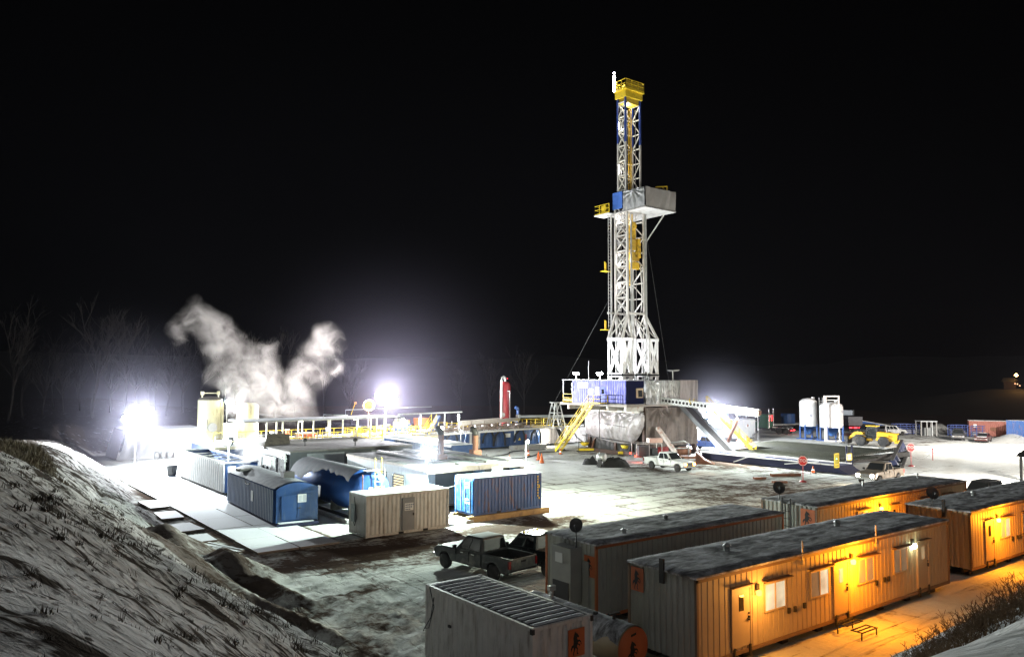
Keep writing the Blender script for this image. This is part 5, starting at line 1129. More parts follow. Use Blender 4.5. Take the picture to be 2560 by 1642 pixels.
# V-door ramp
tRamp = thing('pipe_ramp', 'dark steel pipe ramp sloping down from the rig floor', 'ramp', (81, 66, 0))
a0, a1 = Vector((79.7, RV0 - .25, 6.7)), Vector((80.1, 61.8, .45))
m = MB()
for o in (0, 1.9): m.bar(a0 + Vector((o, 0, 0)), a1 + Vector((o, 0, 0)), .22, .5)
m.each('side_rail', pm('ramp_grey', (.20, .21, .23), .5), tRamp)
MB().bar(a0 + Vector((.95, 0, .0)), a1 + Vector((.95, 0, .0)), 1.7, .12).build('ramp_plate', dark_steel, tRamp); m = MB().box(a1.x - .2, a1.x + 2.1, 61.0, 62.2, 0, .7); m.build('foot', navy, tRamp)
# pipe handling trough with round holes
b0, b1 = Vector(at_t(1656, 999, 100.6)), Vector(at_t(1898, 1030, 91.5))
tTr = thing('pipe_trough', 'long white lifting trough with a row of round holes, above the ramp', 'pipe trough', ((b0.x + b1.x) / 2, (b0.y + b1.y) / 2, (b0.z + b1.z) / 2))
dr = (b1 - b0); L_ = dr.length; dr.normalize(); sd = dr.cross(Vector((0, 0, 1))).normalized(); up = sd.cross(dr)
m = MB(); h_ = .74; nh = 26
def tp(x, z, y=0): return b0 + dr * x + up * z + sd * y
for k in range(nh):
    x0 = L_ * k / nh; x1 = L_ * (k + 1) / nh; xc = (x0 + x1) / 2; r = .19; n = 12
    for y in (-.3, .3):
        ring = [tp(xc + r * math.cos(2 * PI * i / n), r * math.sin(2 * PI * i / n), y) for i in range(n)]
        rect = []
        for i in range(n):
            a = 2 * PI * i / n; c, s = math.cos(a), math.sin(a); q = 1 / max(abs(c) / ((x1 - x0) / 2), abs(s) / (h_ / 2)); rect.append(tp(xc + c * q, s * q, y))
        m.add(ring + rect, [(i, (i + 1) % n, n + (i + 1) % n, n + i) for i in range(n)])
tw = pm('trough_white', (.72, .72, .72), .5, dirt=(.45, .41, .38), dirt_amt=.2)
for par in (0, 1):
    k_ = MB()
    for (a, b), (c, d) in list(zip(m.cut, m.cut[1:] + [(len(m.v), len(m.f))]))[par::2]: k_.add(m.v[a:c], [tuple(i - a for i in f) for f in m.f[b:d]])
    k_.build('web', tw, tTr, fix=False)
m = MB()
for z in (-h_ / 2, h_ / 2): m.bar(tp(0, z), tp(L_, z), .7, .06)
m.build('flanges', white_paint, tTr); MB().add([tp(.02, -.34, 0), tp(L_ - .02, -.34, 0), tp(L_ - .02, .34, 0), tp(.02, .34, 0)], [(0, 1, 2, 3)]).build('inner_web', dark_steel, tTr)
MB().bar(tp(L_ - .05, 0), tp(L_ + .12, 0), .8, .5).build('end_plate', rust, tTr)
lg = G(1812, 1137); leg0 = at_t(1844, 1046, 93.8)
MB().bar(leg0, (lg[0], lg[1], .6), .32, .32).build('lift_leg', rust, tTr)
m = MB()
for k, (px, py) in enumerate(((1728, 1000), (1739, 1000))):
    c = at_t(px, py, 97.5); m.path([c + Vector((-.2, 0, .3)), c + Vector((-.35, 0, .1)), c + Vector((-.2, 0, -.2)), c + Vector((0, 0, -.4))], .05, 5)
m.each('hook', yellow, tTr)
# support strut beside the ramp
sa, sb = at_t(1645, 1068, 99), G(1690, 1130, .8)
tag(MB().tube(sa, sb, .32, 14).lathe([(0, -.1), (.2, -.1), (.2, .1), (0, .1)], sa, 10).build('support_strut', pm('strut_white', (.52, .46, .42), .5, dirt=(.3, .1, .06), dirt_amt=.5)), 'fat pale hydraulic cylinder leaning against the brown tarp', 'strut')
# ---- mast
ML = {}
NX, LX, RX, BX = (74.5, 73.3), (74.5, 75.8), (77.7, 73.3), (77.7, 75.8)
Z0, Z1, Z2, ZT = 15.2, 18.7, 33.4, 48.2
Mast = MB()
mast = MB().box(74.3, 77.9, 73.1, 76.0, FZ - .02, FZ + .2).build('mast_base', mast_white, tRig)
ins = {'N': (74.5, 73.3), 'L': (74.5, 75.5), 'R': (77.7, 73.3), 'B': (77.7, 75.5)}
def up_leg(k, z):  # upper section is slightly slimmer
    u, v = ins[k]; t = 0 if z < Z2 else 1; cu, cv = 76.1, 74.4
    if z >= Z2: return (cu + (u - cu) * .87, cv + (v - cv) * .66, z)
    return (u, v, z)
m = MB()
for k in 'NLRB': m.bar((*ins[k], Z1 - .3), (*ins[k], Z2), .27)
m.each('mast_leg', mast_white, tRig); m = MB()
for k in 'NLRB': m.bar(up_leg(k, Z2), up_leg(k, 42.0), .21)
m.each('mast_leg', mast_white, tRig); m = MB()
for k in 'NLRB': m.bar(up_leg(k, 42.0), up_leg(k, ZT), .22)
m.each('mast_leg', mast_blue, tRig)
def lattice(z0, z1, n, w, upper):
    m = MB(); dz = (z1 - z0) / n
    for i in range(n):
        a, b = z0 + i * dz, z0 + (i + 1) * dz
        for p, q in (('N', 'L'), ('L', 'B'), ('B', 'R')):
            P = lambda k, z: up_leg(k, z if upper else min(z, Z2 - .01))
            m.bar(P(p, b), P(q, b), w * 1.3)
            if (p, q) == ('N', 'L'): m.bar(P(p, a), P(q, b), w).bar(P(q, a), P(p, b), w)
            elif i % 2 == 0: m.bar(P(p, a), P(q, b), w) if p == 'B' else m.bar(P(q, a), P(p, b), w)
            else: m.bar(P(q, a), P(p, b), w) if p == 'B' else m.bar(P(p, a), P(q, b), w)
    return m
lattice(Z1, Z2, 7, .13, False).build('lower_bracing', mast_white, tRig)
lattice(Z2, ZT - .6, 7, .11, True).build('upper_bracing', pm('brace_white', (.60, .58, .50), .5), tRig)
# splayed feet
def foot(u0, u1, v0, v1, tops):
    m = MB(); w = .55
    def face(a, b, za, zb, web=True):
        a0, b0 = Vector((*a, za)), Vector((*b, za)); a1, b1 = Vector((*a, zb)), Vector((*b, zb)); n = (b0 - a0).normalized(); k = .3
        nn = n.cross(Vector((0, 0, 1)))
        m.bar(a0 + n * k / 2, a1 + n * k / 2, k, .12, nn).bar(b0 - n * k / 2, b1 - n * k / 2, k, .12, nn)
        m.bar(a1, b1, .34).bar(a0, b0, .34)
        if not web: return
        if za > 9: m.bar(a0 + n * .2, b1 - n * .2, .42, .1, nn).bar(b0 - n * .2, a1 + n * .2, .42, .102, nn)
        else: m.bar((a0 + b0) / 2, a1 + n * .3, .4, .1, nn).bar((a0 + b0) / 2, b1 - n * .3, .4, .102, nn)
    C = [(u0, v0), (u1, v0), (u1, v1), (u0, v1)]
    for i in range(4): face(C[i], C[(i + 1) % 4], FZ + .05, 10.4, i in (0, 3)); face(C[i], C[(i + 1) % 4], 10.5, Z0, i in (0, 3))
    m.build('mast_foot', pm('foot_white', (.72, .71, .70), .45, dirt=(.5, .48, .45), dirt_amt=.2), tRig); m = MB()
    for (a, b), tk in zip(C, tops): m.bar((a, b, Z0), (*ins[tk], Z1), .26)
    for i in range(4):
        (a, b), (c, d) = C[i], C[(i + 1) % 4]; p, q = ins[tops[i]], ins[tops[(i + 1) % 4]]
        m.bar((a, b, Z0), (q[0], q[1], Z1 - .1), .15).bar((c, d, Z0), (p[0], p[1], Z1 - .1), .15)
    m.build('foot_bracing', mast_white, tRig)
foot(73.2, 74.9, 73.0, 75.7, 'NNLL'); foot(78.3, 80.0, 73.0, 75.7, 'RRBB')
MB().bar((73.4, 75.9, Z1 + .1), (78.8, 75.9, Z1 + .1), .25).box(74.3, 77.9, 73.1, 73.4, Z1 - .15, Z1 + .1).build('mast_collar', mast_white, tRig)
# tube lights on the mast
for k, z in enumerate((44.2, 38.3, 31.3, 26.0, 22.2)):
    u, v = 74.75, 75.1
    tb = MB().tube((u, v, z - .8), (u, v, z + .8), .10, 8).build('tube_light', em('mast_tube', (1, .98, .95), 22), tRig); point(tRig, (u + .5, v - .3, z), 130, (1, .96, .88), .3)
# travelling block and top drive
MB().cbox((76.1, 74.2, 29.6), (1.1, .8, 1.5)).tube((76.1, 74.2, 30.3), (76.1, 74.2, 47), .05).tube((75.8, 74.2, 30.3), (75.8, 74.2, 47), .04).tube((76.4, 74.2, 30.3), (76.4, 74.2, 47), .04).build('travelling_block', pm('block_yellow', (.75, .46, .03), .5, dirt=(.15, .1, .05), dirt_amt=.5), tRig)
m = MB().cbox((76.0, 74.0, 28.0), (.9, .9, 1.4)).cbox((76.5, 74.0, 26.5), (1.3, .7, 1.2)).tube((75.8, 74, 25.8), (75.8, 74, 22.5), .16); m.build('top_drive', pm('drive_dirty', (.60, .38, .05), .5, dirt=(.12, .09, .06), dirt_amt=.5), tRig)
MB().tube((75.9, 73.6, 22.5), (75.9, 73.6, FZ), .1).tube((75.45, 73.5, 33), (75.45, 73.5, FZ), .12).build('drill_string', galv, tRig); MB().path([(77.3, 73.6, 25.6), (77.4, 73.4, 22), (77.2, 73.4, 19.2), (76.7, 73.4, 18.0)], .07, 7).build('rotary_hose', white_paint, tRig)
MB().tube((74.35, 76.15, FZ), (74.35, 76.15, 32.4), .09).build('stand_pipe', galv, tRig); MB().tube((77.9, 73.1, FZ), (77.9, 73.1, 32.5), .1).build('stand_pipe', galv, tRig)
m = MB(); 
for dz in range(40): m.bar((74.2, 76.6, 15 + dz * .43), (74.6, 76.6, 15 + dz * .43), .04)
m.bar((74.2, 76.6, 14.5), (74.2, 76.6, 32.5), .06).bar((74.6, 76.6, 14.5), (74.6, 76.6, 32.5), .06); m.build('mast_ladder', galv, tRig)
for z in (24.6, 16.6): m = rail_mb(MB(), (73.3, 76.4, z), (74.4, 77.3, z), 1.2, 2); m.box(73.3, 74.5, 76.4, 77.3, z - .06, z); m.build('ladder_cage', yellow, tRig)
m = MB()
for du, dv in ((.35, 1.9), (.7, 2.0), (1.2, 2.0), (1.9, 2.0), (2.6, 1.95), (2.9, 1.2), (.3, .9)):
    m.tube((74.5 + du, 73.3 + dv, FZ + 3), (74.5 + du * .9 + .15, 73.3 + dv * .85, 47), .045, 5)
m.build('mast_cables', pm('cable_grey', (.16, .15, .15), .5), tRig)
MB().cbox((76.2, 73.7, 25.2), (1.5, .5, .9)).cbox((76.9, 73.6, 27.6), (.5, .5, 2.6)).lathe([(.2, -.3), (.55, -.3), (.55, .3), (.2, .3)], (76.0, 73.8, 30.6), 16, 'y').build('hook_block', pm('block_yellow', (.75, .46, .03), .5), tRig)
m = MB()
for i in range(6):
    z = 19.5 + i * 2.2; m.cbox((74.65, 74.9, z), (.25, .5, .9)); m.bar((74.5, 73.5, z), (74.5, 75.4, z + .1), .09)
m.build('mast_equipment', pm('equip_grey', (.22, .21, .20), .6), tRig)
# monkey board
MU0, MU1, MV0_, MV1_, MZ0, MZ1 = 74.4, 80.2, 69.9, 73.2, 32.7, 35.1
bd = MB().box(MU0 - .1, MU1 + .1, MV0_ - .1, 77.5, MZ0 - .35, MZ0 - .2).build('racking_board', pm('board_grey', (.30, .29, .28), .6, dirt=(.15, .14, .13), dirt_amt=.5), tRig); m = MB()
for i in range(14): u = MU0 + .3 + i * .42; m.box(u - .06, u + .06, MV0_ + .2, MV1_, MZ0 - .2, MZ0 - .02)
m.build('finger_boards', galv, bd)
tarp('board_shelter', (MU0, MV1_ + .6), (MU0, MV0_), MZ1, MZ0 - .15, (-1, 0), pm('shelter_grey', (.30, .30, .30), .45, .2, bump=.3), 5, .1, ((.5, .1, .3),), n=40)
tarp('board_shelter', (MU0, MV0_), (MU1, MV0_), MZ1, MZ0 - .15, (0, -1), pm('shelter_dull', (.34, .32, .31), .6, var=.1), 2, .03, n=40)
MB().box(MU1 - .06, MU1, MV0_ + .15, MV1_, MZ0 - .15, MZ1).build('board_shelter', pm('shelter_dull', (.34, .32, .31), .6), tRig)
MB().box(74.3, 74.4, 74, 75.8, 32.9, 35.2).build('blue_panel', pm('panel_blue', (.05, .13, .42), .5), tRig)
m = rail_mb(MB(), (73.6, 75.8, MZ0 - .2), (73.6, 78.6, MZ0 - .2), 1.25, 3); rail_mb(m, (73.6, 78.6, MZ0 - .2), (75.0, 78.6, MZ0 - .2), 1.25, 1); m.box(73.9, 74.3, 76.8, 77.6, MZ0, MZ0 + 1.0); m.build('side_rail', yellow, bd); MB().box(73.5, 75.4, 75.8, 78.7, MZ0 - .34, MZ0 - .22).build('side_platform', white_paint, bd)
MB().bar((80.0, 71.6, MZ0 - .3), (78.0, 73.1, 28.6), .16).bar((78.0, 73.1, 28.6), (77.6, 73.3, 28.9), .2).build('board_strut', white_paint, tRig)
MB().bar((77.0, 70.4, MZ1 + .35), (79.2, 70.4, MZ1 + .75), .14).bar((79.2, 70.4, MZ1 + .75), (79.2, 70.4, MZ1 - .2), .14).bar((78.3, 70.4, MZ1 + .5), (79.2, 70.4, MZ1 - .1), .1).build('davit', yellow, bd)
# crown
cr = MB().box(74.45, 77.75, 73.4, 75.4, ZT, ZT + .95).build('crown_block', yellow, tRig); MB().box(74.3, 77.95, 73.2, 75.6, ZT + .95, ZT + 1.08).build('crown_deck', yellow, cr)
m = MB()
for p, q in (((74.33, 73.23), (77.92, 73.23)), ((74.33, 75.57), (77.92, 75.57)), ((74.33, 73.23), (74.33, 75.57)), ((77.92, 73.23), (77.92, 75.57))): rail_mb(m, (*p, ZT + 1.08), (*q, ZT + 1.08), 1.25, 3, .07)
m.build('crown_rail', yellow, cr); MB().box(74.4, 77.85, 73.26, 73.28, ZT + 1.1, ZT + 2.2).box(77.88, 77.90, 73.3, 75.5, ZT + 1.1, ZT + 2.2).build('crown_mesh', pm('mesh_yellow', (.40, .28, .02), .6), cr)
m = MB()
for k in range(3): m.lathe([(.1, -.08), (.5, -.08), (.5, .08), (.1, .08)], (75.3 + k * .8, 74.4, ZT + 1.5), 16, 'x')
m.each('crown_sheave', yellow, cr)
MB().box(74.9, 77.3, 73.7, 75.1, ZT - .7, ZT - .02).build('crown_frame', pm('crown_under', (.5, .36, .04), .6), cr)
MB().tube((74.3, 75.4, ZT + 1.1), (74.3, 75.4, ZT + 3.3), .14, 8).build('crown_tube_light', em('crown_tube', (1, .99, .95), 40), cr); MB().lathe([(0, -.15), (.16, 0), (0, .16)], (74.3, 75.4, ZT + 3.7), 10).build('beacon', em('beacon', (.75, .75, 1), 30), cr)
point(tRig, (74.4, 75.4, ZT + 2.2), 500, (1, .97, .9), .2); point(tRig, (76, 74.5, ZT - 1.0), 260, (1, .93, .75), .2)
# flood lamps on the doghouse roof
for px, py, lb in ((1441, 927, 'floodlight pair on a short white post, leftmost on the doghouse roof'), (1500, 927, 'bright floodlight pair on the doghouse roof next to the mast')):
    p = at_u(px, py + 6, 71.5); flood('doghouse_floodlight', lb, (71.5, p[1], HZ + .1), (71.5, p[1], p[2]), 2200, WHITE, 260, 2, (-.75, -.65), .2, pole_r=.09, mast=white_paint)
p = at_v(1682, 930, RV0 + 1); tt = thing('doghouse_floodlight', 'unlit snow capped floodlight pair above the right wind wall', 'floodlight', (p[0], RV0 + 1, 9.7), 'floodlights')
MB().tube((p[0], RV0 + 1, 9.7), (p[0], RV0 + 1, 11.0), .08).build('pole', white_paint, tt); MB().lathe([(.1, -.1), (.42, .05), (.42, .12), (0, .15)], (p[0] - .5, RV0 + 1, 11.0), 14).lathe([(.1, -.1), (.42, .05), (.42, .12), (0, .15)], (p[0] + .5, RV0 + .8, 11.05), 14).bar((p[0] - .5, RV0 + 1, 11), (p[0] + .5, RV0 + .8, 11), .08).build('lamp_heads', galv, tt)
spot(tRig, (72.2, 72.2, 10.4), (76, 75, 30), 3600, (1, .98, .94), .9, .8, .2); spot(tRig, (74, 68.5, 10.2), (77, 75, 24), 2200, (1, .97, .94), 1.1, .9, .2)
for u, v in ((71.4, 77.6), (71.6, 74.0)): MB().tube((u, v, HZ), (u, v, HZ + 2.6), .03).build('aerial', galv, tRig)
# guy lines
for nm, a, b, lb in (('guy_line', (74.5, 75.8, 22), at_t(1385, 1008, 114.5), 'thin guy line from the mast down to the pipe stand'), ('guy_line', (77.9, 73.3, 31), at_t(1672, 948, 103), 'thin line from the mast to the right wind wall')):
    tag(MB().tube(a, b, .014, 4).build(nm, pm('wire_dark', (.12, .12, .12), .5)), lb, 'cable', 'guy lines')
# ------------------------------------------------------------------ flood towers
q = at_t(341, 1049, 82); QM1 = q
flood('flood_tower', 'blinding white floodlight tower in front of the white tarpaulin, far left', (q.x, q.y, 0), (q.x, q.y, q.z), 65000, WHITE, 420, 3, (.1, -1), .46, pole_r=.07)
q = at_t(965, 990, 114); flood('flood_tower', 'largest blinding floodlight, high behind the mud tank canopy', (q.x, q.y, 0), (q.x, q.y, q.z), 75000, (.95, .93, 1), 420, 3, (-.25, -.97), .5, pole_r=.08); QM2 = q
q2 = at_t(922, 1014, 113); tO_ = flood('amber_floodlight', 'amber lamp beside the largest floodlight', (q2.x, q2.y, 0), (q2.x, q2.y, q2.z), 2500, (1, .42, .05), 1.7, 1, (-.3, -.95), .85)
q3 = at_t(889, 1008, 103); flood('amber_floodlight', 'small reddish lamp on a bent yellow post left of the largest floodlight', (q3.x - .6, q3.y, 5.1), (q3.x, q3.y, q3.z), 60, (1, .25, .06), 2, 1, (-.3, -.95), .16, mast=yellow)
q = at_t(1773, 1036, 112); QM3 = q; flood('flood_tower', 'bright white floodlight behind the yellow stairway, right of the rig', (q.x, q.y, 0), (q.x, q.y, q.z), 60000, WHITE, 380, 3, (-.1, -1), .44, pole_r=.07)
q = at_t(1773, 1019, 94.5); QM4 = q; t_ = flood('flood_tower', 'dazzling white floodlight clamped on top of the trough beside the yellow stairway', (q.x, q.y, q.z - .5), (q.x, q.y, q.z), 900, WHITE, 400, 2, (.1, -1), .36); spot(t_, (q.x + .6, q.y - .6, q.z), (q.x + 9, q.y - 5, q.z - 4), 24000, WHITE, 2.7, .5)
q = at_t(1843, 1030, 91.5); t_ = flood('flood_tower', 'greenish white floodlight at the top of the trough leg', (q.x, q.y, q.z - .6), (q.x, q.y, q.z), 5000, (.88, 1, .9), 300, 2, (.1, -1), .26); spot(t_, (q.x + .5, q.y - .3, q.z), (118, 66, 0), 15000, (.9, 1, .93), 1.9, .6)
q = at_t(568, 1006, 98); flood('tank_floodlight', 'small white lamp on the thin pole right of the yellow tank', (q.x, q.y, 2.5), (q.x, q.y, q.z), 2500, WHITE, 120, 1, (-.2, -1), .24)
q = G(575, 1178, 2.85); flood('tank_floodlight', 'small white lamp on a post at the corner of the open blue tank', (K0 + .3, KV0 + .05, 2.86), (K0 + .3, KV0 + .05, 4.55), 2200, WHITE, 90, 1, (-.3, -.95), .2, mast=white_paint)
q = at_t(1103, 1071, 90); flood('pole_floodlight', 'white lamp on a slim pole between the sheds and the pump house', (q.x, q.y, 0), (q.x, q.y, q.z), 15000, (.92, 1, .92), 150, 1, (-.3, -.95), .22)
q = at_t(1153, 1078, 87); flood('pole_floodlight', 'unlit pale lamp head on a post in front of the pump house door', (q.x, q.y, 0), (q.x, q.y, q.z), 1, WHITE, 1, 1, (.3, -.95), .22)
q = at_t(1007, 1052, 101); flood('canopy_floodlight', 'blue white lamp under the right end of the mud tank canopy', (q.x, q.y, 2.5), (q.x, q.y, q.z), 3500, (.8, .95, 1), 160, 1, (-.3, -.95), .28)
for px, py, dd_, lb in ((1147, 1045, 103, 'lit upright tube lamp on the pump house roof'), (1051, 1055, 103, 'lit upright tube lamp at the left end of the pump house roof')):
    q = at_t(px, py, dd_); t = thing('tube_lamp', lb, 'lamp', (q.x, q.y, 2.72), 'tube lamps'); MB().tube((q.x, q.y, 2.72), (q.x, q.y, q.z - .4), .04).build('post', galv, t); MB().tube((q.x, q.y, q.z - .4), (q.x, q.y, q.z + .45), .12, 8).build('tube_light', em('tube_lamp', (1, 1, .96), 25), t); point(t, (q.x, q.y - .4, q.z), 350, (1, 1, .94), .2)
q = at_t(585, 1068, 92); t = thing('work_lamp', 'glaring work lamp behind the yellow rails beside the steam', 'lamp', (q.x, q.y, 2.5)); MB().box(q.x - .8, q.x + .8, q.y + 1.2, q.y + 1.3, 2.5, 4.6).build('screen', sign_white, t); MB().lathe([(0, -.2), (.2, 0), (0, .2)], (q.x, q.y, 4.3), 10).build('lamp_globe', em('work_lamp', (1, 1, .85), 80), t); point(t, (q.x, q.y - .3, 4.3), 1400, (1, 1, .8), .2)
for u, v in ((35.5, 88.2), (42.5, 88.2)): 
    t = thing('canopy_lamp', 'small lamp hanging under the canopy roof over the yellow rails', 'lamp', (u, v, 4.9), 'lamps under the canopy'); MB().cbox((u, v, 4.9), (.5, .15, .08)).build('lamp_globe', em('canopy_lamp', (1, 1, .8), 14), t); point(t, (u, v, 4.75), 500, (1, .98, .75), .2)
# lamp under the guard shack roof at the right edge
tSh = thing('guard_shack', 'small open shelter roof on posts at the right edge, blazing light beneath', 'shelter', (82.2, 26.5, 0)); SX, SY = 2.7, -2.0
MB().prism([(79.9, 3.05), (85.7, 3.05), (85.2, 3.25), (82.8, 3.75), (80.4, 3.25)], 24, 29.6).build('roof', dark_steel, tSh); m = MB()
for u in (80.3, 85.1):
    for v in (24.4, 29.3): m.bar((u, v, 0), (u, v, 3.05), .2)
m.each('post', dark_steel, tSh); MB().cbox((82.7, 26.6, 2.95), (1.2, .4, .1)).build('lamp', em('shack_lamp', (1, .96, .88), 60), tSh); spot(tSh, (83.2, 27.5, 2.75), (84.9, 33.5, 0), 26000, (1, .92, .82), 2.6, .6, .25)
# yard lamp lighting the parked cars, out of frame to the right
tLt = flood('yard_floodlight', 'tall yard floodlight beyond the right edge, lighting the parked cars', (122, 40, 0), (122, 40, 9), 48000, (1, .94, .86), 60, 2, (.4, .9), .3, pole_r=.08)

# ------------------------------------------------------------------ pipe racks and catwalk
tCW = thing('catwalk', 'long navy blue pipe catwalk with snowy edge, running from the ramp towards the camera', 'catwalk', (78.7, 54, 0))
MB().box(77.2, 80.2, 45.6, 63.4, .12, .9).build('deck', navy, tCW); MB().box(77.05, 77.25, 45.6, 63.4, .9, 1.02).box(80.1, 80.3, 45.6, 63.4, .9, 1.02).build('snowy_edge', snow_dirty, tCW)
MB().prism([(45.6, .1), (44.1, .1), (45.0, .5), (45.6, .9)], 77.2, 80.2, 'yz').build('end_wedge', navy, tCW)
m = MB().bar((77.0, 55.8, 1.2), (76.6, 58.2, .25), .1).bar((77.0, 47.5, 1.2), (76.8, 51.5, .6), .1); m.each('side_brace', pm('brace_pale', (.6, .6, .6), .5), tCW)
c1 = G(2090, 1168, .3)
for nm, px, lb in (('guard_panel', 2090, 'yellow mesh guard panel with a green lamp at the end of the catwalk'), ('guard_panel', 2122, 'smaller yellow and white panel right of the mesh guard')):
    q = at_v(px, 1165, 45.5); t = thing('mesh_guard', lb, 'mesh guard', (q[0], 45.4, .9), 'yellow panels on the catwalk end')
    w, h, z = ((.9, 1.5, .75) if px == 2090 else (1.0, .75, 1.35)); m = MB()
    m.box(q[0] - w / 2, q[0] + w / 2, 45.38, 45.42, z, z + h); m.build('mesh', pm('mesh_dark_yellow', (.30, .25, .03), .7) if px == 2090 else sign_white, t); m = MB()
    for a, b, c, d in ((-w / 2, -w / 2 + .08, 0, h), (w / 2 - .08, w / 2, 0, h), (-w / 2, w / 2, 0, .08), (-w / 2, w / 2, h - .08, h), (-w / 2, w / 2, .3, .36)): m.box(q[0] + a, q[0] + b, 45.33, 45.379, z + c, z + d)
    m.build('frame', yellow, t)
    if px == 2090: MB().cbox((q[0] - .1, 45.3, z + h * .62), (.08, .05, .08)).build('indicator_lamp', em('green_led', (.1, 1, .5), 8), t)
m = MB().tube((79.3, 45.6, 1.1), (79.3, 45.6, 2.9), .1).tube((80.9, 45.9, .2), (80.9, 45.9, 2.9), .1); m.each('end_post', navy, tCW)
# drill pipe layers
def pipes(label, u0, u1, v0, v1, z, n, r, mat, name='drill_pipe_layer', skew=0):
    m = MB()
    for i in range(n):
        u = u0 + (u1 - u0) * i / (n - 1); e = random.uniform(-.25, .25); m.tube((u + skew, v0 + e, z), (u, v1 + e, z), r, 6)
    o = m.build(name, mat); tag(o, label, 'drill pipe', 'layers of drill pipe on the racks', kind='stuff'); return o
pipes('dark green drill pipes laid side by side on the rack next to the catwalk', 81.2, 89.5, 47.5, 61.5, .92, 40, .085, pipe_dark)
pipes('dark green drill pipes in the farther half of the rack', 90.0, 99.5, 50.5, 68.0, .92, 44, .085, pipe_dark)
m = MB()
for i in range(34): u = 80.6 + i * .62; m.cbox((u, 48 + i * .10, 1.08), (.3, .5, .16), .3)
tag(m.build('pipe_ends', pipe_dark), 'row of protruding pipe ends along the near edge of the rack', 'drill pipe', kind='stuff')
for v, lb in ((49.5, 'near crosswise rack beam under the drill pipes'), (56, 'middle crosswise rack beam under the drill pipes'), (64.5, 'far crosswise rack beam under the drill pipes')):
    tag(MB().box(81, 100.5, v - .25, v + .25, .2, .82).build('rack_beam', dark_steel), lb, 'rack beam', 'rack beams')
e0, e1 = Vector((88, 45.2, .9)), Vector((114.5, 57.2, 1.15))
m = MB().bar(e0, e1, .4, .12).bar(e0 + Vector((.5, -.9, -.75)), e1 + Vector((.5, -.9, -.9)), .35, .25)
tBe = thing('outer_rack', 'low long rack frame on cone shaped feet, reaching towards the yellow loader', 'rack', (101, 51, 0)); m.build('beams', dark_steel, tBe)
m = MB()
for k in range(6): c = e0.lerp(e1, .08 + k * .17); m.lathe([(.75, -c.z + .02), (.2, -.05), (0, -.04)], (c.x, c.y, c.z), 10)
m.each('foot', pm('foot_navy', (.04, .05, .11), .6), tBe)
# floor sheet of snow on the far side
# ------------------------------------------------------------------ silos
def silo(cx, cy, r, zb, zt, label):
    t = thing('cement_silo', label, 'silo', (cx, cy, 0), 'cement silos')
    MB().lathe([(r, zb), (r, zt - .5), (r * .93, zt - .2), (r * .6, zt + .15), (0, zt + .3)], (cx, cy, 0), 40).build('body', pm('silo_white', (.66, .64, .63), .45, dirt=(.45, .42, .40), dirt_amt=.35, streak=True), t)
    MB().lathe([(r + .02, zb - .02), (r + .02, zb + .02), (.35, .85), (.3, .7), (0, .7)], (cx, cy, 0), 40).build('cone', pm('silo_cone', (.07, .17, .42), .5), t)
    m = MB().box(cx - r, cx + r, cy - r, cy + r, 0, .12)
    for a in range(4):
        an = PI / 4 + a * PI / 2 - .6; m.bar((cx + r * math.cos(an), cy + r * math.sin(an), 0), (cx + r * math.cos(an), cy + r * math.sin(an), zb + .3), .22)
    m.build('legs', pm('silo_blue', (.04, .10, .30), .5), t)
    MB().path([(cx - .8, cy - 1.2, .5), (cx, cy - 1.4, .3), (cx + .9, cy - 1.0, .8)], .09, 6).build('outlet_hose', black_mat, t)
    MB().cbox((cx + .6, cy - .5, zt + .3), (.4, .4, .3)).build('top_hatch', galv, t)
    return t
vd = Vector((math.cos(YAW), math.sin(YAW), 0)); vr = Vector((math.sin(YAW), -math.cos(YAW), 0))
def cam(dx, dy): return vd * dy + vr * dx          # metres right of / ahead of the camera foot
c = cam((2018 - 1280) / F * 131, 131); s1 = silo(c.x, c.y, 1.42, 2.1, 6.5, 'white silo with blue cone base, left of the two, with ladder on its right')
c2 = cam((2075 - 1280) / F * 127.5, 127.5); s2 = silo(c2.x, c2.y, 1.78, 2.1, 6.0, 'white silo with blue cone base, right of the two, behind the lifting frame')
text_mb('BJ', .55, c - vd * 1.45 - vr * .15 + Vector((0, 0, 3.95)), vr, (0, 0, 1)).build('lettering', letter_grey, s1, fix=False)
text_mb('BJ', .5, c2 - vd * 1.3 + vr * 1.22 + Vector((0, 0, 4.7)), (vr + vd * .8), (0, 0, 1)).build('lettering', letter_grey, s2, fix=False)
tl = thing('lifting_frame', 'tall white steel goal frame standing between the two silos', 'frame', tuple(c2 - vd * 2.2)); b_ = c2 - vd * 2.2; m = MB()
for x in (-1.95, -1.7, .35): m.bar(b_ + vr * x, b_ + vr * x + Vector((0, 0, 7.3)), .18)
m.bar(b_ + vr * -2.0 + Vector((0, 0, 7.2)), b_ + vr * .45 + Vector((0, 0, 7.2)), .22).bar(b_ + vr * -2.0 + Vector((0, 0, 6.6)), b_ + vr * .45 + Vector((0, 0, 6.6)), .12).bar(b_ + vr * -2.0 + Vector((0, 0, .1)), b_ + vr * .6 + Vector((0, 0, .1)), .25)
m.build('posts', pm('frame_cream', (.6, .55, .5), .5), tl); m = MB(); 
for k in range(16): z = .6 + k * .38; m.bar(c + vr * 1.5 - vd * .9 + Vector((0, 0, z)), c + vr * 2.05 - vd * .9 + Vector((0, 0, z)), .04)
for x in (1.5, 2.05): m.bar(c + vr * x - vd * .9, c + vr * x - vd * .9 + Vector((0, 0, 6.9)), .05)
m.build('ladder', galv, s1) if False else tag(m.build('access_ladder', galv), 'thin steel ladder between the silos', 'ladder')

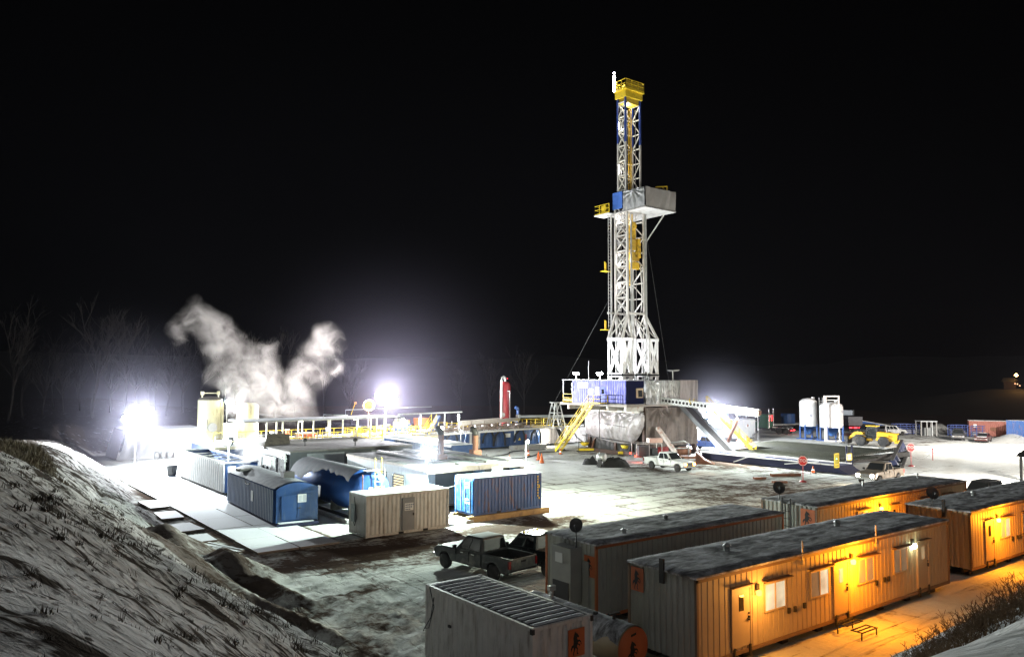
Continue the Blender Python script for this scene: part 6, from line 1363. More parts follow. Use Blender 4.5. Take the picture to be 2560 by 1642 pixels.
# ------------------------------------------------------------------ vehicles (local x forwards, y left)
def wheel(t, x, y, r, w, rimc=rim_grey, rim=.6):
    s = 1 if y > 0 else -1
    tyre = MB().lathe([(r * rim, -w / 2), (r * .93, -w / 2), (r, -w * .32), (r, w * .32), (r * .93, w / 2), (r * rim, w / 2)], (x, y, r), 24, 'y').build('wheel', tyre_mat, t)
    rr = r * rim; MB().lathe([(rr, s * w * .42), (rr * .85, s * w * .38), (rr * .75, s * w * .2), (rr * .3, s * w * .28), (0, s * w * .32)], (x, y, r), 20, 'y').build('rim', rimc, tyre)
    m = MB()
    for k in range(6): a = k * PI / 3; m.bar((x + rr * .25 * math.cos(a), y + s * w * .34, r + rr * .25 * math.sin(a)), (x + rr * .9 * math.cos(a), y + s * w * .34, r + rr * .9 * math.sin(a)), .07 * r * 2, .03)
    m.build('spokes', rimc, tyre)
def archpts(cx, r, zb, n=10):
    a0 = math.asin(max(-1, min(1, (zb - .42) / r))); return [(cx + r * math.cos(PI - a0 - (PI - 2 * a0) * -0 - (PI - 2 * a0) * i / n), .42 + r * math.sin(a0 + (PI - 2 * a0) * i / n)) for i in range(n + 1)]
def bilin(A, B, C, D, s, t): return (A.lerp(B, s)).lerp(D.lerp(C, s), t)
def pane(m, A, B, C, D, s0, s1, t0, t1, off):
    n = (B - A).cross(D - A).normalized() * off
    m.add([bilin(A, B, C, D, s, t) + n for s, t in ((s0, t0), (s1, t0), (s1, t1), (s0, t1))], [(0, 1, 2, 3)])
def vehicle(name, label, cat, paint, kind, loc, rz, lights=None, roofmat=None, group='parked vehicles', hoodmat=None):
    t = thing(name, label, cat, (0, 0, 0), group); glass = glass_dark; W = .98
    if kind == 'pickup': L0, L1, ax, zr, belt, zb = -2.95, 2.9, (1.95, -1.75), 1.92, 1.18, .5; cab = (-.95, -.80, .42, 1.12); hood = [(1.12, 1.2), (2.35, 1.16), (2.78, 1.05), (2.9, .85)]; W = 1.0
    elif kind == 'suv': L0, L1, ax, zr, belt, zb = -2.3, 2.3, (1.4, -1.4), 1.76, 1.05, .42; cab = (-2.2, -1.95, .25, .95); hood = [(.95, 1.08), (1.95, 1.02), (2.2, .92), (2.3, .7)]; W = .94
    else: L0, L1, ax, zr, belt, zb = -2.35, 2.35, (1.4, -1.35), 1.42, .9, .34; cab = (-1.6, -.75, .2, 1.05); hood = [(1.05, .93), (1.9, .84), (2.25, .72), (2.35, .55)]; W = .9
    zb2 = zb; r = .40 if kind == 'pickup' else .35; ar = r + .09
    def arch(cx):
        n = 12; zc = r; a0 = math.asin((zb2 - zc) / ar) if zb2 > zc else 0
        return [(cx + ar * math.cos(a0 + (PI - 2 * a0) * i / n), zc + ar * math.sin(a0 + (PI - 2 * a0) * i / n)) for i in range(n + 1)]
    rear = cab[0] if kind == 'pickup' else L0
    poly = [(rear, zb), (rear, belt)] + ([] if kind == 'pickup' else [(L0 + .05, belt)]) + hood + [(L1 + .02, .6), (L1 - .15, zb)] + arch(ax[0]) + ([] if kind == 'pickup' else arch(ax[1]))
    if kind == 'sedan': poly[1:3] = [(L0, .55), (L0 + .08, .88), (-1.6, .95)]
    def hw(a, b): return 1 - .05 * max(0, (b - .75)) / .5 - (.06 * max(0, a - 1.6))
    MB().prism(poly, -W, W, 'xz', hw).build('body', paint, t, bevel=.05)
    if kind == 'pickup':
        bs = [(rear - .02, .55), (rear - .02, 1.24), (L0, 1.24), (L0, .6)] + [(L0 + .1, zb)] + arch(ax[1])[::-1][::-1][::-1]
        bs = [(rear - .02, zb), (rear - .02, 1.24), (L0, 1.24), (L0, .62), (L0 + .1, zb)] + arch(ax[1])[::-1]
        b = MB().prism(bs, W - .14, W - .02).build('bed_side', paint, t, bevel=.03); MB().prism(bs, -W + .02, -W + .14).build('bed_side', paint, t, bevel=.03)
        MB().box(L0 + .08, rear - .03, -W + .15, W - .15, .72, .78).box(rear - .1, rear - .03, -W + .15, W - .15, .78, 1.2).build('bed_liner', black_mat, b)
        MB().box(L0 - .01, L0 + .06, -W + .15, W - .15, .66, 1.22).build('tailgate', paint, t, bevel=.02); MB().box(L0 - .025, L0 - .01, -.16, .16, 1.0, 1.1).build('tailgate_handle', black_mat, t.children[-1])
        MB().box(L0 - .14, L0 + .05, -W + .05, W - .05, .48, .64).build('rear_bumper', chrome, t, bevel=.03)
    else: MB().box(L0 - .08, L0 + .05, -W + .08, W - .08, zb + .02, zb + .24).build('rear_bumper', paint, t, bevel=.04)
    # greenhouse
    w0, w1 = W - .06, W - .24; x0, x1, x2, x3 = cab; zz = belt - .02
    Bq = [Vector((x0, -w0, zz)), Vector((x3, -w0, zz)), Vector((x3, w0, zz)), Vector((x0, w0, zz))]; T = [Vector((x1, -w1, zr)), Vector((x2, -w1, zr)), Vector((x2, w1, zr)), Vector((x1, w1, zr))]
    MB().add([*Bq, *T], [(0, 1, 5, 4), (1, 2, 6, 5), (2, 3, 7, 6), (3, 0, 4, 7), (4, 5, 6, 7), (3, 2, 1, 0)]).build('cab', paint, t, bevel=.06)
    m = MB(); pane(m, Bq[1], Bq[2], T[2], T[1], .06, .94, .10, .92, .012); m.build('windscreen', glass, t, fix=False)
    m = MB(); pane(m, Bq[3], Bq[0], T[0], T[3], .08, .92, .18, .88, .012); m.build('rear_window', glass, t, fix=False)
    spl = (.10, .50, .54, .86) if kind == 'pickup' else (.06, .3, .33, .58, .61, .86)
    for A, B, C, D, fl in ((Bq[0], Bq[1], T[1], T[0], 0), (Bq[2], Bq[3], T[3], T[2], 1)):
        for a, b_ in zip(spl[::2], spl[1::2]):
            if fl: a, b_ = 1 - b_, 1 - a
            m = MB(); pane(m, A, B, C, D, a, b_, .14, .88, .012); m.build('side_window', glass, t, fix=False)
    if roofmat: MB().sheet(lambda a, b: (x1 + .06 + (x2 - x1 - .12) * a, -w1 + .06 + (2 * w1 - .12) * b, zr + .005 + .03 * min(1, 6 * min(a, 1 - a, b, 1 - b))), 8, 8).build('roof_snow', roofmat, t, fix=False)
    if hoodmat:
        h0, h1 = hood[0], hood[-3] if len(hood) > 3 else hood[1]; h1 = hood[1]
        MB().sheet(lambda a, b: (h0[0] + .1 + (h1[0] - h0[0] - .15) * a, (-W + .2) + (2 * W - .4) * b, h0[1] + (h1[1] - h0[1]) * a + .006 + .02 * min(1, 6 * min(a, 1 - a, b, 1 - b))), 8, 8).build('hood_snow', hoodmat, t, fix=False)
    gz = hood[-1][1]
    MB().box(L1 - .08, L1 + .04, -.5, .5, gz - .14, gz + .14).build('grille', dark_steel, t, bevel=.02); m = MB()
    for k in range(3): m.box(L1 + .04, L1 + .05, -.48, .48, gz - .1 + k * .09, gz - .07 + k * .09)
    m.build('grille_bars', chrome, t.children[-1])
    MB().box(L1 - .15, L1 + .14, -W + .06, W - .06, zb - .02, zb + .18).build('front_bumper', chrome if kind == 'pickup' else paint, t, bevel=.04)
    lh = lights or {}
    for s in (1, -1):
        hm_ = em(*lh['head']) if 'head' in lh else pm('headlight_clear', (.5, .5, .5), .1, .3)
        MB().box(L1 - .14, L1 + .05, min(s * .54, s * .86), max(s * .54, s * .86), gz - .10, gz + .10).build('headlight', hm_, t, bevel=.02)
        tm_ = em(*lh['tail']) if 'tail' in lh else pm('tail_red', (.25, .015, .015), .25)
        MB().box(L0 - .02, L0 + .1, min(s * (W - .13), s * (W - .01)), max(s * (W - .13), s * (W - .01)), belt - .42, belt - .05).build('tail_light', tm_, t)
        MB().cbox((x3 - .12, s * (W + .1), belt + .12), (.12, .22, .2)).build('mirror', black_mat if kind == 'pickup' else paint, t, bevel=.03)
        for a in ((-.35, .5) if kind == 'pickup' else (-.9, .1)): MB().box(a - .1, a + .1, min(s * (W - .02), s * (W + .03)), max(s * (W - .02), s * (W + .03)), belt - .14, belt - .09).build('door_handle', chrome, t)
        for a in ax: wheel(t, a, s * (W - .12), r, .25)
        dl = MB()
        for a in ((-.9, .02, 1.05) if kind == 'pickup' else (-1.1, -.1, .85)): dl.box(a - .008, a + .008, min(s * (W - .05), s * (W + .004)), max(s * (W - .05), s * (W + .004)), zb + .08, belt - .03)
        dl.build('door_gaps', black_mat, t)
    MB().box(L0 + .3, L1 - .4, -W + .25, W - .25, zb - .1, zb + .1).build('chassis', black_mat, t)
    t.location = loc; t.rotation_euler[2] = rz
    if 'power' in lh:
        for s in (1, -1):
            l = spot(t, (0, 0, 0), (5, 0, -.5), lh['power'], lh['head'][1], 1.1, .7, .1); l.location = (L1 + .12, s * .7, gz)
    return t
silver = pm('silver_paint', (.075, .075, .078), .4, .2, var=.1, dirt=(.22, .2, .18), dirt_amt=.5)
blackp = pm('black_paint', (.03, .034, .036), .25, .2, dirt=(.09, .09, .085), dirt_amt=.4)
whitep = pm('white_car', (.66, .66, .65), .35, dirt=(.42, .38, .33), dirt_amt=.35)
beigep = pm('beige_car', (.20, .165, .13), .35, .2, dirt=(.3, .25, .2), dirt_amt=.4)
darkred = pm('maroon_car', (.10, .03, .03), .3); darkg = pm('dark_grey_car', (.07, .07, .075), .3, .2); bluep = pm('blue_car', (.04, .09, .30), .3)
def head_cam(deg_left): # heading measured left of the camera's forward direction -> world angle
    return YAW + math.radians(deg_left)
def pcam(px, py): g = G(px, py); return Vector((g[0], g[1], 0))
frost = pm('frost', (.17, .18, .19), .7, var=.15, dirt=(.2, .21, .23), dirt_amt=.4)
hd = head_cam(45); rl = pcam(1276, 1464); fw = Vector((math.cos(hd), math.sin(hd), 0)); lf = Vector((-fw.y, fw.x, 0))
vehicle('pickup_truck', 'silver pickup with frosted roof and open bed, parked behind the striped container', 'pickup', silver, 'pickup', rl + fw * 3.0 - lf * 1.0, hd, roofmat=frost, hoodmat=frost)
hd2 = head_cam(40); fl = pcam(1232, 1392); fw = Vector((math.cos(hd2), math.sin(hd2), 0)); lf = Vector((-fw.y, fw.x, 0))
hd2 = head_cam(45)
tk = vehicle('pickup_truck', 'dark pickup with amber roof lamps, half hidden by the grey trailer', 'pickup', blackp, 'pickup', vr * 1.25 + vd * 42.2, hd2, hoodmat=pm('frost_dark', (.16, .18, .18), .5, var=.3))
m = MB()
for k in range(5): m.cbox((.3, -.5 + k * .25, 1.95), (.1, .1, .06))
m.each('roof_lamp', pm('amber_lens', (.6, .35, .03), .3), tk)
pf, pr = pcam(1696, 1181), pcam(1658, 1166); d_ = (pf - pr).normalized(); hd3 = math.atan2(d_.y, d_.x); lf = Vector((-d_.y, d_.x, 0))
hd3 = head_cam(-143)
fw = Vector((math.cos(hd3), math.sin(hd3), 0)); lf = Vector((-fw.y, fw.x, 0)); ctr = pcam(1694, 1178)
vehicle('pickup_truck', 'white pickup with glowing amber lights facing the camera, in front of the rig', 'pickup', whitep, 'pickup', ctr - fw * 1.9 + lf * .9, hd3, lights={'head': ('pickup_amber', (1, .36, .06), 40), 'power': 90}, roofmat=None)
b0_ = pcam(2160, 1207); hd4 = PI + .02
vehicle('pickup_truck', 'dusty beige pickup with bright headlights, beyond the middle trailer', 'pickup', beigep, 'pickup', b0_ + Vector((2.9, -.1, 0)), hd4, lights={'head': ('beige_head', (1, .86, .62), 200), 'tail': ('beige_tail', (1, .05, .03), 2.5), 'power': 700})
v_ = pcam(2440, 1214); vehicle('parked_van', 'dark car roof with amber side light, behind the right trailer', 'car', darkg, 'suv', vr * 38.6 + vd * 64.6, PI, lights={'tail': ('van_amber', (1, .5, .05), 5)})
def place_front(px, py, hd): return pcam(px, py)
vehicle('parked_car', 'snow dusted dark SUV parked in front of the blue racks', 'car', darkg, 'suv', pcam(2408, 1097) + Vector((.5, .9, 0)), head_cam(150), roofmat=frost, hoodmat=frost)
vehicle('parked_car', 'snow covered maroon sedan parked right of the dark SUV', 'car', darkred, 'sedan', pcam(2471, 1102) + Vector((.6, .9, 0)), head_cam(140), roofmat=snow_mat, hoodmat=snow_mat)
vehicle('parked_car', 'white SUV parked beyond the yellow loader', 'car', whitep, 'suv', pcam(2232, 1085), head_cam(-75))
vehicle('pickup_truck', 'dark pickup parked behind the loader arms', 'pickup', darkg, 'pickup', pcam(2162, 1087) + Vector((1, 0, 0)), head_cam(110), roofmat=frost)
vehicle('pickup_truck', 'blue pickup parked behind the pipe ramp and yellow stairway', 'pickup', bluep, 'pickup', pcam(1790, 1124) + Vector((0, 1.2, 0)), head_cam(-130), roofmat=snow_mat, hoodmat=frost)
# small generator trailer and red truck by the rig base
gp = pcam(1618, 1152)
machine('generator_trailer', 'small open framed trailer with red tail lamps, left of the white pickup', 'trailer', gp.x, gp.y, 0, [
    ('bed', MB().box(-1.7, 1.7, -.9, .9, .6, .75), dark_steel), ('frame', MB().bar((-1.6, -.85, .75), (-1.6, -.85, 2.2), .07).bar((1.6, -.85, .75), (1.6, -.85, 2.2), .07).bar((-1.6, .85, .75), (-1.6, .85, 2.2), .07).bar((1.6, .85, .75), (1.6, .85, 2.2), .07).bar((-1.6, -.85, 2.2), (1.6, -.85, 2.2), .07).bar((-1.6, .85, 2.2), (1.6, .85, 2.2), .07).bar((0, -.85, .75), (0, -.85, 2.2), .06), galv),
    ('engine', MB().box(-1.2, .2, -.6, .6, .75, 1.9).cbox((.9, 0, 1.2), (.7, .9, .8)), gen_dark), ('lamp_box', MB().box(.2, 1.9, -.4, .4, 2.25, 2.8), pm('lamp_box_pink', (.55, .36, .30), .5)), ('lit_panel', MB().box(.12, .195, -.38, .38, 2.28, 2.78), em('panel_glow', (1, .95, .9), 1.6)),
    ('wheel', MB().tube((-.4, -.95, .42), (-.4, -.7, .42), .42, 16).tube((.5, -.95, .42), (.5, -.7, .42), .42, 16), black_mat), ('tail_lamp', MB().cbox((-1.75, -.8, .75), (.1, .22, .18)).cbox((.95, -.97, .6), (.22, .08, .16)).cbox((-1.75, .9, .95), (.1, .22, .18)), em('tail_red_glow', (1, .04, .02), 14))], -.45)
tl_ = bpy.data.objects['generator_trailer']; l = point(tl_, (0, 0, 0), 60, (1, .08, .04), .1); l.location = (-1.4, -1.3, .6)
rp = pcam(1652, 1140); machine('red_skid', 'low red equipment skid behind the white pickup', 'skid', rp.x + 1.0, rp.y + 2.2, 0, [('body', MB().box(-1.8, 1.8, -.9, .9, .3, 1.5), red_paint), ('top', MB().box(-1.7, 1.7, -.8, .8, 1.5, 1.7), gen_dark), ('marker_lamp', MB().cbox((-1.0, -.93, .9), (.3, .05, .1)), em('tail_red_glow', (1, .04, .02), 14))], -.3)
mp_ = pcam(1745, 1150); machine('rust_pump', 'rusty pump skid with hand rail right of the white pickup', 'pump', mp_.x + 1, mp_.y + 3, 0, [('frame', MB().box(-1.6, 1.6, -.7, .7, 0, .3), rust), ('body', MB().lathe([(.2, -.9), (.55, -.7), (.55, .7), (.2, .9)], (0, 0, .9), 16, 'x'), rust), ('rail', MB().path([(-1.8, -.6, .2), (-1.8, -.6, 2.0), (-.2, -.6, 2.2), (.4, -.6, 1.9), (.4, -.6, .3)], .09, 6).path([(-1.8, -.6, 1.3), (.4, -.6, 1.3)], .06, 6), galv)], -.5)
mq = pcam(1790, 1160); tag(MB().prism([(-.9, 0), (1.3, 0), (.1, .55), (-.7, 1.35), (-.9, 1.3)], -1.0, 1.0).build('steel_ramp', rust), 'rusty wedge ramp plate lying at the foot of the pipe ramp', 'ramp'); o = bpy.data.objects['steel_ramp']; o.location = (mq.x, mq.y + 1.5, 0); o.rotation_euler[2] = -.9
# yellow jacks under the rig
jk = [('base', MB().box(-1.3, 1.3, -.25, .25, .15, .45), yellow), ('cup', MB().lathe([(0, .75), (.45, .9), (.62, 1.25), (0, 1.3)], (-.4, 0, 0), 14), yellow), ('cylinder', MB().tube((.6, 0, .4), (.9, 0, 1.6), .14), rust), ('pad', MB().box(-1.5, 1.5, -.4, .4, 0, .15), dark_steel)]
for i, (px, py, lb) in enumerate(((1470, 1128, 'yellow hydraulic jack at the foot of the left stairway'), (1572, 1136, 'yellow hydraulic jack left of the small generator trailer'))):
    q = pcam(px, py); machine('hydraulic_jack', lb, 'jack', q.x, q.y, 0, jk, -.6, 'yellow jacks at the rig base')
q = pcam(1505, 1166); machine('heater_cart', 'small wheeled heater with round fan, standing on the snow before the rig', 'heater', q.x, q.y, 0, [('drum', MB().lathe([(.3, -.5), (.5, -.4), (.5, .4), (.35, .5)], (0, 0, 1.1), 16, 'y'), galv), ('stand', MB().bar((-.4, -.3, 0), (-.2, 0, .8), .08).bar((.4, -.3, 0), (.2, 0, .8), .08).bar((0, .6, 0), (0, .3, .8), .08).box(-.7, -.45, -.3, .1, 0, .9), dark_steel)], .3)
def heap(name, lb, cat, px, py, rx, ry, h, mat, rz=0, seed=0):
    q = pcam(px, py); m = MB().sheet(lambda a, b: (q.x + (a - .5) * 2 * rx, q.y + (b - .5) * 2 * ry, max(-.02, h * max(0, 1 - ((a - .5) * 2) ** 2 - ((b - .5) * 2) ** 2) ** .7 * (1 + .5 * N3(a * 4, b * 4, seed)) - .02)), 24, 24); m.rot(rz, (q.x, q.y)); return tag(m.build(name, mat, fix=False), lb, cat)
heap('black_tarp', 'crumpled black tarpaulin lying on the snow in front of the rig', 'tarpaulin', 1540, 1166, 1.7, .8, 1.0, black_mat, -.6, 3); heap('black_tarp', 'black sagging tarpaulin left of the round heater', 'tarpaulin', 1478, 1160, 1.0, .7, .8, black_mat, -.6, 5)
heap('covered_load', 'rounded rust brown tarped load beside the pipe racks', 'load', 1862, 1118, 1.3, 1.0, 1.75, pm('tarp_rust', (.20, .08, .05), .8, var=.3, bump=.4), -.6, 9)
for px, py, w, h, lb in ((1990, 1188, 3.2, .25, 'long rusty beam lying on the churned snow left of the near stop sign'), (1925, 1196, 1.2, .2, 'orange edged plank lying near the long rusty beam'), (1975, 1205, 1.4, .18, 'rusty plate lying beside the near stop sign')):
    q = pcam(px - 25, py); tag(MB().cbox((q.x, q.y, h / 2 + .03), (w, .5, h), -.5).build('scrap_beam', rust), lb, 'scrap', 'scrap lying in the yard')
# white box trailer
q = pcam(1842, 1105); bx = thing('box_trailer', 'pale grey box trailer with drawbar, right of the floodlit stairway', 'trailer', (q.x + 2.5, q.y + 1.2, 0))
MB().box(q.x, q.x + 4.9, q.y, q.y + 2.4, .7, 3.5).build('body', pm('box_grey_white', (.28, .29, .30), .5, dirt=(.4, .36, .3), dirt_amt=.4, streak=True), bx, bevel=.05); MB().sheet(lambda a, b: (q.x + 4.9 * a, q.y + 2.4 * b, 3.52 + .08 * min(1, 8 * min(a, 1 - a, b, 1 - b))), 16, 10).build('roof_snow', snow_mat, bx, fix=False)
MB().box(q.x + .5, q.x + 5, q.y + .3, q.y + 2.1, .4, .7).tube((q.x + 2.2, q.y + .1, .45), (q.x + 2.2, q.y + .4, .45), .45, 14).tube((q.x + 3.4, q.y + .1, .45), (q.x + 3.4, q.y + .4, .45), .45, 14).build('running_gear', dark_steel, bx)
MB().lathe([(0, -.03), (.22, -.03), (.22, 0)], (q.x + 2.9, q.y, 2.6), 14, 'y').build('vent', rust, bx); MB().cbox((q.x - .02, q.y + 1.2, 2.6), (.04, .2, .5)).build('latch', rust, bx)
m = MB()
for k in range(9): m.bar((q.x + 3 + .2 * k, q.y - .9, .2), (q.x + 3.3 + .2 * k, q.y - .6, 1.3 + .06 * k), .06)
m.bar((q.x + 2.9, q.y - .8, 1.0), (q.x + 5.2, q.y - .6, 1.8), .07); tag(m.build('scrap_rack', dark_steel), 'dark tangled rack of rods in front of the pale box trailer', 'rack')
for px, lb in ((1892, 'thin upright exhaust pipe right of the pale box trailer'), (1812, 'thin upright pole left of the pale box trailer'), (1863, 'thin upright pole behind the pale box trailer')): q_ = cam((px - 1280) / F * 126, 126); tag(MB().tube(q_, q_ + Vector((0, 0, 5.2)), .05).build('thin_pole', galv), lb, 'pole', 'thin poles')
# blue container and snow bank behind the right floods
q = cam((1715 - 1280) / F * 128, 128); q1 = cam((1818 - 1280) / F * 139, 139); dx = (q1 - q); ang_ = math.atan2(dx.y, dx.x); Lb = dx.length
tb = thing('storage_shed', 'long blue corrugated shed behind the right floodlights', 'shed', tuple((q + q1) / 2)); n_ = Vector((math.sin(ang_), -math.cos(ang_), 0))
MB().corr((q.x, q.y), (q1.x, q1.y), 1.2, 4.3, .06, .35, (n_.x, n_.y)).build('front_wall', blue_paint, tb, fix=False); MB().cbox(tuple((q + q1) / 2 - n_ * 1.4 + Vector((0, 0, 2.6))), (Lb, 2.6, 3.5), ang_).build('body', blue_paint, tb)
heap('snow_bank', 'bright ploughed snow bank under the right floodlights', 'snow', 1790, 1085, 6.5, 2.2, 1.7, snow_mat, .5, 4)
tagged = tag(MB().sheet(lambda a, b: tuple(at_t(1722 + 40 * a, 1112 - 96 * b, 116 + 2 * math.sin(a * 9) * .2)), 12, 12).build('white_tarp', tarp_white, fix=False), 'glaring white tarp hanging behind the pipe ramp', 'tarpaulin'); sol = tagged.modifiers.new('s', 'SOLIDIFY'); sol.thickness = .06
# ---- wheel loader
lf_ = pcam(2166, 1112); lr = pcam(2232, 1114); d_ = (lf_ - lr).normalized(); hdl = math.atan2(d_.y, d_.x) - .25
tl = thing('wheel_loader', 'yellow articulated wheel loader with dark cab, parked beyond the pipe racks', 'loader', (0, 0, 0))
for x in (1.6, -1.5):
    for s in (1, -1): wheel(tl, x, s * 1.05, .75, .55, loader_yellow, .5)
MB().prism([(-3.3, .8), (-3.35, 1.95), (-.6, 2.15), (-.4, .9), (-.9, .75)], -.75, .75).build('engine_hood', loader_yellow, tl, bevel=.06); MB().box(-3.55, -3.0, -1.15, 1.15, .55, 1.0).build('counterweight', loader_yellow, tl, bevel=.08)
MB().box(-3.36, -3.34, -.6, .6, 1.0, 1.85).build('rear_grille', black_mat, tl); MB().box(-2.7, -1.6, -.78, -.76, 1.0, 1.7).build('side_grille', dark_steel, tl); MB().box(-1.5, -.7, -.78, -.765, 1.75, 2.0).build('side_panel', sign_white, tl)
c_ = MB().prism([(-.5, 1.2), (-.5, 2.9), (.75, 2.9), (1.0, 1.9), (.9, 1.1)], -.7, .7).build('cab', glass_dark, tl); m = MB()
for x, x2 in ((-.5, -.5), (.95, .75)):
    for s in (-.7, .7): m.bar((x, s, 1.2), (x2, s, 2.9), .1)
m.build('cab_frame', dark_steel, c_); MB().box(-.7, .95, -.85, .85, 2.9, 3.05).build('cab_roof', loader_yellow, tl, bevel=.04)
MB().prism([(.2, .7), (.3, 1.25), (1.3, 1.7), (2.0, 1.5), (2.1, .8)], -.5, .5).build('front_frame', loader_yellow, tl, bevel=.04)
m = MB()
for s in (-.5, .5): m.bar((1.4, s, 1.75), (2.5, s, 1.9), .16, .35).bar((2.5, s, 1.9), (3.5, s, .9), .16, .3)
m.each('lift_arm', loader_yellow, tl, group=2); MB().prism([(3.4, .25), (3.4, 1.3), (3.7, 1.35), (3.75, .45), (4.6, .3), (4.6, .22)], -1.4, 1.4).build('bucket', dark_steel, tl)
for s in (-1.05, 1.05):
    MB().prism([(-2.3, 1.5), (-2.1, 1.68), (-.9, 1.68), (-.65, 1.4), (-.95, 1.55), (-2.05, 1.55)], s - .3, s + .3).build('mudguard', loader_yellow, tl); MB().prism([(.8, 1.5), (1.0, 1.68), (2.2, 1.68), (2.4, 1.4), (2.1, 1.55), (1.05, 1.55)], s - .3, s + .3).build('mudguard', dark_steel, tl)
MB().tube((-2.0, .4, 2.1), (-2.0, .4, 2.8), .07).build('exhaust_pipe', dark_steel, tl); tl.location = tuple((lf_ + lr) / 2 + Vector((.4, 1.0, 0))); tl.rotation_euler[2] = hdl
# ---- semi truck with flatbed
th = head_cam(-0); q = pcam(1942, 1082)
tt = thing('semi_truck', 'green semi truck seen from behind with red lamps on its cab, left of the silos', 'truck', (0, 0, 0)); hdT = head_cam(35)
MB().box(.4, 2.4, -1.2, 1.2, 1.0, 3.5).build('sleeper_cab', green_paint, tt, bevel=.08); MB().box(2.4, 4.6, -.9, .9, .9, 2.1).build('engine_hood', green_paint, tt, bevel=.1); MB().box(1.9, 2.5, -1.22, 1.22, 2.2, 3.1).build('side_window', glass_dark, tt)
MB().box(-3.6, 4.2, -.45, .45, .75, 1.05).build('chassis', dark_steel, tt)
for s in (1, -1):
    MB().tube((.25, s * 1.1, 1.0), (.25, s * 1.1, 4.5), .11).build('exhaust_stack', chrome, tt); m = MB()
    for z in (2.4, 2.8, 3.15): m.lathe([(0, -.06), (.13, -.04), (.13, .02)], (.36, s * .62, z), 10, 'x')
    m.each('cab_lamp', em('truck_red', (1, .03, .04), 10), tt)
    for x in (-1.5, -2.8): wheel(tt, x, s * .95, .52, .5)
    wheel(tt, 3.6, s * 1.0, .52, .32)
    MB().path([(-.8, s * .95, .7), (-1.0, s * .95, 1.1), (-1.5, s * .95, 1.22), (-2.1, s * .95, 1.15), (-2.8, s * .95, 1.22), (-3.4, s * .95, .9)], .12, 5).build('mudguard', chrome, tt)
    m = MB()
    for y in (.55, .9): m.cbox((-3.66, s * y, .75), (.08, .22, .16))
    m.each('tail_lamp', em('truck_red', (1, .03, .04), 10), tt)
MB().box(-.9, .0, -.2, .2, 1.05, 1.25).box(.33, .39, -.15, .15, 2.9, 3.3).build('plate', sign_white, tt); MB().tube((1.0, -1.05, .75), (2.2, -1.05, .75), .3, 12).build('fuel_cylinder', chrome, tt)
tt.location = tuple(q + Vector((0, .8, 0))); tt.rotation_euler[2] = head_cam(52)
q = cam((1968 - 1280) / F * 150, 150); tf_ = thing('flatbed_trailer', 'flatbed trailer with low deck carrying a blue tank, behind the green truck', 'trailer', tuple(q))
a_ = head_cam(-62); MB().cbox((q.x, q.y, 1.35), (11, 2.4, .25), a_).build('deck', galv, tf_); m = MB()
for x in (-5.3, 5.2): m.cbox((q.x + x * math.cos(a_), q.y + x * math.sin(a_), 1.9), (.15, 2.3, 2.2), a_)
m.each('stake', pm('stake_brown', (.3, .2, .14), .7), tf_); m = MB()
for x in (-3, 3, 4.2): m.cbox((q.x + x * math.cos(a_), q.y + x * math.sin(a_), .6), (.9, 2.2, 1.1), a_)
m.build('running_gear', dark_steel, tf_)
qb = cam((1967 - 1280) / F * 149, 149); tag(MB().lathe([(1.3, 1.5), (1.33, 1.6), (1.3, 3.3), (1.2, 3.4), (0, 3.45)], (qb.x, qb.y, 0), 12, smooth=False).build('blue_drum_tank', blue_paint), 'round blue tank standing on the flatbed trailer', 'tank')
# second trailer with red tail lamps right of the silos
q = cam((2130 - 1280) / F * 142, 142); machine('tanker_trailer', 'dark trailer with a strip of red tail lamps right of the silos', 'trailer', q.x, q.y, 0, [('body', MB().box(-1.2, 5, -1.2, 1.2, 1.6, 3.2), pm('trailer_dark', (.09, .09, .1), .5)), ('chassis', MB().box(-1.3, 5, -1.0, 1.0, .9, 1.3), dark_steel), ('mud_flaps', MB().box(-1.2, -1.1, -1.1, -.5, .2, .95).box(-1.2, -1.1, .5, 1.1, .2, .95), pm('flap_tan', (.45, .38, .32), .7)), ('tail_lamps', MB().box(-1.35, -1.28, -1.1, -.5, 1.15, 1.35).box(-1.35, -1.28, -.3, .35, 1.15, 1.35).box(-1.35, -1.28, .6, 1.1, 1.15, 1.35), em('truck_red', (1, .03, .04), 10))], head_cam(-8))
# blue crane boom
c0, c1 = at_t(2098, 1044, 150), at_t(2238, 1068, 146)
tc_ = thing('crane', 'mobile crane with long blue boom lying low to the right of the silos', 'crane', (c1.x, c1.y, 0))
MB().bar(c0, c1, .9, .75).build('boom', pm('boom_blue', (.05, .17, .55), .45), tc_); MB().bar(c0 + Vector((0, 0, .38)) - vd * .5, c1 + Vector((0, 0, .38)) - vd * .5, .06, .12).bar(c0 + Vector((0, 0, -.3)) - vd * .5, c1 + Vector((0, 0, -.35)) - vd * .5, .06, .08).build('boom_stripe', sign_white, tc_)
cc = Vector((c0.x, c0.y, 0)) + vr * 1.6; MB().cbox((cc.x, cc.y, 3.0), (3.4, 2.2, 2.0), YAW - .5).build('machinery_house', pm('crane_grey', (.22, .24, .26), .5), tc_); m = MB()
mid = (c0 + c1) / 2; m.cbox((mid.x, mid.y, 1.2), (9, 2.4, .7), YAW - PI / 2 + .15)
for k in (-3.5, -2, 1.5, 3): m.cbox((mid.x + k * vr.x, mid.y + k * vr.y, .6), (1.0, 2.4, 1.0), YAW - PI / 2 + .15)
m.build('carrier', dark_steel, tc_); MB().bar(c1, (c1.x + vr.x * 1.8, c1.y + vr.y * 1.8, .8), .6, .5).build('outrigger', blue_paint, tc_)
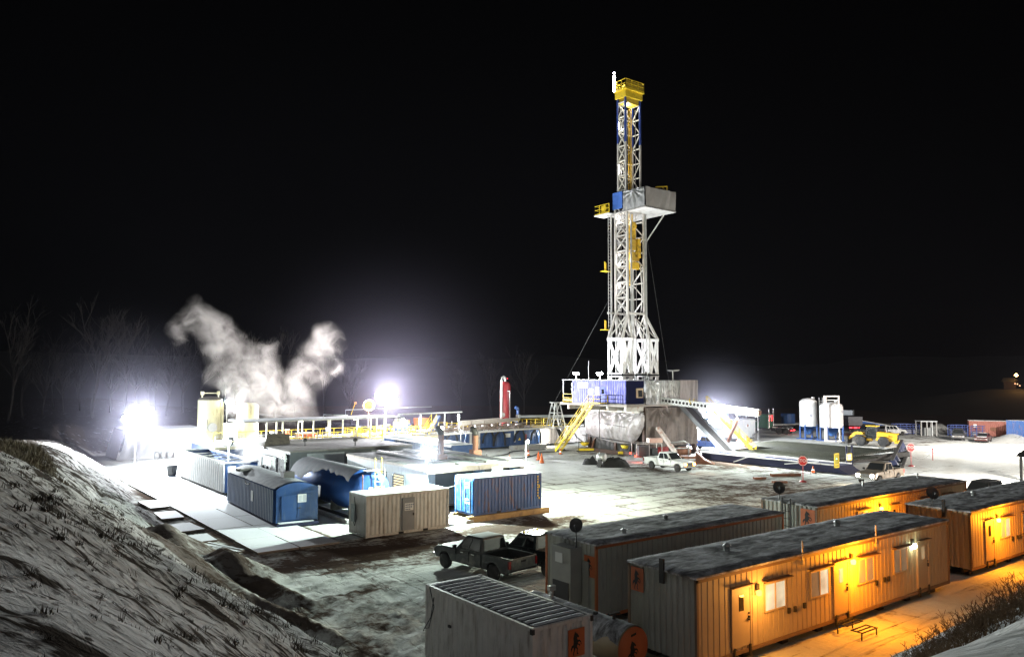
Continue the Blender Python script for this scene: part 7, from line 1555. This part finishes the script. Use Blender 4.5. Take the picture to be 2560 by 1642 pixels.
# parked blue scaffold racks, shelter, containers at far right
for px, w, d0, lb in ((2262, 4.5, 141, 'cluster of small blue cages between the crane and the open shelter'), (2400, 4.0, 138, 'blue slatted racks behind the dark SUV'), (2450, 4.0, 136, 'blue slatted racks in front of the red container')):
    q = cam((px - 1280) / F * d0, d0); t = thing('storage_rack', lb, 'rack', tuple(q), 'blue storage racks'); m = MB(); a_ = YAW - PI / 2 + .1
    for i in range(5):
        x = -w / 2 + w * i / 4; c_ = q + vr * x; m.bar(c_, c_ + Vector((0, 0, 1.9)), .09).bar(c_ + vd * 1.0, c_ + vd * 1.0 + Vector((0, 0, 1.9)), .09)
    for z in (.3, .7, 1.1, 1.5, 1.9): m.bar(q - vr * w / 2 + Vector((0, 0, z)), q + vr * w / 2 + Vector((0, 0, z)), .1); m.bar(q - vr * w / 2 + vd + Vector((0, 0, z)), q + vr * w / 2 + vd + Vector((0, 0, z)), .1)
    m.build('frame', pm('rack_blue', (.07, .10, .28), .5), t); MB().cbox(tuple(q + vd * .5 + Vector((0, 0, .5))), (w * .8, .7, .7), YAW - PI / 2).build('contents', pm('rack_load', (.3, .3, .32), .6, var=.5, snow=.7), t)
q = cam((2317 - 1280) / F * 138, 138); t = thing('open_shelter', 'white open frame shelter with a grey cabinet inside, in front of the dark', 'shelter', tuple(q)); m = MB()
for x in (-1.35, -.3, .6, 1.35):
    for y in (0, 1.8): m.bar(q + vr * x + vd * y, q + vr * x + vd * y + Vector((0, 0, 2.5)), .12)
m.each('post', white_paint, t); MB().cbox(tuple(q + vd * .9 + Vector((0, 0, 2.55))), (2.9, 2.0, .14), YAW - PI / 2).build('roof', snow_mat, t); MB().cbox(tuple(q + vd * .9 + Vector((0, 0, .7))), (1.3, 1.2, 1.4), YAW - PI / 2).build('cabinet', pm('cab_grey', (.32, .34, .34), .6), t)
q = cam((2360 - 1280) / F * 141, 141)
qa = cam((2417 - 1280) / F * 137, 137); qb = cam((2534 - 1280) / F * 134, 134); d_ = qb - qa; aa = math.atan2(d_.y, d_.x); nn = Vector((math.sin(aa), -math.cos(aa), 0))
t = thing('shipping_container', 'long faded red container beyond the parked cars', 'container', tuple((qa + qb) / 2), 'steel containers'); redc = pm('container_red', (.34, .12, .09), .6, dirt=(.2, .07, .05), dirt_amt=.5, streak=True)
MB().corr((qa.x, qa.y), (qb.x, qb.y), .2, 2.75, .05, .3, (nn.x, nn.y)).build('side_wall', redc, t, fix=False); MB().cbox(tuple((qa + qb) / 2 - nn * 1.25 + Vector((0, 0, 1.45))), (d_.length, 2.4, 2.6), aa).build('body', redc, t); MB().cbox(tuple((qa + qb) / 2 - nn * 1.2 + Vector((0, 0, 2.8))), (d_.length + .1, 2.5, .1), aa).build('roof', snow_dirty, t)
MB().cbox(tuple(qa.lerp(qb, .13) + nn * .07 + Vector((0, 0, 1.9))), (.5, .03, .5), aa).build('notice', sign_white, t); MB().cbox(tuple(qa.lerp(qb, .52) + nn * .07 + Vector((0, 0, 1.4))), (1.0, .03, .6), aa).build('rust_patch', rust, t)
q = cam((2568 - 1280) / F * 127, 127); container(q.x - 1.2, q.x + 1.2, q.y - 3, q.y + 3, 0, 3.3, blue_cont, 'blue container cut off by the right edge of the photo', roofmat=snow_dirty)
# ---- stop signs, cones, ropes
def stop_sign(px, py, label, scale=1.0):
    q = pcam(px, py); t = thing('stop_sign', label, 'stop sign', tuple(q), 'stop signs'); f = -vd; R = .48 * scale; zc = 1.95 * scale; n = f
    MB().tube(q, q + Vector((0, 0, 1.6 * scale)), .05, 8).lathe([(.35, 0), (.3, .1), (.08, .16)], tuple(q), 12).build('post', red_paint, t)
    def octo(r, off): return [q + vr * (r * math.cos(PI / 8 + k * PI / 4)) + Vector((0, 0, zc + r * math.sin(PI / 8 + k * PI / 4))) + f * off for k in range(8)]
    m = MB(); m.add(octo(R, .03) + octo(R, .0), [tuple(range(8)), tuple(range(8, 16))[::-1]] + [(k, (k + 1) % 8, 8 + (k + 1) % 8, 8 + k) for k in range(8)]); pl = m.build('sign_plate', red_sign, t)
    a, b = octo(R * .96, .035), octo(R * .88, .035); MB().add(a + b, [(k, (k + 1) % 8, 8 + (k + 1) % 8, 8 + k) for k in range(8)]).build('sign_border', letter_white, pl, fix=False)
    text_mb('STOP', .42 * scale, q + Vector((0, 0, zc)) + f * .045, vr, (0, 0, 1), .005).build('sign_lettering', letter_white, pl, fix=False)
stop_sign(2009, 1202, 'red stop sign standing on the churned snow, nearer of the two', 1.05); stop_sign(2279, 1162, 'red stop sign on clean snow right of the pipe racks, farther of the two', 1.1)
cn = None
for px, py, lb, h in ((1322, 1139, 'orange cone in front of the lit doorway of the pump house', .75), (1347, 1150, 'tall orange marker cone, left of the pair on the snow', 1.1), (1355, 1157, 'tall orange marker cone, right of the pair on the snow', 1.15), (1402, 1135, 'orange cone at the foot of the left yellow stairway', .75), (1275, 1147, 'small orange cone beyond the generator house corner', .5), (2034, 1180, 'orange cone below the catwalk near the stop sign', .75)):
    q = pcam(px, py); t = thing('traffic_cone', lb, 'traffic cone', tuple(q), 'orange cones')
    MB().lathe([(.2 * h / .75, .04), (.04, h), (0, h)], tuple(q), 14).build('cone', orange, t); MB().cbox((q.x, q.y, .03), (.48, .48, .05)).build('base', black_mat, t); MB().lathe([(.155, h * .38), (.11, h * .6)], (q.x, q.y, .005), 14).build('reflective_band', letter_white, t)
q = pcam(2333, 1147); tag(MB().tube(q, q + Vector((0, 0, 1.3)), .05).lathe([(0, 1.3), (.09, 1.3), (.09, 1.45), (0, 1.5)], tuple(q), 8).build('marker_post', pm('marker_red', (.55, .08, .07), .5)), 'red marker post at the edge of the clean snow', 'marker post')
q0, q1 = pcam(2279, 1162), pcam(2333, 1147); pts = [q0.lerp(q1, i / 10) + Vector((0, 0, 1.2 - .75 * math.sin(PI * i / 10))) for i in range(11)]; tag(MB().path(pts, .015, 4).build('rope', black_mat), 'slack dark rope between the far stop sign and the red marker post', 'rope', 'ropes')
q2_ = pcam(2205, 1140) + Vector((0, 0, .9)); pts = [(q0 + Vector((0, 0, 1.2))).lerp(q2_, i / 10) + Vector((0, 0, -.7 * math.sin(PI * i / 10))) for i in range(11)]; tag(MB().path(pts, .015, 4).build('rope', black_mat), 'slack dark rope from the far stop sign towards the rack', 'rope', 'ropes')
for px, py, lb in ((1448, 1130, 'dark thin post left of the yellow jack'), (1500, 1136, 'tall dark pole in front of the silver tarp')): q = pcam(px, py); tag(MB().tube(q, q + Vector((0, 0, 2 if px == 1448 else 6)), .05).build('dark_pole', dark_steel), lb, 'pole', 'dark poles')
# distant lamps on the hill
q = at_t(2525, 944, 230); t = thing('distant_house', 'tiny far off house with an orange lamp on the dark hill, upper right', 'house', (q.x, q.y, q.z - 3)); MB().cbox((q.x, q.y, q.z - 2.0), (3.5, 3, 2.4), .3).build('wall', pm('house_wall', (.03, .02, .015), .9), t); MB().prism([(-2.0, -.8), (2.0, -.8), (0, .4)], -1.7, 1.7).build('roof', hill_dark, t)
for o in t.children:
    if o.name.startswith('roof'):
        for v in o.data.vertices: v.co += Vector((q.x, q.y, q.z))
MB().lathe([(0, -.5), (.5, 0), (0, .5)], (q.x - 3 * vd.x, q.y - 3 * vd.y, q.z + 1.2), 10).build('lamp', em('far_orange', (1, .5, .15), 40), t); point(t, (q.x - 6 * vd.x, q.y - 6 * vd.y, q.z), 900, (1, .5, .15), .5)
for px, py in ((2538, 955), (2550, 960), (2544, 956)): q = at_t(px, py, 225); tag(MB().lathe([(0, -.22), (.22, 0), (0, .22)], tuple(q), 8).build('distant_lamp', em('far_dim', (1, .5, .25), 2.5)), 'faint far off lamp below the orange lamp on the hill', 'lamp', 'distant hillside lamps')
q = at_t(1269, 946, 215); tag(MB().lathe([(0, -.2), (.2, 0), (0, .2)], tuple(q), 8).build('warning_beacon', em('far_red', (1, .03, .05), 4)), 'tiny red beacon in the dark right of the red vessel', 'lamp')

# ------------------------------------------------------------------ bare trees
def bare_tree(seed):
    rnd = random.Random(seed); tr = MB(); cr = MB()
    def grow(p, d, L, r, lev):
        n = 4 if lev < 2 else 3; pts = [p]; 
        for i in range(n):
            d = (d + Vector((rnd.gauss(0, .10), rnd.gauss(0, .10), .06))).normalized(); p2 = p + d * L / n
            (tr if lev == 0 else cr).tube(p, p2, r * (1 - .5 * i / n), 5 if lev < 2 else 3, r * (1 - .5 * (i + 1) / n), cap=False); p = p2; pts.append(p)
        if lev < 4:
            k = {0: 7, 1: 5, 2: 4, 3: 3}[lev]
            for j in range(k):
                f = rnd.uniform(.42 if lev == 0 else .25, 1.0); i = min(n - 1, int(f * n)); b = pts[i].lerp(pts[i + 1], f * n - i)
                a = rnd.uniform(0, 2 * PI); sp = rnd.uniform(.35, .75); e = (d * .9 + Vector((math.cos(a) * sp, math.sin(a) * sp, .15))).normalized()
                grow(b, e, L * rnd.uniform(.45, .66), r * .5, lev + 1)
    grow(Vector((0, 0, 0)), Vector((0, 0, 1)), 9.5, .26, 0)
    return tr, cr
protos = []
for i in range(5):
    t = thing('bare_tree', 'x', 'tree', (0, 0, 0), 'bare trees in the dark behind the site'); a, b = bare_tree(40 + i); a.build('trunk', bark, t, fix=False); b.build('crown', bark, t, fix=False); protos.append(t)
used = [False] * 5; rnd = random.Random(5)
TR = [(25, 142, 1.15, 'large bare tree at the left edge, faint in the dark'), (235, 140, 1.2, 'tall forked bare tree left of the far left floodlight'), (318, 146, 1.2, 'tall bare tree directly above the far left floodlight'), (110, 150, .8, None), (165, 155, .75, None), (65, 152, .9, None), (280, 160, .85, None), (372, 156, .85, None), (420, 150, .95, None), (460, 160, .9, None), (505, 165, .9, None), (560, 160, 1.0, None), (630, 150, 1.15, 'bare tree behind the steam plume'), (690, 155, 1.05, None), (740, 165, .9, None), (820, 168, .95, None), (880, 165, .85, None), (1150, 185, .8, None), (1230, 190, .9, None), (1310, 195, .95, None), (140, 175, 1.0, None), (345, 175, .95, None), (590, 182, .95, None), (205, 168, .8, None), (395, 172, .8, None)]
for i, (px, d_, s, lb) in enumerate(TR):
    c_ = cam((px - 1280) / F * d_, d_); k = i % 5; lb = lb or 'slender bare tree in the dim row of woodland behind the floodlights'
    if not used[k]: o = protos[k]; used[k] = True
    else: o = copy_tree(protos[k])
    o.location = (c_.x, c_.y, height(c_.x, c_.y) - .2); o.rotation_euler = (0, 0, rnd.uniform(0, 6.3)); o.scale = (s, s, s * rnd.uniform(.95, 1.1)); o['label'] = lb

# ------------------------------------------------------------------ steam
def steam(name, label, blobs, dens, scale, warp, aniso=.2, vox=.6, col=(.97, .95, .94)):
    bm = bmesh.new()
    for c, r in blobs: bmesh.ops.create_icosphere(bm, subdivisions=2, radius=r * 1.35, matrix=Matrix.Translation(c))
    me = bpy.data.meshes.new(name); bm.to_mesh(me); bm.free(); o = bpy.data.objects.new(name, me); COL.objects.link(o)
    rm = o.modifiers.new('remesh', 'REMESH'); rm.mode = 'VOXEL'; rm.voxel_size = vox
    m = bpy.data.materials.new(name); nt, N, L = nodes_of(m); out = N.new('ShaderNodeOutputMaterial'); pv = N.new('ShaderNodeVolumePrincipled'); L.new(pv.outputs[0], out.inputs['Volume'])
    pv.inputs['Color'].default_value = (*col, 1); pv.inputs['Anisotropy'].default_value = aniso
    tc = N.new('ShaderNodeTexCoord')
    def vm(op, a, b):
        k = N.new('ShaderNodeVectorMath'); k.operation = op
        for i, x in enumerate((a, b)):
            if isinstance(x, tuple): k.inputs[i].default_value = x
            elif x is not None: L.new(x, k.inputs[i])
        return k
    def mth(op, a, b=None, c=None, clamp=False):
        k = N.new('ShaderNodeMath'); k.operation = op; k.use_clamp = clamp
        for i, x in enumerate((a, b, c)):
            if x is None: continue
            if isinstance(x, (int, float)): k.inputs[i].default_value = x
            else: L.new(x, k.inputs[i])
        return k.outputs[0]
    n1 = N.new('ShaderNodeTexNoise'); n1.inputs['Scale'].default_value = scale; n1.inputs['Detail'].default_value = 4; L.new(tc.outputs['Object'], n1.inputs['Vector'])
    w = vm('MULTIPLY_ADD', n1.outputs['Color'], (warp, warp, warp)); w.inputs[2].default_value = (-warp / 2,) * 3
    p = vm('ADD', tc.outputs['Object'], w.outputs[0]).outputs[0]
    f = None
    for c, r in blobs:
        d = vm('DISTANCE', p, tuple(c)).outputs['Value']; k = mth('MULTIPLY_ADD', d, -1 / r, 1.0); k = mth('MAXIMUM', k, 0.0); f = k if f is None else mth('MAXIMUM', f, k)
    n2 = N.new('ShaderNodeTexNoise'); n2.inputs['Scale'].default_value = scale * 2.2; n2.inputs['Detail'].default_value = 6; n2.inputs['Roughness'].default_value = .6; n2.inputs['Distortion'].default_value = 1.0; L.new(p, n2.inputs['Vector'])
    r_ = N.new('ShaderNodeMapRange'); r_.inputs['From Min'].default_value = .42; r_.inputs['From Max'].default_value = .68; r_.inputs['To Min'].default_value = .05; L.new(n2.outputs['Fac'], r_.inputs['Value'])
    q = mth('MULTIPLY', mth('MULTIPLY', mth('POWER', f, 1.1), r_.outputs[0]), dens); L.new(q, pv.inputs['Density'])
    me.materials.append(m); tag(o, label, 'steam', kind='stuff'); return o
SB = []
def chain(pts, n):
    for (a, b) in zip(pts, pts[1:]):
        for i in range(n):
            t = i / n; px, py, d, r = [a[k] + (b[k] - a[k]) * t for k in range(4)]; SB.append((at_t(px, py, d), r))
chain([(725, 1040, 96, 1.3), (690, 1000, 97, 2.8), (640, 930, 98, 3.1), (585, 870, 99, 2.6), (535, 815, 100, 2.2), (490, 780, 100.5, 1.7), (452, 822, 100, 1.7), (450, 870, 100, 1.1)], 2)
chain([(690, 1000, 97, 2.8), (750, 965, 97, 2.6), (790, 900, 98, 2.2), (815, 850, 99, 1.7), (845, 880, 99, 1.1), (850, 950, 99, 1.0)], 2)
SB = [(c, r * 1.15) for c, r in SB]
for x_, y_, r_ in ((620, 985, 3.4), (730, 1010, 3.0), (570, 920, 3.2), (660, 880, 1.8), (545, 860, 3.0), (780, 930, 3.0), (600, 1040, 2.4)): SB.append((at_t(x_, y_, 98), r_))
steam('steam_plume', 'wide white steam plume rising in two horns over the mud tank canopy', SB, .55, .20, 5.2, col=(.95, .88, .82))
SB2 = [(at_t(607 + 8 * math.sin(i), 1165 - 17 * i, 62.2), .45 + .12 * i) for i in range(4)] + [(at_t(632, 1108, 63), .85), (at_t(645, 1098, 63.4), .7)]
steam('steam_puff', 'small bright steam puff rising from the hatch of the arched tank', SB2, 2.2, .6, .7, vox=.2)


def bloom_volume(label, c, R, dens):  # scattering spheres added round the lamps to make their bloom
    bm = bmesh.new(); bmesh.ops.create_icosphere(bm, subdivisions=3, radius=R, matrix=Matrix.Identity(4)); me = bpy.data.meshes.new('bloom_volume'); bm.to_mesh(me); bm.free()
    o = bpy.data.objects.new('bloom_volume', me); COL.objects.link(o); o.location = c; m = bpy.data.materials.new('bloom_volume'); nt, N, L = nodes_of(m); out = N.new('ShaderNodeOutputMaterial'); pv = N.new('ShaderNodeVolumePrincipled'); L.new(pv.outputs[0], out.inputs['Volume'])
    pv.inputs['Color'].default_value = (.80, .76, 1, 1); tc = N.new('ShaderNodeTexCoord'); ln = N.new('ShaderNodeVectorMath'); ln.operation = 'LENGTH'; L.new(tc.outputs['Object'], ln.inputs[0])
    r = N.new('ShaderNodeMapRange'); r.inputs['From Min'].default_value = 0; r.inputs['From Max'].default_value = R * .98; r.inputs['To Min'].default_value = 1; r.inputs['To Max'].default_value = 0; L.new(ln.outputs['Value'], r.inputs['Value']); pw = N.new('ShaderNodeMath'); pw.operation = 'POWER'; L.new(r.outputs[0], pw.inputs[0]); pw.inputs[1].default_value = 3.0; ml = N.new('ShaderNodeMath'); ml.operation = 'MULTIPLY'; L.new(pw.outputs[0], ml.inputs[0]); ml.inputs[1].default_value = dens; L.new(ml.outputs[0], pv.inputs['Density']); me.materials.append(m)
    return tag(o, label, 'bloom_volume', kind='stuff')
bloom_volume('added glow volume making the bloom round the far left floodlight', tuple(QM1 + Vector((0, -.8, 0))), 15, .0048)
bloom_volume('added glow volume making the bloom round the largest floodlight behind the canopy', tuple(QM2 + Vector((.5, -1, .2))), 30, .0034)
bloom_volume('added glow volume making the bloom round the bright floodlight right of the rig', tuple(QM3 + Vector((0, -.8, .2))), 12, .0048)
bloom_volume('added glow volume making the bloom round the floodlight on top of the trough', tuple(QM4 + Vector((.4, -.7, 0))), 9, .009)
bloom_volume('added glow volume making the bloom round the lamp on the generator house roof', (29.4, 49.1, 4.75), 4.5, .007)
# ------------------------------------------------------------------ haze, sky, fill light, camera
hz = MB().box(-255, 640, -125, 640, -6, 62).build('haze', bpy.data.materials.new('haze')); hz['kind'] = 'stuff'; hz.data.materials.clear()
hmm = bpy.data.materials.new('haze_air'); nt, N, L = nodes_of(hmm); out = N.new('ShaderNodeOutputMaterial'); pv = N.new('ShaderNodeVolumePrincipled'); pv.inputs['Color'].default_value = (.88, .84, 1, 1); pv.inputs['Density'].default_value = HAZE; pv.inputs['Anisotropy'].default_value = 0.0
L.new(pv.outputs[0], out.inputs['Volume']); hz.data.materials.append(hmm)
w = bpy.data.worlds.new('World'); sc.world = w; w.use_nodes = True; nt = w.node_tree; nt.nodes.clear(); out = nt.nodes.new('ShaderNodeOutputWorld'); bg = nt.nodes.new('ShaderNodeBackground'); sky = nt.nodes.new('ShaderNodeTexSky')
sky.sky_type = 'NISHITA'; sky.sun_disc = False; sky.sun_elevation = math.radians(38); sky.sun_rotation = math.radians(200); sky.air_density = 1.0
bg.inputs[1].default_value = SKY; nt.links.new(sky.outputs[0], bg.inputs[0]); nt.links.new(bg.outputs[0], out.inputs[0])
fill_lamp = bpy.data.lights.new('fill_light', 'SUN'); fill_lamp.energy = FILL; fill_lamp.angle = math.radians(3); fill_lamp.color = (.88, .93, 1.0); mo = bpy.data.objects.new('fill_light', fill_lamp); COL.objects.link(mo)
mo.rotation_euler = Vector((.30, .55, -.72)).to_track_quat('-Z', 'Y').to_euler()  # dim sun lamp added as fill from behind the camera
cd = bpy.data.cameras.new('camera'); cd.sensor_width = 36; cd.lens = F / 2560 * 36; cd.clip_end = 3000; cd.clip_start = .1
co = bpy.data.objects.new('camera', cd); COL.objects.link(co)
co.matrix_world = Matrix.Translation((0, 0, CH)) @ Matrix.Rotation(YAW - PI / 2, 4, 'Z') @ Matrix.Rotation(PI / 2 + PITCH, 4, 'X') @ Matrix.Rotation(.003, 4, 'Z')
sc.camera = co
sc.view_settings.view_transform = 'Standard'; sc.view_settings.look = 'None'; sc.view_settings.exposure = 0.0; sc.view_settings.gamma = 1.0
sc.cycles.use_denoising = True
sc.cycles.max_bounces = 5; sc.cycles.diffuse_bounces = 2; sc.cycles.glossy_bounces = 2; sc.cycles.volume_bounces = 0; sc.cycles.transparent_max_bounces = 4
sc.cycles.sample_clamp_indirect = 4; sc.cycles.caustics_reflective = False; sc.cycles.caustics_refractive = False
sc.cycles.volume_step_rate = 1.0; sc.cycles.volume_max_steps = 256
